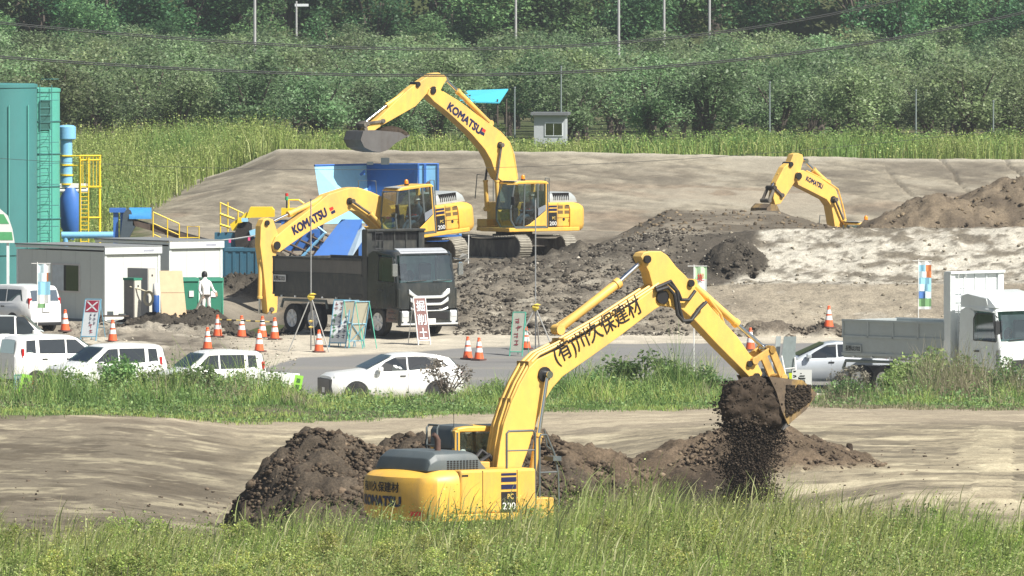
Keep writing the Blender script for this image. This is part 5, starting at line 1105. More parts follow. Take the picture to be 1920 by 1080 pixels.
M_CHP = mat('chrome_plate', (.80,.82,.83), .22, .55, var=.05)
M_REFL = mat('dusty_alu', (.50,.48,.43), .5, .4, var=.2, dirt=DUST, dirt_amt=.6)
def dump_truck(label, loc, rz, T):
    """local x: 0 at the front bumper, backwards negative; right side is y < 0"""
    root = thing('dump_truck', label, 'dump truck', loc, rz, 'dump trucks'); Pm, Pb = T['paint'], T['bedm']; H = T['hc']; w_ = 1.235
    # cab -------------------------------------------------
    def ring(y, k): return [(x*1.0 if x > -1.7 else x, y, z) for x, z in cabp]
    cabp = [(-.02,.95),(.0,1.25),(-.02,1.62),(-.05,1.75),(-.20,H-.22),(-.34,H-.05),(-.62,H),(-1.55,H),(-1.80,H-.12),(-1.86,1.3),(-1.86,.95)]
    b = MB(); rings = []
    for y, k in ((-w_,.0),(-w_+.03,.35),(-w_+.12,.8),(-w_+.28,1),(w_-.28,1),(w_-.12,.8),(w_-.03,.35),(w_,.0)):
        rings.append((y, k))
    z0, z1 = T.get('wz', (1.86, H-.20))
    def sect(pr): return [[(x-(1-k)*.13 if x > -.9 else x, y, z-(1-k)*.05*(1 if z > H-.3 else 0)) for x, z in pr] for y, k in rings]
    b.loft(sect([(-.02,.95),(.0,1.25),(-.02,1.62),(-.05,z0-.01),(-.30,z0-.01),(-1.30,z0-.01),(-1.86,z0-.01),(-1.86,1.3),(-1.86,.95)]))
    b.loft(sect([(-1.20,z0-.008),(-1.20,H-.2),(-1.30,H-.06),(-1.55,H),(-1.80,H-.12),(-1.86,z0-.008)]))
    b.loft(sect([(-.24,H-.17),(-.34,H-.05),(-.62,H),(-1.50,H-.002),(-1.32,H-.10),(-.40,H-.15)]))
    for sg in (-1, 1): b.tube([(-.19,sg*(w_-.06),z0-.04),(-.36,sg*(w_-.08),H-.14)], .055, 8)
    cab = b.build('cab', Pm, root, True)
    if T.get('deflector'):
        b = MB(); b.loft([[(x, y, H-.06+(z-H+.06)*k) for x, z in ((-.30,H-.06),(-.62,H+.30),(-1.5,H+.46),(-1.75,H+.40),(-1.80,H-.06))] for y, k in ((-w_,.0),(-w_+.04,.8),(-w_+.2,1),(w_-.2,1),(w_-.04,.8),(w_,0))]); b.build('roof_deflector', Pm, cab, True)
        b = MB(); b.prism([(-.62,H-.02),(-.70,H+.22),(-1.5,H+.36),(-1.76,H+.30),(-1.78,H-.02)], -w_+.005, -w_+.035); b.build('deflector_side', Pm, cab)
    b = MB()
    def fx(z): return float(np.interp(z, [1.62,1.75,H-.22,H-.05], [-.02,-.05,-.20,-.34]))
    pts = []
    for i in range(9):
        y = -w_+.13+(2*w_-.26)*i/8; e = max(0, (abs(y)-(w_-.30))/.2)**2*.07
        pts.append(((fx(z0)+.012-e, y, z0), (fx(z1)+.014-e, y*.965, z1)))
    q = MB(); q.loft([[a for a, c in pts], [c for a, c in pts]], cap=False, closed=False); q.build('windscreen', T.get('glass', M_SCREEN), cab, fix=False)
    q = MB(); q.box(-1.19,-1.16,-w_+.12,w_-.12,z0+.02,H-.18); q.box(-.55,-.16,-w_+.14,w_-.14,z0-.008,z0+.05); q.build('cab_trim', M_INTR, cab)
    q = MB(); q.box(-.98,-.86,-.75,-.28,z0,z0+.62); q.box(-.98,-.86,.28,.75,z0,z0+.62); q.build('seat_back', M_SEAT, cab, bevel=.04)
    q = MB(); q.lathe([(.19,-.015),(.21,0),(.19,.015),(.175,0)], (-.42,-.52,z0+.20), 18, 'x'); q.tube([(-.42,-.72,z0+.2),(-.42,-.32,z0+.2)], .015, 5); q.tube([(-.42,-.52,z0+.2),(-.30,-.52,z0+.0)], .02, 5); q.build('steering_wheel', M_INK, cab)
    q = MB(); q.tube([(fx(z0)+.05,-.9,z0+.02),(fx(z0)+.06,-.1,z0+.06)], .018, 5); q.tube([(fx(z0)+.05,.2,z0+.02),(fx(z0)+.06,.95,z0+.06)], .018, 5); q.build('wiper', M_INK, cab)
    for sg in (-1, 1):
        q = MB(); q.add([(x, sg*(w_+.004), z) for x, z in ((-.30,z0+.01),(-.42,H-.27),(-1.10,H-.27),(-1.19,H-.40),(-1.19,z0+.06),(-.72,z0+.01))], [tuple(range(6))]); q.build('side_window', M_CARGL, cab, fix=False)
        q = MB(); q.tube([(x, sg*(w_+.0), z) for x, z in ((-.26,z0-.02),(-.40,H-.25),(-1.12,H-.25),(-1.22,H-.40),(-1.22,z0+.02),(-.26,z0-.02))], .022, 5); q.build('window_trim', M_PLAS, cab)
        q = MB(); q.box(-1.20,-.98, sg*w_-.03, sg*w_+.03, 1.55, 1.60); q.build('door_handle', M_PLAS, cab)
        q = MB(); q.tube([(-.28,sg*w_,H-.30),(-.05,sg*(w_+.16),H-.36)], .02, 6); q.tube([(-.05,sg*(w_+.16),H-.42),(-.05,sg*(w_+.16),H-.9)], .018, 6); q.box(-.10,-.03, sg*(w_+.16)-.10, sg*(w_+.16)+.10, H-.88, H-.46); q.build('mirror', mat('dark_chrome', (.45,.47,.48), .2, .8) if T.get('chrome') else M_PLAS, cab, bevel=.03)
        q = MB(); q.prism([(-.05,.48),(-.02,.95),(-.45,1.0),(-.72,.98),(-.78,.50)], sg*w_-.02, sg*w_+.012); q.build('step_panel', Pm, cab, bevel=.01); q = MB(); q.prism([(-1.72,.98),(-1.62,.62),(-1.86,.55),(-1.88,1.0)], sg*w_-.02, sg*w_+.012); q.build('step_panel', Pm, cab, bevel=.01)
        q = MB(); q.box(-.62,-.20, sg*(w_)-.03, sg*(w_)+.03, .60,.64); q.box(-.62,-.20, sg*(w_)-.03, sg*(w_)+.03, .80,.84); q.build('step', M_PLAS, cab)
        q = MB(); q.box(-.10,.08, sg*1.02-.14, sg*1.02+.14, .66, .86); q.build('headlight', M_HLAMP, root, bevel=.05, seg=3)
        q = MB(); q.box(-.08,.05, sg*1.02-.10, sg*1.02+.10, .45, .58); q.build('fog_light', M_HLAMP, root, bevel=.04)
        q = MB(); q.box(-.30,-.06, sg*(w_-.05)-.05, sg*(w_-.05)+.062, 1.0, 1.66); q.build('corner_vane', Pm, cab, bevel=.03)
    # front face: grille bars and bumper
    if T.get('chrome'):
        def bar(nm, z, h_, dip, wdt, m):
            q = MB(); rg = []
            for i in range(25):
                y = -wdt+2*wdt*i/24; e = abs(y)/wdt; k_ = max(0,(e-.6)/.4); zz = z+dip*k_**1.3*1.4; hh = h_*(1+.7*k_); xo = .085-.04*e
                rg.append([(.0,y,zz),(xo,y,zz+.01),(xo+.01,y,zz+hh*.5),(xo-.01,y,zz+hh),(.0,y,zz+hh)])
            q.loft(rg); q.build(nm, m, cab, True)
        q = MB(); q.box(.0,.03,-.80,.80,.95,1.36); q.build('grille', M_INK, cab)
        bar('grille_bar', 1.30, .10, .12, .86, M_CHP); bar('grille_bar', 1.06, .09, .10, .80, M_CHP); bar('grille_bar', .86, .05, .05, .78, M_CHP)
        q = MB(); q.box(-.15,.04,-w_,w_,.40,.90); q.build('bumper', M_TRK, root, bevel=.05, seg=3); q = MB(); q.box(-.12,.065,-w_+.03,w_-.03,.40,.47); q.build('bumper_trim', M_CHP, root, bevel=.02)
        for sg in (-1, 1): q = MB(); q.box(-.14,.055, sg*1.02-.17, sg*1.02+.17, .50, .90); q.build('lamp_surround', M_CHP, root, bevel=.06, seg=3)
        q = MB(); q.box(.04,.062,-.78,.78,.60,.82); q.build('intake', M_INK, root)
        q = MB(); q.box(.05,.075,-.24,.24,.42,.62); q.build('number_plate', M_WHM, root)
        q = MB(); q.box(-.2,-.02,-w_,w_,.34,.40); q.build('lower_valance', M_PLAS, root)
        q = MB(); q.prism([(-.26,H-.12),(-.38,H-.02),(-.62,H+.05),(-.60,H+.0),(-.36,H-.08)], -1.0, 1.0); q.build('sun_visor', M_CHP, cab, True)
    else:
        q = MB(); q.box(-.15,.05,-w_,w_,.40,.90); q.build('bumper', Pm, root, bevel=.05, seg=3)
        q = MB(); q.box(.0,.03,-.8,.8,1.0,1.3); q.build('grille', M_PLAS, cab)
        q = MB(); q.box(.05,.07,-.2,.2,.45,.63); q.build('number_plate', M_WHM, root)
    # chassis, tank, wheels
    q = MB(); q.box(T['rear']+.1,-.3,-.45,.45,.62,.95); q.box(-3.1,-2.1,-1.1,1.1,.55,.62); q.build('chassis', M_PLAS, root)
    q = MB(); q.box(-3.25,-2.45,-1.22,-.75,.50,1.02); q.build('fuel_tank', M_REFL, root, bevel=.05)
    q = MB(); q.lathe([(.16,-.3),(.16,.3)], (-2.4,-.9,1.15), 12, 'x'); q.build('air_tank', M_CHP, root, True)
    for xx in T['axles']:
        for sg in (-1, 1): wheel(root, xx, sg*(w_-.16), .50, .29, side=sg, rimm=mat('rim_pale', (.72,.73,.72), .4, .1))
    q = MB()
    xa, xb = T['axles'][-1]-.62, T['axles'][1]+.62
    for sg in (-1, 1): q.tube([(xb+.1, sg*(w_-.12), .86),(xb, sg*(w_-.12), 1.12),(xa, sg*(w_-.12), 1.12),(xa-.12, sg*(w_-.12), .86)], .055, 6)
    q.build('mudguard', mat('mudguard_grey',(.16,.19,.18),.5), root)
    # bed ---------------------------------------------------
    xf, xr, zf, zt, hz = T.get('xf', -2.15), T['rear'], 1.34, T['zt'], T['zh']
    q = MB(); q.box(xr, xf, -1.2, 1.2, 1.22, 1.36); q.box(xr, xf, -w_, -w_+.06, 1.34, zt); q.box(xr, xf, w_-.06, w_, 1.34, zt); q.box(xr, xr+.06, -w_+.06, w_-.06, 1.36, zt)
    bed = q.build('bed', Pb, root, bevel=.012)
    if T.get('chrome'):
        for sg in (-1, 1): q = MB(); q.box(xr+.05, xf-.03, sg*w_-.012, sg*w_+.012, 2.10, zt-.06); q.build('side_panel', mat('bed_dusty', (.135,.128,.115), .6, var=.1, dirt=(.2,.19,.16), dirt_amt=.4), bed)
    q = MB()
    zr = T.get('rail_z', 1.98)
    for sg in (-1, 1):
        q.box(xr-.02, xf, sg*w_-.035, sg*w_+.035, zt-.05, zt+.02); q.box(xr-.02, xf, sg*w_-.03, sg*w_+.045, zr, zr+.07); q.box(xr-.02, xf, sg*w_-.03, sg*w_+.03, 1.30, 1.38)
        for i in range(T.get('ribs', 0)+1): xx = xr+.03+(xf-xr-.06)*i/max(T.get('ribs', 1), 1); q.box(xx-.035, xx+.035, sg*w_-.03, sg*w_+.03, zr if T.get('ribs') else 1.36, zt)
    q.build('side_rail', Pb, bed)
    q = MB(); q.box(xf+.02, xf+.16, -w_, w_, 1.25, hz); q.box(xf+.16, xf+.24, -w_, -w_+.25, 1.2, hz); q.box(xf+.16, xf+.24, w_-.25, w_, 1.2, hz); q.box(xf+.03, xf+.30, -w_-.01, w_+.01, hz-.06, hz+.02)
    q.box(xf-.02, xf+.28, -w_-.012, -w_+.02, 1.2, hz)
    for yy in (-.5, .0, .5): q.box(xf+.16, xf+.19, yy-.03, yy+.03, hz-.9, hz-.03)
    hb = q.build('headboard', T.get('hbm', Pb), root, bevel=.012)
    q = MB(); 
    for yy in (-w_+.30, -w_+.62): q.tube([(xf+.34, yy, 1.2),(xf+.34, yy, hz-.05)], .018, 5)
    for k in range(9): q.tube([(xf+.34,-w_+.30,1.35+k*.27),(xf+.34,-w_+.62,1.35+k*.27)], .014, 5)
    q.build('ladder', M_CHP if not T.get('chrome') else M_PLAS, hb)
    if T.get('mesh'):
        q = MB()
        for i in range(40): yy = -w_+.1+(2*w_-.2)*i/39; q.box(xf+.16, xf+.185, yy-.014, yy+.014, hz-.36, hz-.1)
        q.build('vent', M_INK, hb)
    for sg in (-1, 1):
        q = MB()
        for k in range(T.get('lamps', 7)): xx = xr+.5+k*.85; 
        for k in range(6): q.box(xr+.45+k*.8, xr+.52+k*.8, sg*w_-.02, sg*w_+.05, 1.22, 1.28)
        q.build('marker_lamp', M_HLAMP, bed)
    zc, pc = T['plate']; q = MB(); q.box(pc-.36, pc+.36, -w_-.05, -w_-.03, zc-.12, zc+.12); pl_ = q.build('side_number', T.get('pm', M_WHM), bed)
    lettering(T['text'], lambda u, v: (pc-.0+u, -w_-.055, zc+v), M_INK, pl_, .2, .006, .64, .17)
    return root, cab, bed
HT = ang(-53)
t1 = dump_truck('black dump truck with chrome grille and dark bed parked beside the digging excavator', (XU(804, 363.4), 363.4, .02), HT,
 dict(paint=M_TRK, bedm=M_TRKM, hc=2.96, chrome=True, rear=-7.35, axles=(-1.30,-5.05,-6.30), zt=2.60, zh=3.62, mesh=True, rail_z=2.02, plate=(1.86,-6.93), text='長野は3323', hbm=M_TRKM))
t2 = dump_truck('silver dump truck with a white cab and tall headboard at the right side', (XU(1930, 333.9), 333.9, -.98), ang(-46),
 dict(paint=M_TRW, bedm=M_TRG, hc=3.0, deflector=True, xf=-2.5, rear=-6.95, axles=(-1.3,-5.2,-6.3), zt=2.42, zh=4.02, ribs=4, rail_z=1.86, plate=(1.52,-6.45), text='長野は3702', pm=M_TRG, wz=(1.9,2.72), hbm=M_TRW))
b = MB(); b.box(-7.0,-3.6,-1.15,-.65,.95,1.2); 
# ================================================================== SITE BUILDINGS AND PLANT
M_PREF = mat('prefab_panel', (.60,.63,.59), .55, var=.03, dirt=(.5,.5,.45), dirt_amt=.15)
M_PREFT = mat('prefab_trim', (.72,.76,.74), .45, var=.03)
M_ROOF = mat('roof_sheet', (.20,.21,.21), .6)
M_CURT = mat('curtain_grey', (.55,.60,.62), .8)
def box_thing(o, x0, x1, y0, y1, z0, z1, m, name, bevel=0): q = MB(); q.box(x0, x1, y0, y1, z0, z1); return q.build(name, m, o, bevel=bevel)
def prefab(label, px, d, rz, Lx, Ly, h, window=None, trim=True):
    """corner of the two visible walls at (px,d); long wall runs along local -x, short wall along local +y"""
    x = XU(px, d); t = thing('site_office', label, 'site office', (x, d, gz(x, d)-.05), rz, 'site offices')
    q = MB(); q.box(-Lx, 0, 0, Ly, .12, h-.18); w = q.build('wall', M_PREF, t)
    for k in range(1, 5): pass
    q = MB()
    for k in range(1, 6): xx = -Lx*k/6; q.box(xx-.006, xx+.006, -.004, .01, .14, h-.2)
    for k in range(1, 3): yy = Ly*k/3; q.box(-.01, .004, yy-.008, yy+.008, .14, h-.2)
    q.build('panel_joint', mat('joint_grey', (.45,.47,.45), .6), w)
    q = MB(); q.box(-.06, .03, -.03, .06, .1, h-.18); q.build('corner_post', M_PREFT, w); q = MB(); q.box(-.06, .03, Ly-.06, Ly+.03, .1, h-.18); q.build('corner_post', M_PREFT, w); q = MB(); q.box(-Lx-.03, -Lx+.06, -.03, .06, .1, h-.18); q.build('corner_post', M_PREFT, w)
    q = MB(); q.box(-Lx-.08, .08, -.08, Ly+.08, h-.02, h+.03); rf = q.build('roof', M_ROOF, t)
    q = MB(); q.box(.02, .10, -.06, Ly+.06, h-.26, h-.03); q.box(-Lx-.06, .0, -.05, .0, h-.12, h-.03); q.build('fascia', M_PREFT, rf)
    q = MB(); q.box(.098,.104, Ly-.75, Ly-.30, h-.19, h-.11); q.build('maker_strip', mat('strip_grey', (.35,.36,.42), .5), rf)
    q = MB(); q.box(-Lx, 0, 0, Ly, 0, .13); q.build('skid', M_ROOF, t)
    if window:
        xa, xb, za, zb = window; q = MB(); q.box(xa, xb, -.035, .0, za, zb); f = q.build('window', mat('window_alu', (.60,.57,.54), .5), w)
        q = MB(); xm = (xa+xb)/2; q.box(xa+.06, xm-.03, -.045, -.03, za+.06, zb-.06); q.build('curtain', M_CURT, f)
        q = MB(); q.box(xm+.03, xb-.06, -.045, -.03, za+.06, zb-.06); q.build('pane', M_GLD2, f)
        q = MB(); q.box(xm-.10, xm+.03, -.046, -.034, za+.06, zb-.06); q.box(xm+.03, xb-.06, -.028, -.026, za+.06, zb-.06); q.build('opening', M_INK, f)
    return t
prefab('long grey-shaded site office with a sliding window and an end wall in sun', 197, 379, ang(-53), 5.5, 2.35, 2.72, (-3.30,-1.55,1.05,2.08))
prefab('second site office standing behind the first, pale end wall above the plywood sheet', 318, 386, ang(-53), 4.6, 2.3, 2.62)
# plant: silos
M_SILO = mat('silo_teal', (.05,.205,.20), .6, var=.06, scale=1.2, dirt=(.06,.16,.16), dirt_amt=.4)  # big silo's shade is put into this darker teal
M_SILOE = mat('silo_green', (.10,.40,.34), .5, var=.06)
def silo(label, px, d, r, top, base=None):
    x = XU(px, d); z = gz(x, d); t = thing('silo', label, 'silo', (x, d, z), 0, 'silos'); h = W(px, top, d).z - z
    q = MB(); q.lathe([(r,0),(r,h-.12),(r+.03,h-.12),(r+.03,h),(r-.1,h+.03),(.3,h+.05),(.01,h+.05)], (0,0,0), 64, cap=False); s = q.build('shell', M_SILO, t, True)
    q = MB()
    for k in range(1, 6 if r < 1.2 else 2): q = MB(); q.lathe([(r,h*k/6-.02),(r+.035,h*k/6-.02),(r+.035,h*k/6+.02),(r,h*k/6+.02)], n=64, cap=False); q.build('hoop', M_SILO, s)
    if r < 1.2: s.data.materials[0] = mat('silo_bright', (.085,.37,.29), .5, var=.05)  # lit copy of the silo teal, sunlight put into the colour
    return t, s, h, r
t_, s_, h_, r_ = silo('big teal silo cut off by the left edge of the photo', -6, 404, 1.53, 158)
q = MB(); a0 = R(-52)
for (ax, w2) in ((.35,.035),(.90,.045)):
    a = -math.pi/2+ax; q.tube([(math.cos(a)*(r_+.06), math.sin(a)*(r_+.06), .5),(math.cos(a)*(r_+.06), math.sin(a)*(r_+.06), h_*.9)], w2*.6, 6)
q.build('pipe', M_SILOE, s_)
t_, s_, h_, r_ = silo('second teal silo with a caged ladder, standing right behind the big one', 62, 407, 1.03, 166)
q = MB()
for ax in (.28, .72):
    a = -math.pi/2+ax; q.tube([(math.cos(a)*(r_+.12), math.sin(a)*(r_+.12), .2),(math.cos(a)*(r_+.12), math.sin(a)*(r_+.12), h_+.15)], .018, 5)
for k in range(26):
    z = .4+k*(h_-.3)/26; a, c = -math.pi/2+.28, -math.pi/2+.72; q.tube([(math.cos(a)*(r_+.12), math.sin(a)*(r_+.12), z),(math.cos(c)*(r_+.12), math.sin(c)*(r_+.12), z)], .011, 4)
for k in range(8):
    z = 2.2+k*.8; pts = [(math.cos(-math.pi/2+.5)*(r_+.45)+.34*math.cos(b_), math.sin(-math.pi/2+.5)*(r_+.45)+.34*math.sin(b_), z) for b_ in np.linspace(-2.6, 2.6, 12)-math.pi/2+.5]; q.tube(pts, .010, 4)
q.build('ladder', M_SILO, s_)
q = MB(); a = -math.pi/2+.5; q.box(-.22,.22,-.05,.06,-.55,.55, Matrix.Translation((math.cos(a)*r_, math.sin(a)*r_, h_-1.0)) @ Matrix.Rotation(.5, 4, 'Z')); q.build('inspection_hatch', mat('hatch_dark', (.02,.10,.085), .6), s_)
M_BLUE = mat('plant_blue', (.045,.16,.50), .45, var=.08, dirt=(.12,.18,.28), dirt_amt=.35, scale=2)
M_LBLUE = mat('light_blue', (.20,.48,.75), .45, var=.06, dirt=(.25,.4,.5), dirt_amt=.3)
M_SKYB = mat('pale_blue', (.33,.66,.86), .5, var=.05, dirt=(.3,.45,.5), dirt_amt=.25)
M_TEAL = mat('container_teal', (.035,.13,.20), .55, var=.08, dirt=(.1,.15,.17), dirt_amt=.3)
M_SAFY = mat('safety_yellow', (.85,.60,.03), .45, var=.05)
M_RUST = mat('rusty_steel', (.085,.06,.045), .85, var=.4, dirt=(.16,.14,.12), dirt_amt=.5)
# dust collector
d = 409; x = XU(127, d); z0 = gz(x, d); t = thing('dust_collector', 'blue dust collector with a pale round cap beside the teal silo', 'dust collector', (x, d, z0))
zz = lambda py, dd=d: W(127, py, dd).z - z0
q = MB(); q.lathe([(.30,zz(262)),(.34,zz(260)),(.34,zz(238)),(.25,zz(235)),(.0,zz(234))], (-.02,0,0), 28, cap=False); q.build('cap', M_LBLUE, t, True)
q = MB(); q.lathe([(.23,zz(350)),(.23,zz(262))], (-.05,0,0), 24); bd = q.build('filter_body', M_LBLUE, t, True)
q = MB()
for py in (292, 309, 328, 345): q.lathe([(.24,zz(py)-.03),(.27,zz(py)-.03),(.27,zz(py)+.03),(.24,zz(py)+.03)], (-.05,0,0), 24, cap=False)
q.build('band', M_SAFY, bd)
q = MB(); q.lathe([(.12,zz(450)),(.2,zz(440)),(.40,zz(425)),(.42,zz(372)),(.25,zz(352))], (.12,0,0), 24); q.build('hopper', M_BLUE, t, True)
q = MB(); q.box(-.3,.75,-.2,.2,zz(352),zz(344)); q.lathe([(.09,-.35),(.09,.8)], (0,-.1,zz(357)), 10, 'x'); q.build('fan_duct', M_WHM, t)
# yellow ladder tower
d = 407; x = XU(155, d); z0 = gz(x, d); t = thing('access_tower', 'yellow steel access tower with ladder and railings beside the blue collector', 'access tower', (x, d, z0)); zz = lambda py: W(155, py, d).z - z0
q = MB()
for xx in (-.10, .66): 
    for yy in (-.35, .35): q.tube([(xx,yy,-.1),(xx,yy,zz(291))], .035, 6)
q.build('frame', M_SAFY, t)
q = MB()
for xx in (-.06, .24): q.tube([(xx,-.42,0),(xx,-.42,zz(295))], .028, 6)
for k in range(22): q.tube([(-.06,-.42,.2+k*.155),(.24,-.42,.2+k*.155)], .016, 5)
q.build('ladder', M_SAFY, t)
q = MB()
for py in (292, 300, 350, 408):
    q.tube([(-.12,-.37,zz(py)),(.70,-.37,zz(py))], .03, 6); q.tube([(-.12,.37,zz(py)),(.70,.37,zz(py))], .03, 6)
for k in range(7): q.tube([(-.1+k*.13,-.37,zz(350)),(-.1+k*.13,-.37,zz(292))], .014, 5)
q.tube([(-.75,-.3,zz(292)),(.0,-.37,zz(292))], .025, 6); q.tube([(-.75,-.3,zz(310)),(.0,-.37,zz(310))], .02, 6)
q.build('railing', M_SAFY, t)
q = MB(); q.box(-.14,.72,-.4,.4,zz(351),zz(349)); q.build('platform', M_SAFY, t)
# conveyor head
d = 402; x = XU(250, d); z0 = gz(x, d); t = thing('conveyor', 'blue belt conveyor with a drum cover and yellow handrail sloping to the right', 'conveyor', (x, d, z0)); XX = lambda px: XU(px, d)-x
zz = lambda py: W(250, py, d).z - z0
q = MB(); q.box(XX(206),XX(236),-.4,.4,zz(398),zz(390)); q.box(XX(213),XX(222),-.3,.3,0,zz(398)); q.box(XX(226),XX(236),-.3,.3,0,zz(398)); q.build('support_frame', M_BLUE, t)
q = MB(); n_ = 14; q.loft([[(xx, .55*math.cos(math.pi*k/n_), zz(410)+.42*math.sin(math.pi*k/n_)) for k in range(n_+1)] for xx in (XX(243), XX(284))]); q.build('drum_cover', mat('cover_blue', (.05,.26,.58), .4), t, True)
q = MB(); q.prism([(XX(226),zz(450)),(XX(232),zz(400)),(XX(240),zz(390)),(XX(247),zz(395)),(XX(254),zz(425)),(XX(240),zz(450))], -.5,.5); q.build('end_plate', mat('slate', (.06,.085,.105), .6), t)
q = MB()
for yy in (-.45,.45): q.prism([(XX(250),zz(412)),(XX(250),zz(422)),(XX(400),zz(465)),(XX(400),zz(452))], yy-.05, yy+.05)
for k in range(12): xx = XX(255+k*12); q.tube([(xx,-.45,zz(416+k*3.6)),(xx,.45,zz(416+k*3.6))], .05, 6)
q.build('truss', M_RUST, t)
q = MB(); q.prism([(XX(252),zz(411)),(XX(252),zz(414)),(XX(400),zz(455)),(XX(400),zz(451))], -.38, .38); q.build('belt', M_BLK, t)
q = MB()
for p, py in ((288,397),(315,408),(337,419)): q.tube([(XX(p),-.55,zz(py+48)),(XX(p),-.55,zz(py))], .025, 6)
q.tube([(XX(288),-.55,zz(397)),(XX(337),-.55,zz(419))], .028, 6); q.tube([(XX(288),-.55,zz(418)),(XX(337),-.55,zz(440))], .022, 6)
q.tube([(XX(288),-.55,zz(438)),(XX(325),-.55,zz(455))], .022, 6)
q.tube([(XX(352),-.5,zz(455)),(XX(352),-.5,zz(424)),(XX(374),-.5,zz(424)),(XX(374),-.5,zz(455))], .025, 6); q.tube([(XX(337),-.5,zz(445)),(XX(374),-.5,zz(445))], .02, 6)
q.build('handrail', M_SAFY, t)
d = 405; x = XU(170, d); z0 = gz(x, d); t = thing('blue_pipe', 'thick pale blue pipe lying between the silo and the conveyor', 'pipe', (x, d, W(170,441,d).z)); q = MB(); q.tube([(-1.1,0,0),(-.4,0,0),(.9,.1,.0)], .13, 12); q.tube([(-.95,-.0,0),(-.95,0,-.6)], .1, 10); tag(t, None); q.build('pipe_run', M_LBLUE, t, True)
# mixer: yellow hoods, dark chute, teal skip
d = 402; x = XU(460, d); z0 = gz(x, d); t = thing('mixing_plant', 'soil mixing plant with yellow hoods, stair rails and a black rubber curtain', 'mixing plant', (x, d, z0)); XX = lambda px: XU(px, d)-x; zz = lambda py: W(460, py, d).z - z0
q = MB(); q.loft([[(px_, yy, z) for px_, z in ((XX(462),zz(408)),(XX(470),zz(388)),(XX(510),zz(388)),(XX(515),zz(394)),(XX(515),zz(406)))] for yy in (-.6,.6)]); q.build('hood', M_SAFY, t)
q = MB(); q.box(XX(528),XX(585),-.5,.5,zz(406),zz(390)); q.build('hood', M_SAFY, t)
q = MB(); q.prism([(XX(432),zz(420)),(XX(462),zz(398)),(XX(470),zz(405)),(XX(452),zz(432)),(XX(436),zz(432))], -.5,.5); q.build('chute', M_SAFY, t)
q = MB(); q.prism([(XX(443),zz(466)),(XX(441),zz(436)),(XX(447),zz(420)),(XX(462),zz(413)),(XX(472),zz(420)),(XX(473),zz(466))], -.62,.3); q.build('curtain', mat('rubber_curtain', (.03,.026,.022), .85, var=.5, scale=12), t)
q = MB(); q.box(XX(403),XX(444),-.5,.5,zz(470),zz(436)); q.build('side_plate', M_TEAL, t); q = MB(); q.box(XX(470),XX(488),-.5,.5,zz(475),zz(440)); q.build('side_plate', M_TEAL, t)
q = MB(); q.prism([(XX(470),zz(440)),(XX(468),zz(432)),(XX(480),zz(428)),(XX(486),zz(440)),(XX(484),zz(446))], -.7,-.55); q.box(XX(454),XX(466),-.75,-.6,zz(415),zz(408)); q.build('bracket', M_SKYB, t)
q = MB()
for p, a, c in ((414,436,379),(428,434,378),(447,412,393)): q.tube([(XX(p),-.55,zz(a)),(XX(p),-.55,zz(c))], .028, 6)
q.tube([(XX(413),-.55,zz(379)),(XX(458),-.55,zz(400))], .03, 6); q.tube([(XX(413),-.55,zz(400)),(XX(440),-.55,zz(410))], .05, 6); q.tube([(XX(413),-.55,zz(420)),(XX(432),-.55,zz(426))], .05, 6)
q.tube([(XX(541),.3,zz(390)),(XX(541),.3,zz(375)),(XX(560),.3,zz(375)),(XX(570),.3,zz(382))], .035, 6); q.build('handrail', M_SAFY, t)
q = MB(); q.box(XX(490),XX(580),-.3,.3,zz(418),zz(412)); q.box(XX(528),XX(534),-.4,-.3,zz(440),zz(412)); q.box(XX(505),XX(600),-.3,.4,zz(470),zz(430)); q.build('machine_body', M_BLUE, t)
q = MB()
for k in range(5): q.tube([(XX(520+k*22),-.5,zz(462-k*6)),(XX(560+k*22),-.5,zz(480-k*6))], .05, 6); q.tube([(XX(520+k*22),-.45,zz(482)),(XX(545+k*22),-.45,zz(445-k*4))], .04, 6)
q.build('roller', M_RUST, t)
q = MB()
q.tube([(XX(548),-.5,zz(500)),(XX(610),-.5,zz(436))], .06, 6); q.tube([(XX(590),-.5,zz(420)),(XX(612),-.5,zz(437))], .05, 6); q.tube([(XX(520),-.5,zz(486)),(XX(600),-.5,zz(486))], .07, 6); q.build('frame_bar', M_LBLUE, t)
q = MB(); q.tube([(XX(538),-.3,zz(392)),(XX(538),-.3,zz(375))], .03, 6); st = q.build('signal_tower', M_INK, t); 
q = MB(); q.lathe([(.06,zz(375)),(.06,zz(368))], (XX(538),-.3,0), 10); q.build('green_lamp', mat('green_lens', (.05,.4,.2), .3), st); q = MB(); q.lathe([(.06,zz(367.5)),(.06,zz(362))], (XX(538),-.3,0), 10); q.build('red_lamp', M_RED, st)
# hanging hose with pink ties
tt = MB(); pth = [(XU(385,398),398,W(385,452,398).z),(XU(410,398),398,W(410,451,398).z),(XU(440,398),398,W(440,448,398).z),(XU(472,398),398,W(472,443,398).z),(XU(488,398),398,W(488,440,398).z)]
tt.tube(pth, .035, 6); h = tt.build('hose', mat('grey_hose', (.36,.38,.37), .7), None, True); tag(h, 'thin grey hose strung past the mixing plant with pink ties', 'hose')
tt = MB()
for p, py in ((431,452),(467,448)): o_ = W(p, py, 397.9); tt.box(o_.x-.04, o_.x+.04, 397.85, 397.95, o_.z-.06, o_.z+.06)
tt.build('tie', mat('pink_tie', (.8,.1,.25), .5), h)
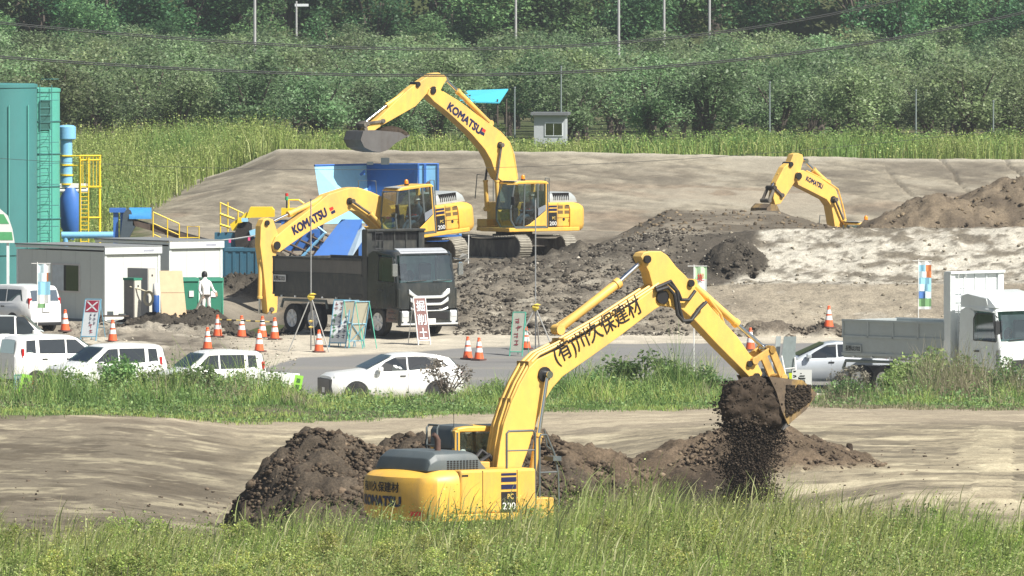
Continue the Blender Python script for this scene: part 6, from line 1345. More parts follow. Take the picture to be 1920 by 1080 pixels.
# containers
def container(label, px0, px1, d, top, rz, m, depth, cat='container', name='container', rib=.28):
    x = XU(px0, d); z0 = gz(x, d)-.05; t = thing(name, label, cat, (x, d, z0), rz); Lx = (XU(px1, d)-x)/math.cos(rz); h = W(px0, top, d).z - z0
    q = MB(); q.box(0, Lx, 0, depth, 0, h); bd = q.build('shell', m, t)
    q = MB(); n_ = int(Lx/rib)
    for k in range(n_): q.box((k+.3)*rib, (k+.7)*rib, -.025, .0, .12, h-.12)
    q.build('corrugation', m, bd); q = MB(); q.box(-.02, Lx+.02, -.04, .03, h-.1, h+.02); q.box(-.02, Lx+.02, -.04, .03, 0, .1); q.box(-.03,.06,-.04,.05,0,h); q.box(Lx-.06,Lx+.03,-.04,.05,0,h); q.build('frame', m, bd); return t
container('teal steel container standing right of the second site office', 418, 482, 397.5, 466, R(-6), M_TEAL, 2.2)
container('dark blue steel bin with sheer sides behind the truck bed', 484, 512, 401, 486, 0, M_SKYB, .5, 'bin', 'steel_bin', .4)
# hopper
d = 412; x = XU(685, d); z0 = gz(x, d); t = thing('feed_hopper', 'large blue feed hopper, left half bright and right half dark, under the raised bucket', 'hopper', (x, d, z0)); XX = lambda px: XU(px, d)-x; zz = lambda py: W(685, py, d).z - z0
def plate(pts, y0, th=.06): 
    q = MB(); q.add([(XX(p), yy, zz(e)) for (p, e, yy) in pts]+[(XX(p), yy+th, zz(e)) for (p, e, yy) in pts], [(0,1,2,3),(7,6,5,4),(0,4,5,1),(1,5,6,2),(2,6,7,3),(3,7,4,0)]); return q
plate([(590,311,-.3),(686,311,2.2),(690,420,1.6),(607,420,.1)], 0).build('wall', M_SKYB, t); plate([(686,310,2.2),(784,309,.5),(778,420,1.0),(690,420,1.7)], 0).build('wall', M_BLUE, t)  # sunlit and shaded walls: light and shade put into two blues
q = MB(); q.box(XX(784),XX(823),.5,.56,zz(430),zz(309)); pw = q.build('wall', M_LBLUE, t); q = MB(); q.box(XX(783),XX(786),.44,.5,zz(430),zz(308)); q.box(XX(795),XX(799),.44,.5,zz(430),zz(308)); q.box(XX(820),XX(823),.44,.5,zz(430),zz(308)); q.build('post', M_BLUE, pw)
q = MB(); q.tube([(XX(590),-.3,zz(310)),(XX(686),2.2,zz(310)),(XX(784),.5,zz(308)),(XX(823),.5,zz(308))], .04, 6); q.build('rim', M_BLUE, t)
q = MB(); q.box(XX(688),XX(700),-.1,0,zz(309),zz(303)); q.box(XX(714),XX(730),.4,.45,zz(309),zz(296)); q.build('camera_box', M_GRY, t); q = MB(); q.tube([(XX(676),.2,zz(328)),(XX(683),.1,zz(322))], .05, 6); q.tube([(XX(683),.1,zz(328)),(XX(683),.1,zz(318))], .03, 6); q.build('crank', M_BLUE, t)
q = MB()
for p in (600, 690, 775, 818): q.box(XX(p)-.1, XX(p)+.1, 1.0, 1.2, -.2, zz(420))
q.build('leg', M_BLUE, t)
d = 396; x = XU(630, d); z0 = gz(x, d); t = thing('chute', 'broad dark blue chute plate slanting down behind the dump truck bed', 'chute', (x, d, z0)); XX = lambda px: XU(px, d)-x; zz = lambda py: W(630, py, d).z - z0
q = MB(); q.add([(XX(a), yy, zz(c)) for a, c, yy in ((640,412,.4),(680,412,.4),(650,482,-.2),(586,482,-.2))]+[(XX(a), yy+.08, zz(c)) for a, c, yy in ((640,412,.4),(680,412,.4),(650,482,-.2),(586,482,-.2))], [(0,1,2,3),(7,6,5,4),(0,4,5,1),(1,5,6,2),(2,6,7,3),(3,7,4,0)]); pc = q.build('plate', M_BLUE, t)
q = MB(); q.add([(XX(a), yy, zz(c)) for a, c, yy in ((680,424,.42),(690,436,.42),(660,482,-.15),(628,482,-.15))]+[(XX(a), yy+.08, zz(c)) for a, c, yy in ((680,424,.42),(690,436,.42),(660,482,-.15),(628,482,-.15))], [(0,1,2,3),(7,6,5,4),(0,4,5,1),(1,5,6,2),(2,6,7,3),(3,7,4,0)]); q.build('side_plate', mat('plate_slate',(.2,.28,.36),.5), pc)
q = MB(); q.box(XX(640),XX(646),.5,.6,-.2,zz(412)); q.box(XX(672),XX(678),.5,.6,-.2,zz(412)); q.build('leg', M_BLUE, t)
# blue steel frame under the tipped excavator
d = 408; x = XU(828, d); z0 = gz(x, d); t = thing('steel_rack', 'small blue steel rack standing behind the tracks of the tipped excavator', 'rack', (x, d, z0)); XX = lambda px: XU(px, d)-x; zz = lambda py: W(828, py, d).z - z0
q = MB()
for p in (803, 836, 863): q.box(XX(p)-.05, XX(p)+.05, -.05, .05, -.1, zz(438))
q.build('post', M_LBLUE, t); q = MB()
for py in (442, 452, 462): q.box(XX(800), XX(866), -.06, -.01, zz(py)-.04, zz(py)+.04)
q.build('rail', M_BLUE, t); q = MB(); q.box(XX(803),XX(836),0,.03,zz(462),zz(440)); q.build('panel', M_BLUE, t)
# ================================================================== SMALL SITE OBJECTS
def at(px, py, guess=360):
    """world point on the ground seen at a picture point"""
    r = ray(px, py); lo, hi = 200.0, 470.0; d = None
    dd = np.arange(325, 372, .1); p = np.array([(CAMP + r*(t/r.y))[:] for t in dd]); g = ground_z(p[:, 0], p[:, 1]); k = np.argmax(p[:, 2] < g); 
    return Vector((p[k, 0], p[k, 1], g[k]))
# grey kiosks, plywood, bins ------------------------------------------------
M_CABG = mat('cabinet_grey', (.40,.39,.37), .55, var=.05); M_CABT = mat('cabinet_tan', (.58,.56,.48), .55, var=.05); M_GREENB = mat('bin_green', (.03,.21,.13), .5, var=.08, dirt=(.1,.2,.15), dirt_amt=.3)
def cabinet(label, px, d, top, w_, l_, rz, ma, mb, capm=None):
    x = XU(px, d); z0 = gz(x, d)-.05; t = thing('cabinet', label, 'cabinet', (x, d, z0), rz); h = W(px, top, d).z - z0
    q = MB(); q.box(-l_, 0, 0, w_, .05, h); bd = q.build('shell', ma, t, bevel=.015)
    q = MB(); q.box(-.01, .012, .03, w_-.03, .12, h-.05); q.build('door', mb, bd)
    q = MB(); q.box(.01,.03,w_*.45,w_*.6,h-.28,h-.22); q.build('handle', M_PLAS, bd)
    if capm: q = MB(); q.box(-l_-.02,.02,-.02,w_+.02,h-.05,h+.03); q.build('lid', capm, t)
    return t
cabinet('tall grey vending-sized cabinet in front of the first site office', 277, 373.5, 503, .38, 1.05, ang(-45), M_CABG, M_CABT, None)
cabinet('short grey box cabinet with a green lid left of the tall grey cabinet', 251, 372.2, 523, .36, .52, ang(-45), mat('cabinet_brown', (.24,.225,.20), .6), M_CABT, M_GREENB)
x = XU(292, 373.2); t = thing('gas_drum', 'blue drum with a white upper half beside the tall grey cabinet', 'drum', (x, 373.2, gz(x, 373.2)-.05)); q = MB(); q.lathe([(.12,0),(.13,.02),(.13,.78),(.12,.8)], n=16); q.build('drum', mat('drum_blue', (.03,.10,.32), .45), t, True); q = MB(); q.lathe([(.11,.8),(.12,.82),(.10,1.18),(.04,1.25)], n=16); q.build('upper_half', M_WHM, t, True)
x = XU(276, 372.4); t = MB(); pts = [(x-.6,372.3,gz(x,372.4)+1.08),(x-.2,372.2,gz(x,372.4)+.98),(x+.0,372.2,gz(x,372.4)+.9)]; t.tube(pts, .03, 6)
for k in range(3): t.tube([(x+.05+.16*math.cos(a)*(.8+.15*k), 372.25-.02*k, gz(x,372.4)+.68+.24*math.sin(a)*(.8+.15*k)) for a in np.linspace(0, 6.28, 18)], .02, 5)
h = t.build('rope', mat('rope_tan', (.55,.50,.36), .8), None, True); tag(h, 'coil of pale rope hanging on the tall grey cabinet', 'rope')
d = 371.5; x = XU(326, d); z0 = gz(x, d)-.1; t = thing('plywood_sheet', 'bare tan plywood sheet leaning in front of the second site office', 'plywood', (x, d, z0), R(4)); Mx = Matrix.Rotation(R(-10), 4, 'X'); h = (W(326, 508, d).z-z0)/math.cos(R(10))
q = MB(); q.prism([(-.42,0),(.46,0),(.30,h),(-.50,h)], 0, .04); q.v = [tuple(Mx @ Vector(p)) for p in q.v]; q.build('board', mat('plywood', (.74,.55,.34), .7, var=.10, scale=3, dirt=(.6,.42,.24), dirt_amt=.4), t)
q = MB(); q.box(-.44,.40,-.006,0,h*.54,h*.545); q.v = [tuple(Mx @ Vector(p)) for p in q.v]; q.build('seam', M_BARK, t)
for px0, px1, lab in ((343, 372, 'green steel bin nearer the plywood sheet'), (380, 418, 'green steel bin partly behind the person in white')):
    d = 376 if px0 < 370 else 378; x = XU(px0, d); z0 = gz(x, d)-.1; t = thing('waste_bin', lab, 'bin', (x, d, z0), R(10), 'green bins'); w_ = XU(px1, d)-x; h = W(px0, 521, d).z-z0
    q = MB(); q.prism([(0.06,0),(w_-.06,0),(w_,h),(0,h)], 0, .8); bd = q.build('tub', M_GREENB, t); q = MB(); q.box(-.03,w_+.03,-.04,.03,h-.12,h); q.box(-.03,w_+.03,.8,.86,h-.08,h); q.build('rim', mat('rim_green', (.06,.30,.2), .5), bd)
    q = MB(); q.box(w_*.4,w_*.7,-.03,.0,h*.62,h*.74); q.build('sticker', M_WHM, bd); q = MB(); q.box(w_, w_+.03, .05,.75,.2,h-.05); q.build('end_panel', mat('bin_mint', (.09,.45,.30), .5), bd)
d = 372.5; x = XU(212, d); z0 = gz(x, d)-.05; t = thing('work_bench', 'low dark bench littered with tools in front of the first site office', 'bench', (x, d, z0), R(8)); q = MB(); q.box(-.5,.7,-.25,.25,.42,.47); q.build('top', M_RUST, t)
for a, c in ((-.45,-.2),(.65,-.2),(-.45,.2),(.65,.2)): q = MB(); q.box(a-.03,a+.03,c-.03,c+.03,0,.42); q.build('leg', M_RUST, t)
q = MB(); q.box(-.2,.0,-.1,.1,.47,.60); q.box(.2,.5,-.15,.1,.47,.52); q.box(-.4,.6,-.2,.2,.05,.22); q.build('tool', M_GRY, t)
# person in white --------------------------------------------------------------
d = 374.3; x = XU(386, d); z0 = W(386, 600, d).z
hj = [(0,0,.86,.15,.12),(.0,.0,1.05,.14,.11),(-.01,.05,1.28,.185,.12),(.0,.09,1.42,.07),(.0,.12,1.52,.085,.10),(.0,.13,1.63,.075),(-.19,.06,1.32,.06),(-.26,-.02,1.05,.045),(-.22,-.16,.88,.038),(.18,.06,1.32,.06),(.27,-.02,1.06,.045),(.30,-.18,.95,.038),(-.09,0,.84,.095),(-.11,-.02,.48,.07),(-.12,.03,.07,.05),(-.12,-.12,.03,.045),(.09,0,.84,.095),(.12,-.01,.48,.07),(.13,.04,.07,.05),(.13,-.11,.03,.045)]
ps = skin_body('person', hj, [(0,1),(1,2),(2,3),(3,4),(4,5),(2,6),(6,7),(7,8),(2,9),(9,10),(10,11),(0,12),(12,13),(13,14),(14,15),(0,16),(16,17),(17,18),(18,19)], mat('white_workwear', (.74,.72,.68), .85), None, sub=2)
ps.location = (x, d, z0); ps.rotation_euler = (0, 0, R(25)); tag(ps, 'person in white work clothes with dark hair standing by the green bins behind the soil', 'person')
q = MB(); q.lathe([(.0,1.72),(.07,1.70),(.10,1.63),(.105,1.55),(.09,1.49)], (0,.125,0), 14, cap=False); q.build('hair', M_INK, ps, True)
q = MB(); q.lathe([(.155,.84),(.16,.90)], (0,0,0), 16); q.build('belt', M_BARK, ps, True)
q = MB(); q.box(-.05,.05,.20,.225,1.50,1.58); q.build('face', M_SKIN, ps)
for sg, hx, hy, hz in ((-1,-.22,-.19,.85),(1,.30,-.22,.93)):
    q = MB(); q.box(hx-.035,hx+.035,hy-.03,hy+.01,hz-.04,hz+.04)
    for k in range(4): q.tube([(hx-.027+k*.018,hy-.02,hz-.03),(hx-.03+k*.02,hy-.05,hz-.075),(hx-.028+k*.019,hy-.03,hz-.115+.008*abs(k-1.5))], .009, 5)
    q.tube([(hx-.03*sg,hy-.02,hz+.01),(hx-.055*sg,hy-.05,hz-.03),(hx-.05*sg,hy-.06,hz-.06)], .010, 5); q.build('hand', M_SKIN, ps, True)
d = 374.0; p0, p1 = W(364, 590, d), W(381, 552, d); q = MB(); q.tube([p0, p1], .045, 6); o = q.build('wood_stake', mat('weathered_wood', (.30,.27,.22), .8), None); tag(o, 'weathered plank leaning beside the person in white', 'plank')
# cones -----------------------------------------------------------------------
M_CONEW = mat('reflective_white', (.80,.78,.76), .4, dirt=(.6,.5,.45), dirt_amt=.3)
def cone_proto():
    t = thing('traffic_cone', 'x', 'traffic cone', (0,0,0), 0, 'traffic cones')
    q = MB(); q.prism([(-.2,-.14),(-.14,-.2),(.14,-.2),(.2,-.14),(.2,.14),(.14,.2),(-.14,.2),(-.2,.14)], 0, .05, 'z'); q.build('base', mat('cone_base', (.12,.06,.05), .7), t)
    def r(z): return .165-.125*z/.72
    q = MB(); q.lathe([(r(.05),.05),(r(.26),.26),(r(.40),.40),(r(.46),.46),(r(.60),.60),(r(.66),.66),(.045,.665),(.05,.71),(.035,.73),(.0,.73)], n=18, cap=False); q.build('body', M_ORG, t, True)
    q = MB(); q.lathe([(r(.26)+.003,.26),(r(.40)+.003,.40)], n=18, cap=False); q.build('band', M_CONEW, t, True); q = MB(); q.lathe([(r(.46)+.003,.46),(r(.60)+.003,.60)], n=18, cap=False); q.build('band', M_CONEW, t, True)
    return t
CONES = [(408,632,'cone at the left end of the striped bar near the dark pit'), (453,633,'cone under the middle of the striped bar, leaning stake behind'), (492,634,'cone directly below the rod of the digging arm'), (515,637,'cone right of the digging arm, beside the truck rear'),
 (389,656,'cone alone on the gravel left of the striped bar'), (486,660,'cone in front of the striped bar, nearest the road'), (598,661,'cone in front of the stacked blue sign frames'), (877,674,'left cone of the pair on the road edge by the dump truck'), (898,676,'right cone of the pair on the road edge by the dump truck'),
 (211,641,'cone right of the sign with the white cross'), (122,622,'cone at the corner of the estate car bumper'), (62,602,'cone by the flag pole behind the estate car'), (1407,657,'cone behind the tip of the front arm'), (1554,618,'cone on the mud windrow above the silver hatchback'), (986,655,'cone half hidden by the front boom beside the green sign')]
cp = cone_proto()
for i, (px, py, lab) in enumerate(CONES):
    v = at(px, py); s = 1.04
    if i == 0: cp.location = v; cp['label'] = 'orange and white '+lab; cp.rotation_euler[2] = .3; cp.scale = (s, s, s)
    else: dup(cp, v, rr.uniform(0, 1.5), 'orange and white '+lab, scale=s)
# striped bar
a, c = at(408, 632), at(515, 637); q = MB(); n_ = 12; A = Vector((a.x, a.y, a.z+.60)); B = Vector((c.x, c.y, c.z+.60)); bar = None
for k in range(0, n_, 2):
    q.tube([A.lerp(B, k/n_), A.lerp(B, (k+1)/n_)], .028, 6)
bar = q.build('barrier_bar', mat('bar_yellow', (.80,.62,.2), .5), None); q = MB()
for k in range(1, n_, 2): q.tube([A.lerp(B, k/n_), A.lerp(B, (k+1)/n_)], .027, 6)
q.build('stripe', M_INK, bar); tag(bar, 'yellow and black striped bar resting on the cones by the pit', 'barrier')
# signs --------------------------------------------------------------------------
M_SGW = mat('sign_white', (.70,.74,.76), .5, var=.04); M_SGB = mat('sign_frame_blue', (.16,.38,.52), .5); M_SGG = mat('sign_frame_green', (.10,.42,.30), .5); M_SGBR = mat('sign_brown', (.20,.10,.09), .5); M_BACK = mat('sign_back', (.46,.43,.33), .6, var=.1)
def aframe(name, label, px, py, w_, h_, rz, frame, face, lean=14, toward=True):
    v = at(px, py); t = thing(name, label, 'sign', v, rz); Lm = Matrix.Rotation(R(-lean), 4, 'X')
    def tr(q): q.v = [tuple(Lm @ Vector(p)) for p in q.v]; return q
    q = MB(); z0 = h_*.10; q.box(-w_/2,w_/2,0,.02,z0,h_); pn = tr(q).build('panel', face, t)
    q = MB()
    for xx in (-w_/2,w_/2): q.box(xx-.015,xx+.015,-.008,.03,0,h_)
    for zz_ in (z0,h_): q.box(-w_/2,w_/2,-.008,.03,zz_-.015,zz_+.015)
    tr(q).build('frame', frame, t)
    q = MB(); dy = math.sin(R(lean))*h_; 
    for xx in (-w_/2+.03,w_/2-.03): q.tube([(xx,dy*.98+.03,h_*math.cos(R(lean))*.97),(xx*1.0,dy*2.1,0)], .014, 5)
    q.tube([(-w_/2,dy*1.75,h_*.3),(w_/2,dy*1.75,h_*.3)], .012, 5); q.build('stay', frame, t)
    def on(u, v_, e=.004): p = Lm @ Vector((u, -.004-e, v_)); return tuple(p)
    return t, pn, on
t, pn, on = aframe('notice_sign', 'A-frame sign with a white cross on a red square, left of the site office door', 165, 639, .60, 1.45, R(-28), M_SGB, M_SGW)
q = MB(); q.add([on(-.25,1.0),on(.25,1.0),on(.25,1.40),on(-.25,1.40)], [(0,1,2,3)]); q.build('red_square', mat('sign_red', (.35,.03,.06), .5), pn, fix=False)
q = MB()
for s in (1,-1): q.add([on(-.20*s-.04,1.04,.006),on(-.20*s+.04,1.04,.006),on(.20*s+.04,1.36,.006),on(.20*s-.04,1.36,.006)], [(0,1,2,3)])
q.build('cross', M_SGW, pn, fix=False)
def scribble(pn, on, cols, m, seed):
    r_ = random.Random(seed); q = MB()
    for u0, v0, v1, sz in cols:
        v = v1
        while v > v0:
            for k in range(3): a = u0+r_.uniform(-.3,.3)*sz; e = v-r_.uniform(.1,.9)*sz; q.add([on(a-sz*.35,e,.006),on(a+sz*.35,e,.006),on(a+sz*.35,e+sz*.13,.006),on(a-sz*.35,e+sz*.13,.006)], [(0,1,2,3)])
            q.add([on(u0-sz*.07,v-sz*.95,.007),on(u0+sz*.07,v-sz*.95,.007),on(u0+sz*.07,v-sz*.05,.007),on(u0-sz*.07,v-sz*.05,.007)], [(0,1,2,3)])
            v -= sz*1.25
    q.build('characters', m, pn, fix=False)
scribble(pn, on, [(.15,.62,.94,.11),(-.02,.62,.94,.10)], M_NAVY, 3); scribble(pn, on, [(.05,.25,.58,.15)], mat('sign_red', (.35,.03,.06), .5), 4)
t, pn, on = aframe('notice_sign', 'white-edged brown sign board reading three large characters in front of the black truck', 796, 647, .50, 1.62, R(36), M_WHM, M_SGBR, 11)
for k, ch in enumerate('掘削土'): lettering(ch, lambda u, v, z=1.34-.47*k: on(u, z+v, .006), M_SGW, pn, .4, .016, .34, .36)
t, pn, on = aframe('notice_sign', 'narrow grey sign with green legs standing left of the lettered boom', 967, 668, .44, 1.50, R(-20), M_SGG, mat('sign_greyish', (.42,.43,.36), .6, var=.1), 14)
scribble(pn, on, [(.0,.35,1.3,.2)], mat('sign_dull_red', (.25,.06,.07), .6), 8)
t, pn, on = aframe('notice_sign', 'blue-framed white sign with red heading characters, leftmost of the stacked frames', 632, 652, .62, 1.65, R(-26), M_SGB, M_SGW, 14)
scribble(pn, on, [(-.2,1.28,1.58,.13),(0,1.28,1.58,.13),(.2,1.28,1.58,.13)], mat('sign_dull_red', (.25,.06,.07), .6), 5); scribble(pn, on, [(0,.4,1.15,.14),(.2,.4,1.15,.14)], M_NAVY, 6); scribble(pn, on, [(-.2,.4,1.15,.14)], mat('sign_green', (.04,.25,.08), .5), 7)
for k, (px, py, lab) in enumerate(((648, 650, 'empty blue sign frame with a dull beige back, middle of the stacked frames'), (666, 652, 'empty blue sign frame seen from its back, rightmost of the stacked frames'))):
    v = at(px, py); t = thing('folding_sign', lab, 'sign frame', v, R(24+6*k), 'stacked sign frames'); Lm = Matrix.Rotation(R(16), 4, 'X')
    q = MB(); q.box(-.26,.26,-.02,.0,.25,1.6); q.v = [tuple(Lm @ Vector(p)) for p in q.v]; q.build('panel', M_BACK, t)
    q = MB()
    for xx in (-.28,.28): q.tube([tuple(Lm @ Vector((xx,-.03,0))), tuple(Lm @ Vector((xx,-.03,1.65)))], .018, 6)
    for zz_ in (.25,.85,1.64): q.tube([tuple(Lm @ Vector((-.28,-.03,zz_))), tuple(Lm @ Vector((.28,-.03,zz_)))], .016, 6)
    q.tube([tuple(Lm @ Vector((-.28,-.04,.2))), tuple(Lm @ Vector((.28,-.04,.85)))], .014, 6); q.tube([tuple(Lm @ Vector((.28,-.04,.2))), tuple(Lm @ Vector((-.28,-.04,.85)))], .014, 6)
    q.build('frame', M_SGB, t); q = MB()
    for xx in (-.26,.26): q.tube([(xx,-.5,1.55),(xx*1.05,-1.0,0)], .015, 6)
    q.build('stay', M_SGG, t)
t, pn, on = aframe('notice_sign', 'small teal-edged notice board beside the estate car', 37, 600, .42, .95, R(-14), M_SGG, mat('sign_bluegrey', (.30,.42,.50), .5), 10); scribble(pn, on, [(-.08,.5,.85,.1),(.08,.5,.85,.1)], M_NAVY, 9)
def marker(label, px, py, d, w_, h_, tilt):
    x = XU(px, d); t = thing('marker_board', label, 'marker', (x, d, gz(x, d)), 0, 'green marker boards'); Tm = Matrix.Rotation(R(tilt), 4, 'Y') @ Matrix.Rotation(R(-10), 4, 'X')
    q = MB(); q.box(-w_/2,w_/2,0,.02,.1,h_); q.v = [tuple(Tm @ Vector(p)) for p in q.v]; pn = q.build('board', mat('lime', (.28,.62,.06), .5), t)
    q = MB()
    for k in range(4): zc = h_-.17-k*.2; q.box(-w_*.22,w_*.22,-.006,0,zc-.06,zc+.07)
    q.v = [tuple(Tm @ Vector(p)) for p in q.v]; q.build('characters', mat('dark_green_ink', (.03,.12,.02), .6), pn); q = MB(); q.tube([tuple(Tm @ Vector((w_/2,.0,h_*.7))),(w_*.8,.4,0)], .012, 5); q.build('stay', M_CHR, t)
marker('lime green marker board standing in the weeds at the left edge', 38, 0, 317, .30, .95, 12); marker('lime green marker board in the weeds by the tail of the white van', 551, 0, 325, .26, .95, 10)
# flags
def flag(label, px, py, d, w_, h_, toppy, bands, pole_m=M_WHM, char=None):
    x = XU(px, d); z0 = gz(x, d)-.05; zt = W(px, toppy, d).z; t = thing('banner_flag', label, 'banner', (x, d, z0), 0, 'banner flags'); H_ = zt-z0
    q = MB(); q.tube([(0,0,0),(0,0,H_+.05)], .018, 6); q.tube([(-.2,0,H_),(w_+.03,0,H_)], .012, 5); q.build('pole', pole_m, t)
    z = H_-.02
    for k, (hh, m, wl, wr) in enumerate(bands):
        q = MB(); n_ = 6; rings = []
        for i in range(n_+1):
            u = wl+(wr-wl)*i/n_; rings.append([(u*w_+.02, .03*math.sin(u*9+k*.6), z), (u*w_+.02, .03*math.sin(u*9+k*.6+.5), z-hh*h_)])
        q.loft(rings, cap=False, closed=False); q.build('cloth', m, t, True, fix=False)
        if len(bands[0]) and (k == len(bands)-1 or bands[k+1][2] <= wl+1e-6): z -= hh*h_
    return t, H_
def clothm(nm, c): return mat(nm, c, .8, var=.06)
CB, CL, CO, CG, CWH, CD = clothm('cloth_sky',(.30,.62,.80)), clothm('cloth_pale',(.62,.80,.86)), clothm('cloth_orange',(.80,.25,.08)), clothm('cloth_green',(.18,.36,.16)), clothm('cloth_white',(.78,.80,.78)), clothm('cloth_blue',(.08,.2,.5))
flag('tall light blue banner with orange marks standing on the slope by the silver truck', 1722, 0, 366, .42, 1.55, 489, [(.08,CWH,0,1),(.14,CB,0,.55),(.14,CO,.55,1),(.14,CL,0,.6),(.14,CO,.6,1),(.14,CB,0,1),(.16,CL,0,.5),(.16,CB,.5,1),(.16,CD,0,.5),(.16,CL,.5,1),(.18,CG,0,1),(.06,CWH,0,1)])
flag('narrow pale blue banner hanging in front of the estate car', 70, 0, 363.5, .42, 1.5, 494, [(.2,CL,0,.5),(.2,CWH,.5,1),(.2,CL,0,.7),(.2,CO,.7,.85),(.3,CB,0,1),(.2,CWH,0,1),(.1,CG,0,.6)])
t, H_ = flag('pale green banner with one red character behind the lettered boom', 1301, 0, 344, .40, 1.0, 499, [(.4,clothm('cloth_mint',(.52,.76,.46)),0,1),(.6,CWH,0,1)])
lettering('堤', lambda u, v: (.22+u, -.045, H_-.36+v), M_RED, t, .3, .01, .22, .24)
# white notice and lime strip in the weeds
d = 324.5; x = XU(1503, d); z0 = gz(x, d)+.1; t = thing('notice_board', 'square white notice board with black marks in the weeds by the loaded bucket', 'notice board', (x, d, z0), R(-6)); q = MB(); q.box(-.29,.31,0,.03,.45,1.0); pn = q.build('panel', M_WHM, t)
q = MB()
for a, c in ((-.2,-.2),(.2,.2)): q.box(a-.02,a+.02,.0,.03,-.1,.46)
q.build('stake', M_BARK, t)
lettering('示', lambda u, v: (.02+u, -.006, .70+v), M_INK, pn, .3, .01, .2, .25)
q = MB()
for k in range(14): a, c = random.uniform(-.26,.0), random.uniform(.5,.98); q.box(a,a+random.uniform(.02,.07),-.005,0,c,c+random.uniform(.015,.05))
q.build('dark_flecks', M_INK, pn)
d = 324.8; x = XU(1487, d); z0 = gz(x, d); t = thing('lime_strip', 'bright lime strip board leaning left of the white notice board', 'marker', (x, d, z0)); q = MB(); q.prism([(-.06,.4),(.06,.4),(-.0,1.0),(-.13,1.0)], 0, .02); q.build('board', mat('lime_bright', (.62,.75,.03), .5), t); q = MB(); q.box(-.02,.02,.02,.04,-.1,.7); q.build('stake', M_BARK, t)
# two grey board backs right of the arm
d = 339; x = XU(1468, d); z0 = gz(x, d); t = thing('sign_board', 'pair of grey sign boards seen from behind, on white legs beside the silver hatchback', 'sign', (x, d, z0), R(12)); M_SBK = mat('sign_back_grey', (.20,.24,.24), .5)
zt = W(1468, 631, d).z-z0
q = MB(); q.prism([(-.27,.55),(-.10,.55),(.0,zt),(-.16,zt)], .25, .28); q.build('panel', mat('sign_back_pale', (.32,.36,.36), .5), t); q = MB(); q.prism([(-.13,.45),(.36,.45),(.44,zt),(.04,zt)], 0, .03); q.build('panel', M_SBK, t)
q = MB(); q.tube([(-.05,-.04,1.15),(.12,-.35,0)], .022, 6); q.build('leg', M_WHM, t); q = MB(); q.tube([(.38,-.04,1.1),(.42,-.3,0)], .022, 6); q.build('leg', M_WHM, t); q = MB(); q.tube([(-.15,-.1,.72),(.40,-.1,.76)], .018, 6); q.build('crossbar', M_WHM, t)
# tripod poles
def tripod(label, px, py, top, ty, d, yl):
    x = XU(px, d); z0 = gz(x, d); t = thing('tripod_mast', label, 'mast', (x, d, z0), 0, 'tripod masts'); zt = W(px, top, d).z-z0; zj = W(px, ty, d).z-z0
    q = MB(); q.tube([(0,0,.05),(0,0,zt)], .022, 8); q.build('pole', mat('mast_grey', (.36,.37,.37), .45, .4), t)
    for a in (200, 320, 80): q = MB(); q.tube([(0,0,zj),(math.cos(R(a))*.80,math.sin(R(a))*.80,0)], .022, 6); q.build('leg', mat('leg_grey', (.33,.33,.31), .5), t)
    q = MB(); q.lathe([(.02,zj-.14),(.10,zj-.08),(.13,zj),(.08,zj+.07),(.02,zj+.09)], n=12); q.lathe([(.02,zj+.04),(.13,zj+.08),(.02,zj+.12)], (.06,-.02,0), 10); q.build('sleeve', mat('sleeve_yellow', (.78,.60,.08), .5), t, True)
    q = MB()
    for zz_ in yl: q.lathe([(.02,zz_-.05),(.09,zz_),(.02,zz_+.05)], n=14); 
    if yl: q.build('insulator', M_GLD, t, True)
    q = MB(); q.lathe([(.03,zt),(.03,zt+.05)], n=8); q.build('tip', M_GRY, t)
tripod('tall thin mast on a tripod in front of the black dump truck', 583, 655, 376, 556, 357.5, (1.02,.82)); tripod('tall thin mast on a tripod behind the front boom, green sign beside it', 1004, 668, 374, 576, 357.5, ())
# hut, blue roof, poles -------------------------------------------------------------
d = 519; x = XU(1030, d); z0 = float(base_z(np.array([x]), np.array([d]))[0]); t = thing('field_hut', 'small grey hut with a flat roof and dark window at the orchard edge', 'hut', (x, d, z0), R(-4)); h = W(1030, 216, d).z-z0
q = MB(); q.box(-.75,.78,0,1.6,0,h); wl = q.build('wall', mat('hut_grey', (.42,.45,.47), .6, var=.05), t); q = MB(); q.box(-.9,.92,-.25,1.8,h,h+.14); q.build('roof', mat('hut_roof', (.16,.17,.18), .6), t)
q = MB(); q.box(-.22,.66,-.04,.0,h-1.02,h-.35); f = q.build('window', M_SGW, wl); q = MB(); q.box(-.17,.20,-.05,-.03,h-.97,h-.40); q.build('pane', M_GLD2, f); q = MB(); q.box(.23,.62,-.05,-.03,h-.97,h-.40); q.build('pane', M_GLD2, f); q = MB(); q.box(-.18,.63,-.036,-.034,h-.98,h-.39); q.build('opening', M_INK, f)
d = 545; x = XU(905, d); z0 = float(base_z(np.array([x]), np.array([d]))[0]); zr = W(905, 178, d).z-z0; t = thing('shed_roof', 'bright sky-blue tarpaulin roof of an open shed among the apple trees', 'shed', (x, d, z0)); 
q = MB(); e0, e1 = XU(852, d)-x, XU(953, d)-x; q.add([(e0,-1.2,zr-.30),(e1-.45,-1.2,zr-.36),(e1,1.2,zr+.30),(e0+.65,1.2,zr+.22)]+[(e0,-1.2,zr-.36),(e1-.45,-1.2,zr-.42),(e1,1.2,zr+.24),(e0+.65,1.2,zr+.16)], [(0,1,2,3),(7,6,5,4),(0,4,5,1),(1,5,6,2),(2,6,7,3),(3,7,4,0)]); q.build('roof', mat('tarp_blue', (.08,.50,.66), .45, var=.06, scale=1), t)
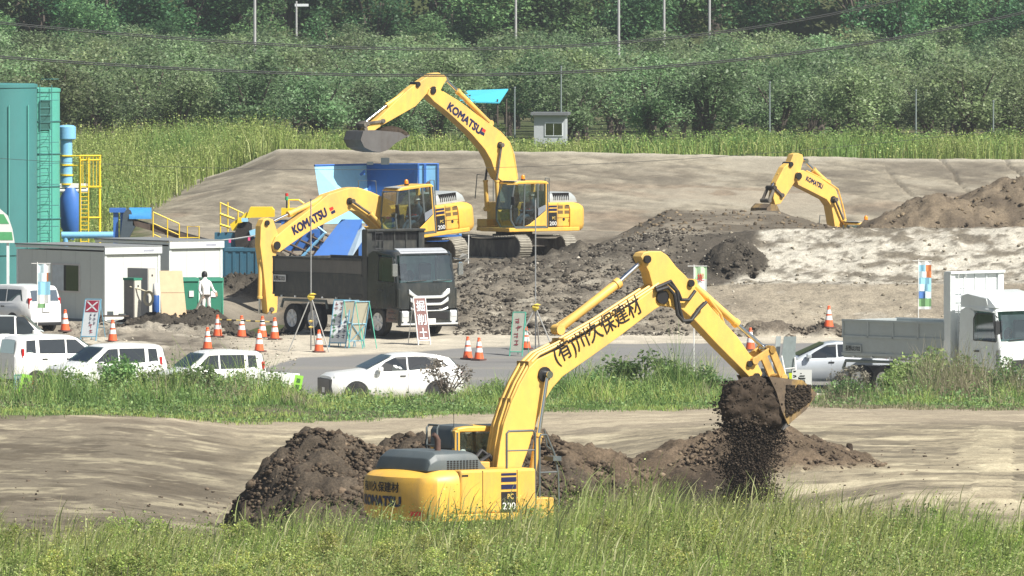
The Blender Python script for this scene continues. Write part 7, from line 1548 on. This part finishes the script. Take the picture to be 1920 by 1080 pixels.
for a, c in ((e0+.1,-1.1),(e1-.55,-1.1),(e1-.1,1.1),(e0+.75,1.1)): q = MB(); q.tube([(a,c,0),(a,c,zr-.2)], .05, 6); q.build('post', M_BARK, t)
def pole(label, px, top, base_py, d, r, m, name='utility_pole', arm=False):
    x = XU(px, d); z0 = float(hill_z(np.array([x]), np.array([d]))[0]) if d > 520 else gz(x, d); zt = W(px, top, d).z-z0 if top > -50 else 16.0
    t = thing(name, label, 'pole', (x, d, z0-.3), 0, 'thin poles behind the bank'); q = MB(); q.tube([(0,0,0),(0,0,zt+.3)], [r, r*.75], 8); q.build('shaft', m, t, True)
    q = MB()
    if arm: q.box(-.1,.8,-.05,.05,zt-.05,zt+.12); q.build('lamp_arm', M_SGW, t)
    else: q.lathe([(r*1.2,zt+.28),(r*1.2,zt+.36)], n=8); q.build('cap', m, t)
M_CONC = mat('concrete_pole', (.40,.40,.40), .7, var=.06)
for px, top, b_, d, r, lab in ((478,-99,130,640,.095,'tall concrete pole rising from the orchard at upper left'), (967,-99,90,690,.085,'tall concrete pole rising above the raised arm, middle of the photo'), (1160,-99,90,690,.09,'tall concrete pole, left one of three close together'), (1245,-99,85,700,.09,'tall concrete pole, middle one of three close together'), (1330,-99,65,705,.09,'tall concrete pole, right one of three close together')):
    pole(lab, px, top, b_, d, r, M_CONC)
pole('concrete pole with a short lamp arm at the edge of the dark wood', 556, 2, 80, 700, .085, M_CONC, arm=True)
M_STAKE = mat('orchard_pole', (.20,.24,.24), .7)
for px, top, d, lab in ((1052,126,530,'slim pole standing just behind the grey hut'), (1443,155,515,'slim dark pole between two bushes right of the hut'), (965,165,520,'slim pole left of the grey hut'), (1717,170,520,'slim pole right of the round dark bush'), (1862,190,512,'slim pole among the bushes at far right')): pole(lab, px, top, 0, d, .045, M_STAKE, 'orchard_pole')
# cables ---------------------------------------------------------------------------------
M_CBL = mat('cable_dark', (.05,.055,.055), .7)
def cable(label, pts, d, r, twin=True):
    xs_ = np.array([p[0] for p in pts], float); ys_ = np.array([p[1] for p in pts], float); cf = np.polyfit(xs_, ys_, 3 if len(pts) > 4 else 2); q = MB()
    for off in ((0, 3.2) if twin else (0,)):
        q.tube([W(px, float(np.polyval(cf, px))+off, d) for px in np.linspace(-150, 2070, 40)], r, 5)
    o = q.build('power_cable', M_CBL, None, True); tag(o, label, 'cable', 'overhead cables')
cable('upper overhead cable crossing the orchard and leaving at the top right', [(0,42),(350,70),(700,90),(1100,84),(1400,50),(1680,0)], 300, .015)
cable('lower overhead cable sagging across the orchard above the raised arm', [(0,106),(250,121),(480,133),(800,142),(1100,131),(1500,97),(1920,22)], 300, .017)
cable('thin single cable crossing the grass at left and the blue hopper', [(0,297),(200,308),(700,318),(1000,312)], 300, .006, False)
# extras: white wrapped thing by the tipped excavator's track
d = 385; x = XU(870, d); z = gz(x, d); t = thing('survey_staff', 'thin white rod with scraps of white sheet on the mound right of the black truck', 'survey rod', (x, d, z)); q = MB(); q.tube([(.15,0,-.05),(.17,0,W(880,440,d).z-z)], .02, 6); q.build('rod', M_WHM, t)
q = MB()
for p, py, w_, h_ in ((868,480,.28,.22),(876,488,.22,.18),(874,505,.2,.2),(862,470,.14,.1)):
    c = W(p, py, d)-Vector((x, d, z)); q.loft([[(c.x-w_*.5,c.y-.04,c.z-h_*.3),(c.x-w_*.1,c.y-.1,c.z+h_*.5),(c.x+w_*.5,c.y-.03,c.z+h_*.25)],[(c.x-w_*.35,c.y+.05,c.z-h_*.5),(c.x+w_*.1,c.y,c.z+h_*.1),(c.x+w_*.55,c.y+.08,c.z-h_*.3)]], cap=True)
q.build('white_sheet', M_WHM, t)
x = XU(1593, 262); rk = MB(); rk.add([v for v in [( .1,0,.0),(-.1,.05,0),(.02,-.1,0),(.08,.0,.18),(-.08,-.03,.2),(0,.08,.16)]], [(0,3,5),(0,2,3),(1,5,4),(1,4,2),(2,4,3),(3,4,5),(0,5,1),(0,1,2)]); o = rk.build('stone', M_SOILD, None, True, bevel=.02); o.location = (x, 262, gz(x, 262)-.02); tag(o, 'single dark lump of soil lying alone right of the spoil heap', 'soil lump')
x = XU(3, 352); t = thing('wall_sign', 'round-cornered green and white sign leaning at the left photo edge', 'sign', (XU(2, 392), 392, gz(XU(2,392),392))); q = MB(); z0 = W(2,440,392).z-t.location.z; q.prism([(-.6,z0-.3),(.50,z0-.3),(.42,z0+.2),(.25,z0+.7),(-.1,z0+1.0),(-.6,z0+1.05)], 0, .05); pn = q.build('panel', M_WHM, t); q = MB(); q.prism([(-.6,z0-.2),(.44,z0-.2),(.40,z0+.1),(-.6,z0+.1)], -.01, -.002); q.prism([(-.6,z0+.4),(.30,z0+.4),(.1,z0+.75),(-.6,z0+.8)], -.01, -.002); q.build('green_band', mat('sign_leaf', (.10,.38,.16), .5), pn); q = MB(); q.box(-.4,-.3,.06,.12,-.1,z0+.8); q.box(.2,.3,.06,.12,-.1,z0+.3); q.build('post', M_SGW, t)
# ================================================================== HAZE
q = MB(); q.box(-760, 760, -75, 1010, -4, 140); hz_o = q.build('haze', M_GRY, None); hz_o.data.materials.clear()
hm = bpy.data.materials.new('haze_air'); hm.use_nodes = True; nn = hm.node_tree.nodes; ll = hm.node_tree.links
for z_ in list(nn):
    if z_.type == 'BSDF_PRINCIPLED': nn.remove(z_)
pv = nn.new('ShaderNodeVolumePrincipled'); pv.inputs['Color'].default_value = (.80,.86,.92,1); pv.inputs['Density'].default_value = HAZE_D; pv.inputs['Anisotropy'].default_value = .35
ll.new(pv.outputs[0], [z_ for z_ in nn if z_.type == 'OUTPUT_MATERIAL'][0].inputs['Volume'])
hz_o.data.materials.append(hm); hz_o['kind'] = 'stuff'; hz_o['label'] = 'thin summer haze between the camera and the far hillside'; hz_o['category'] = 'haze'
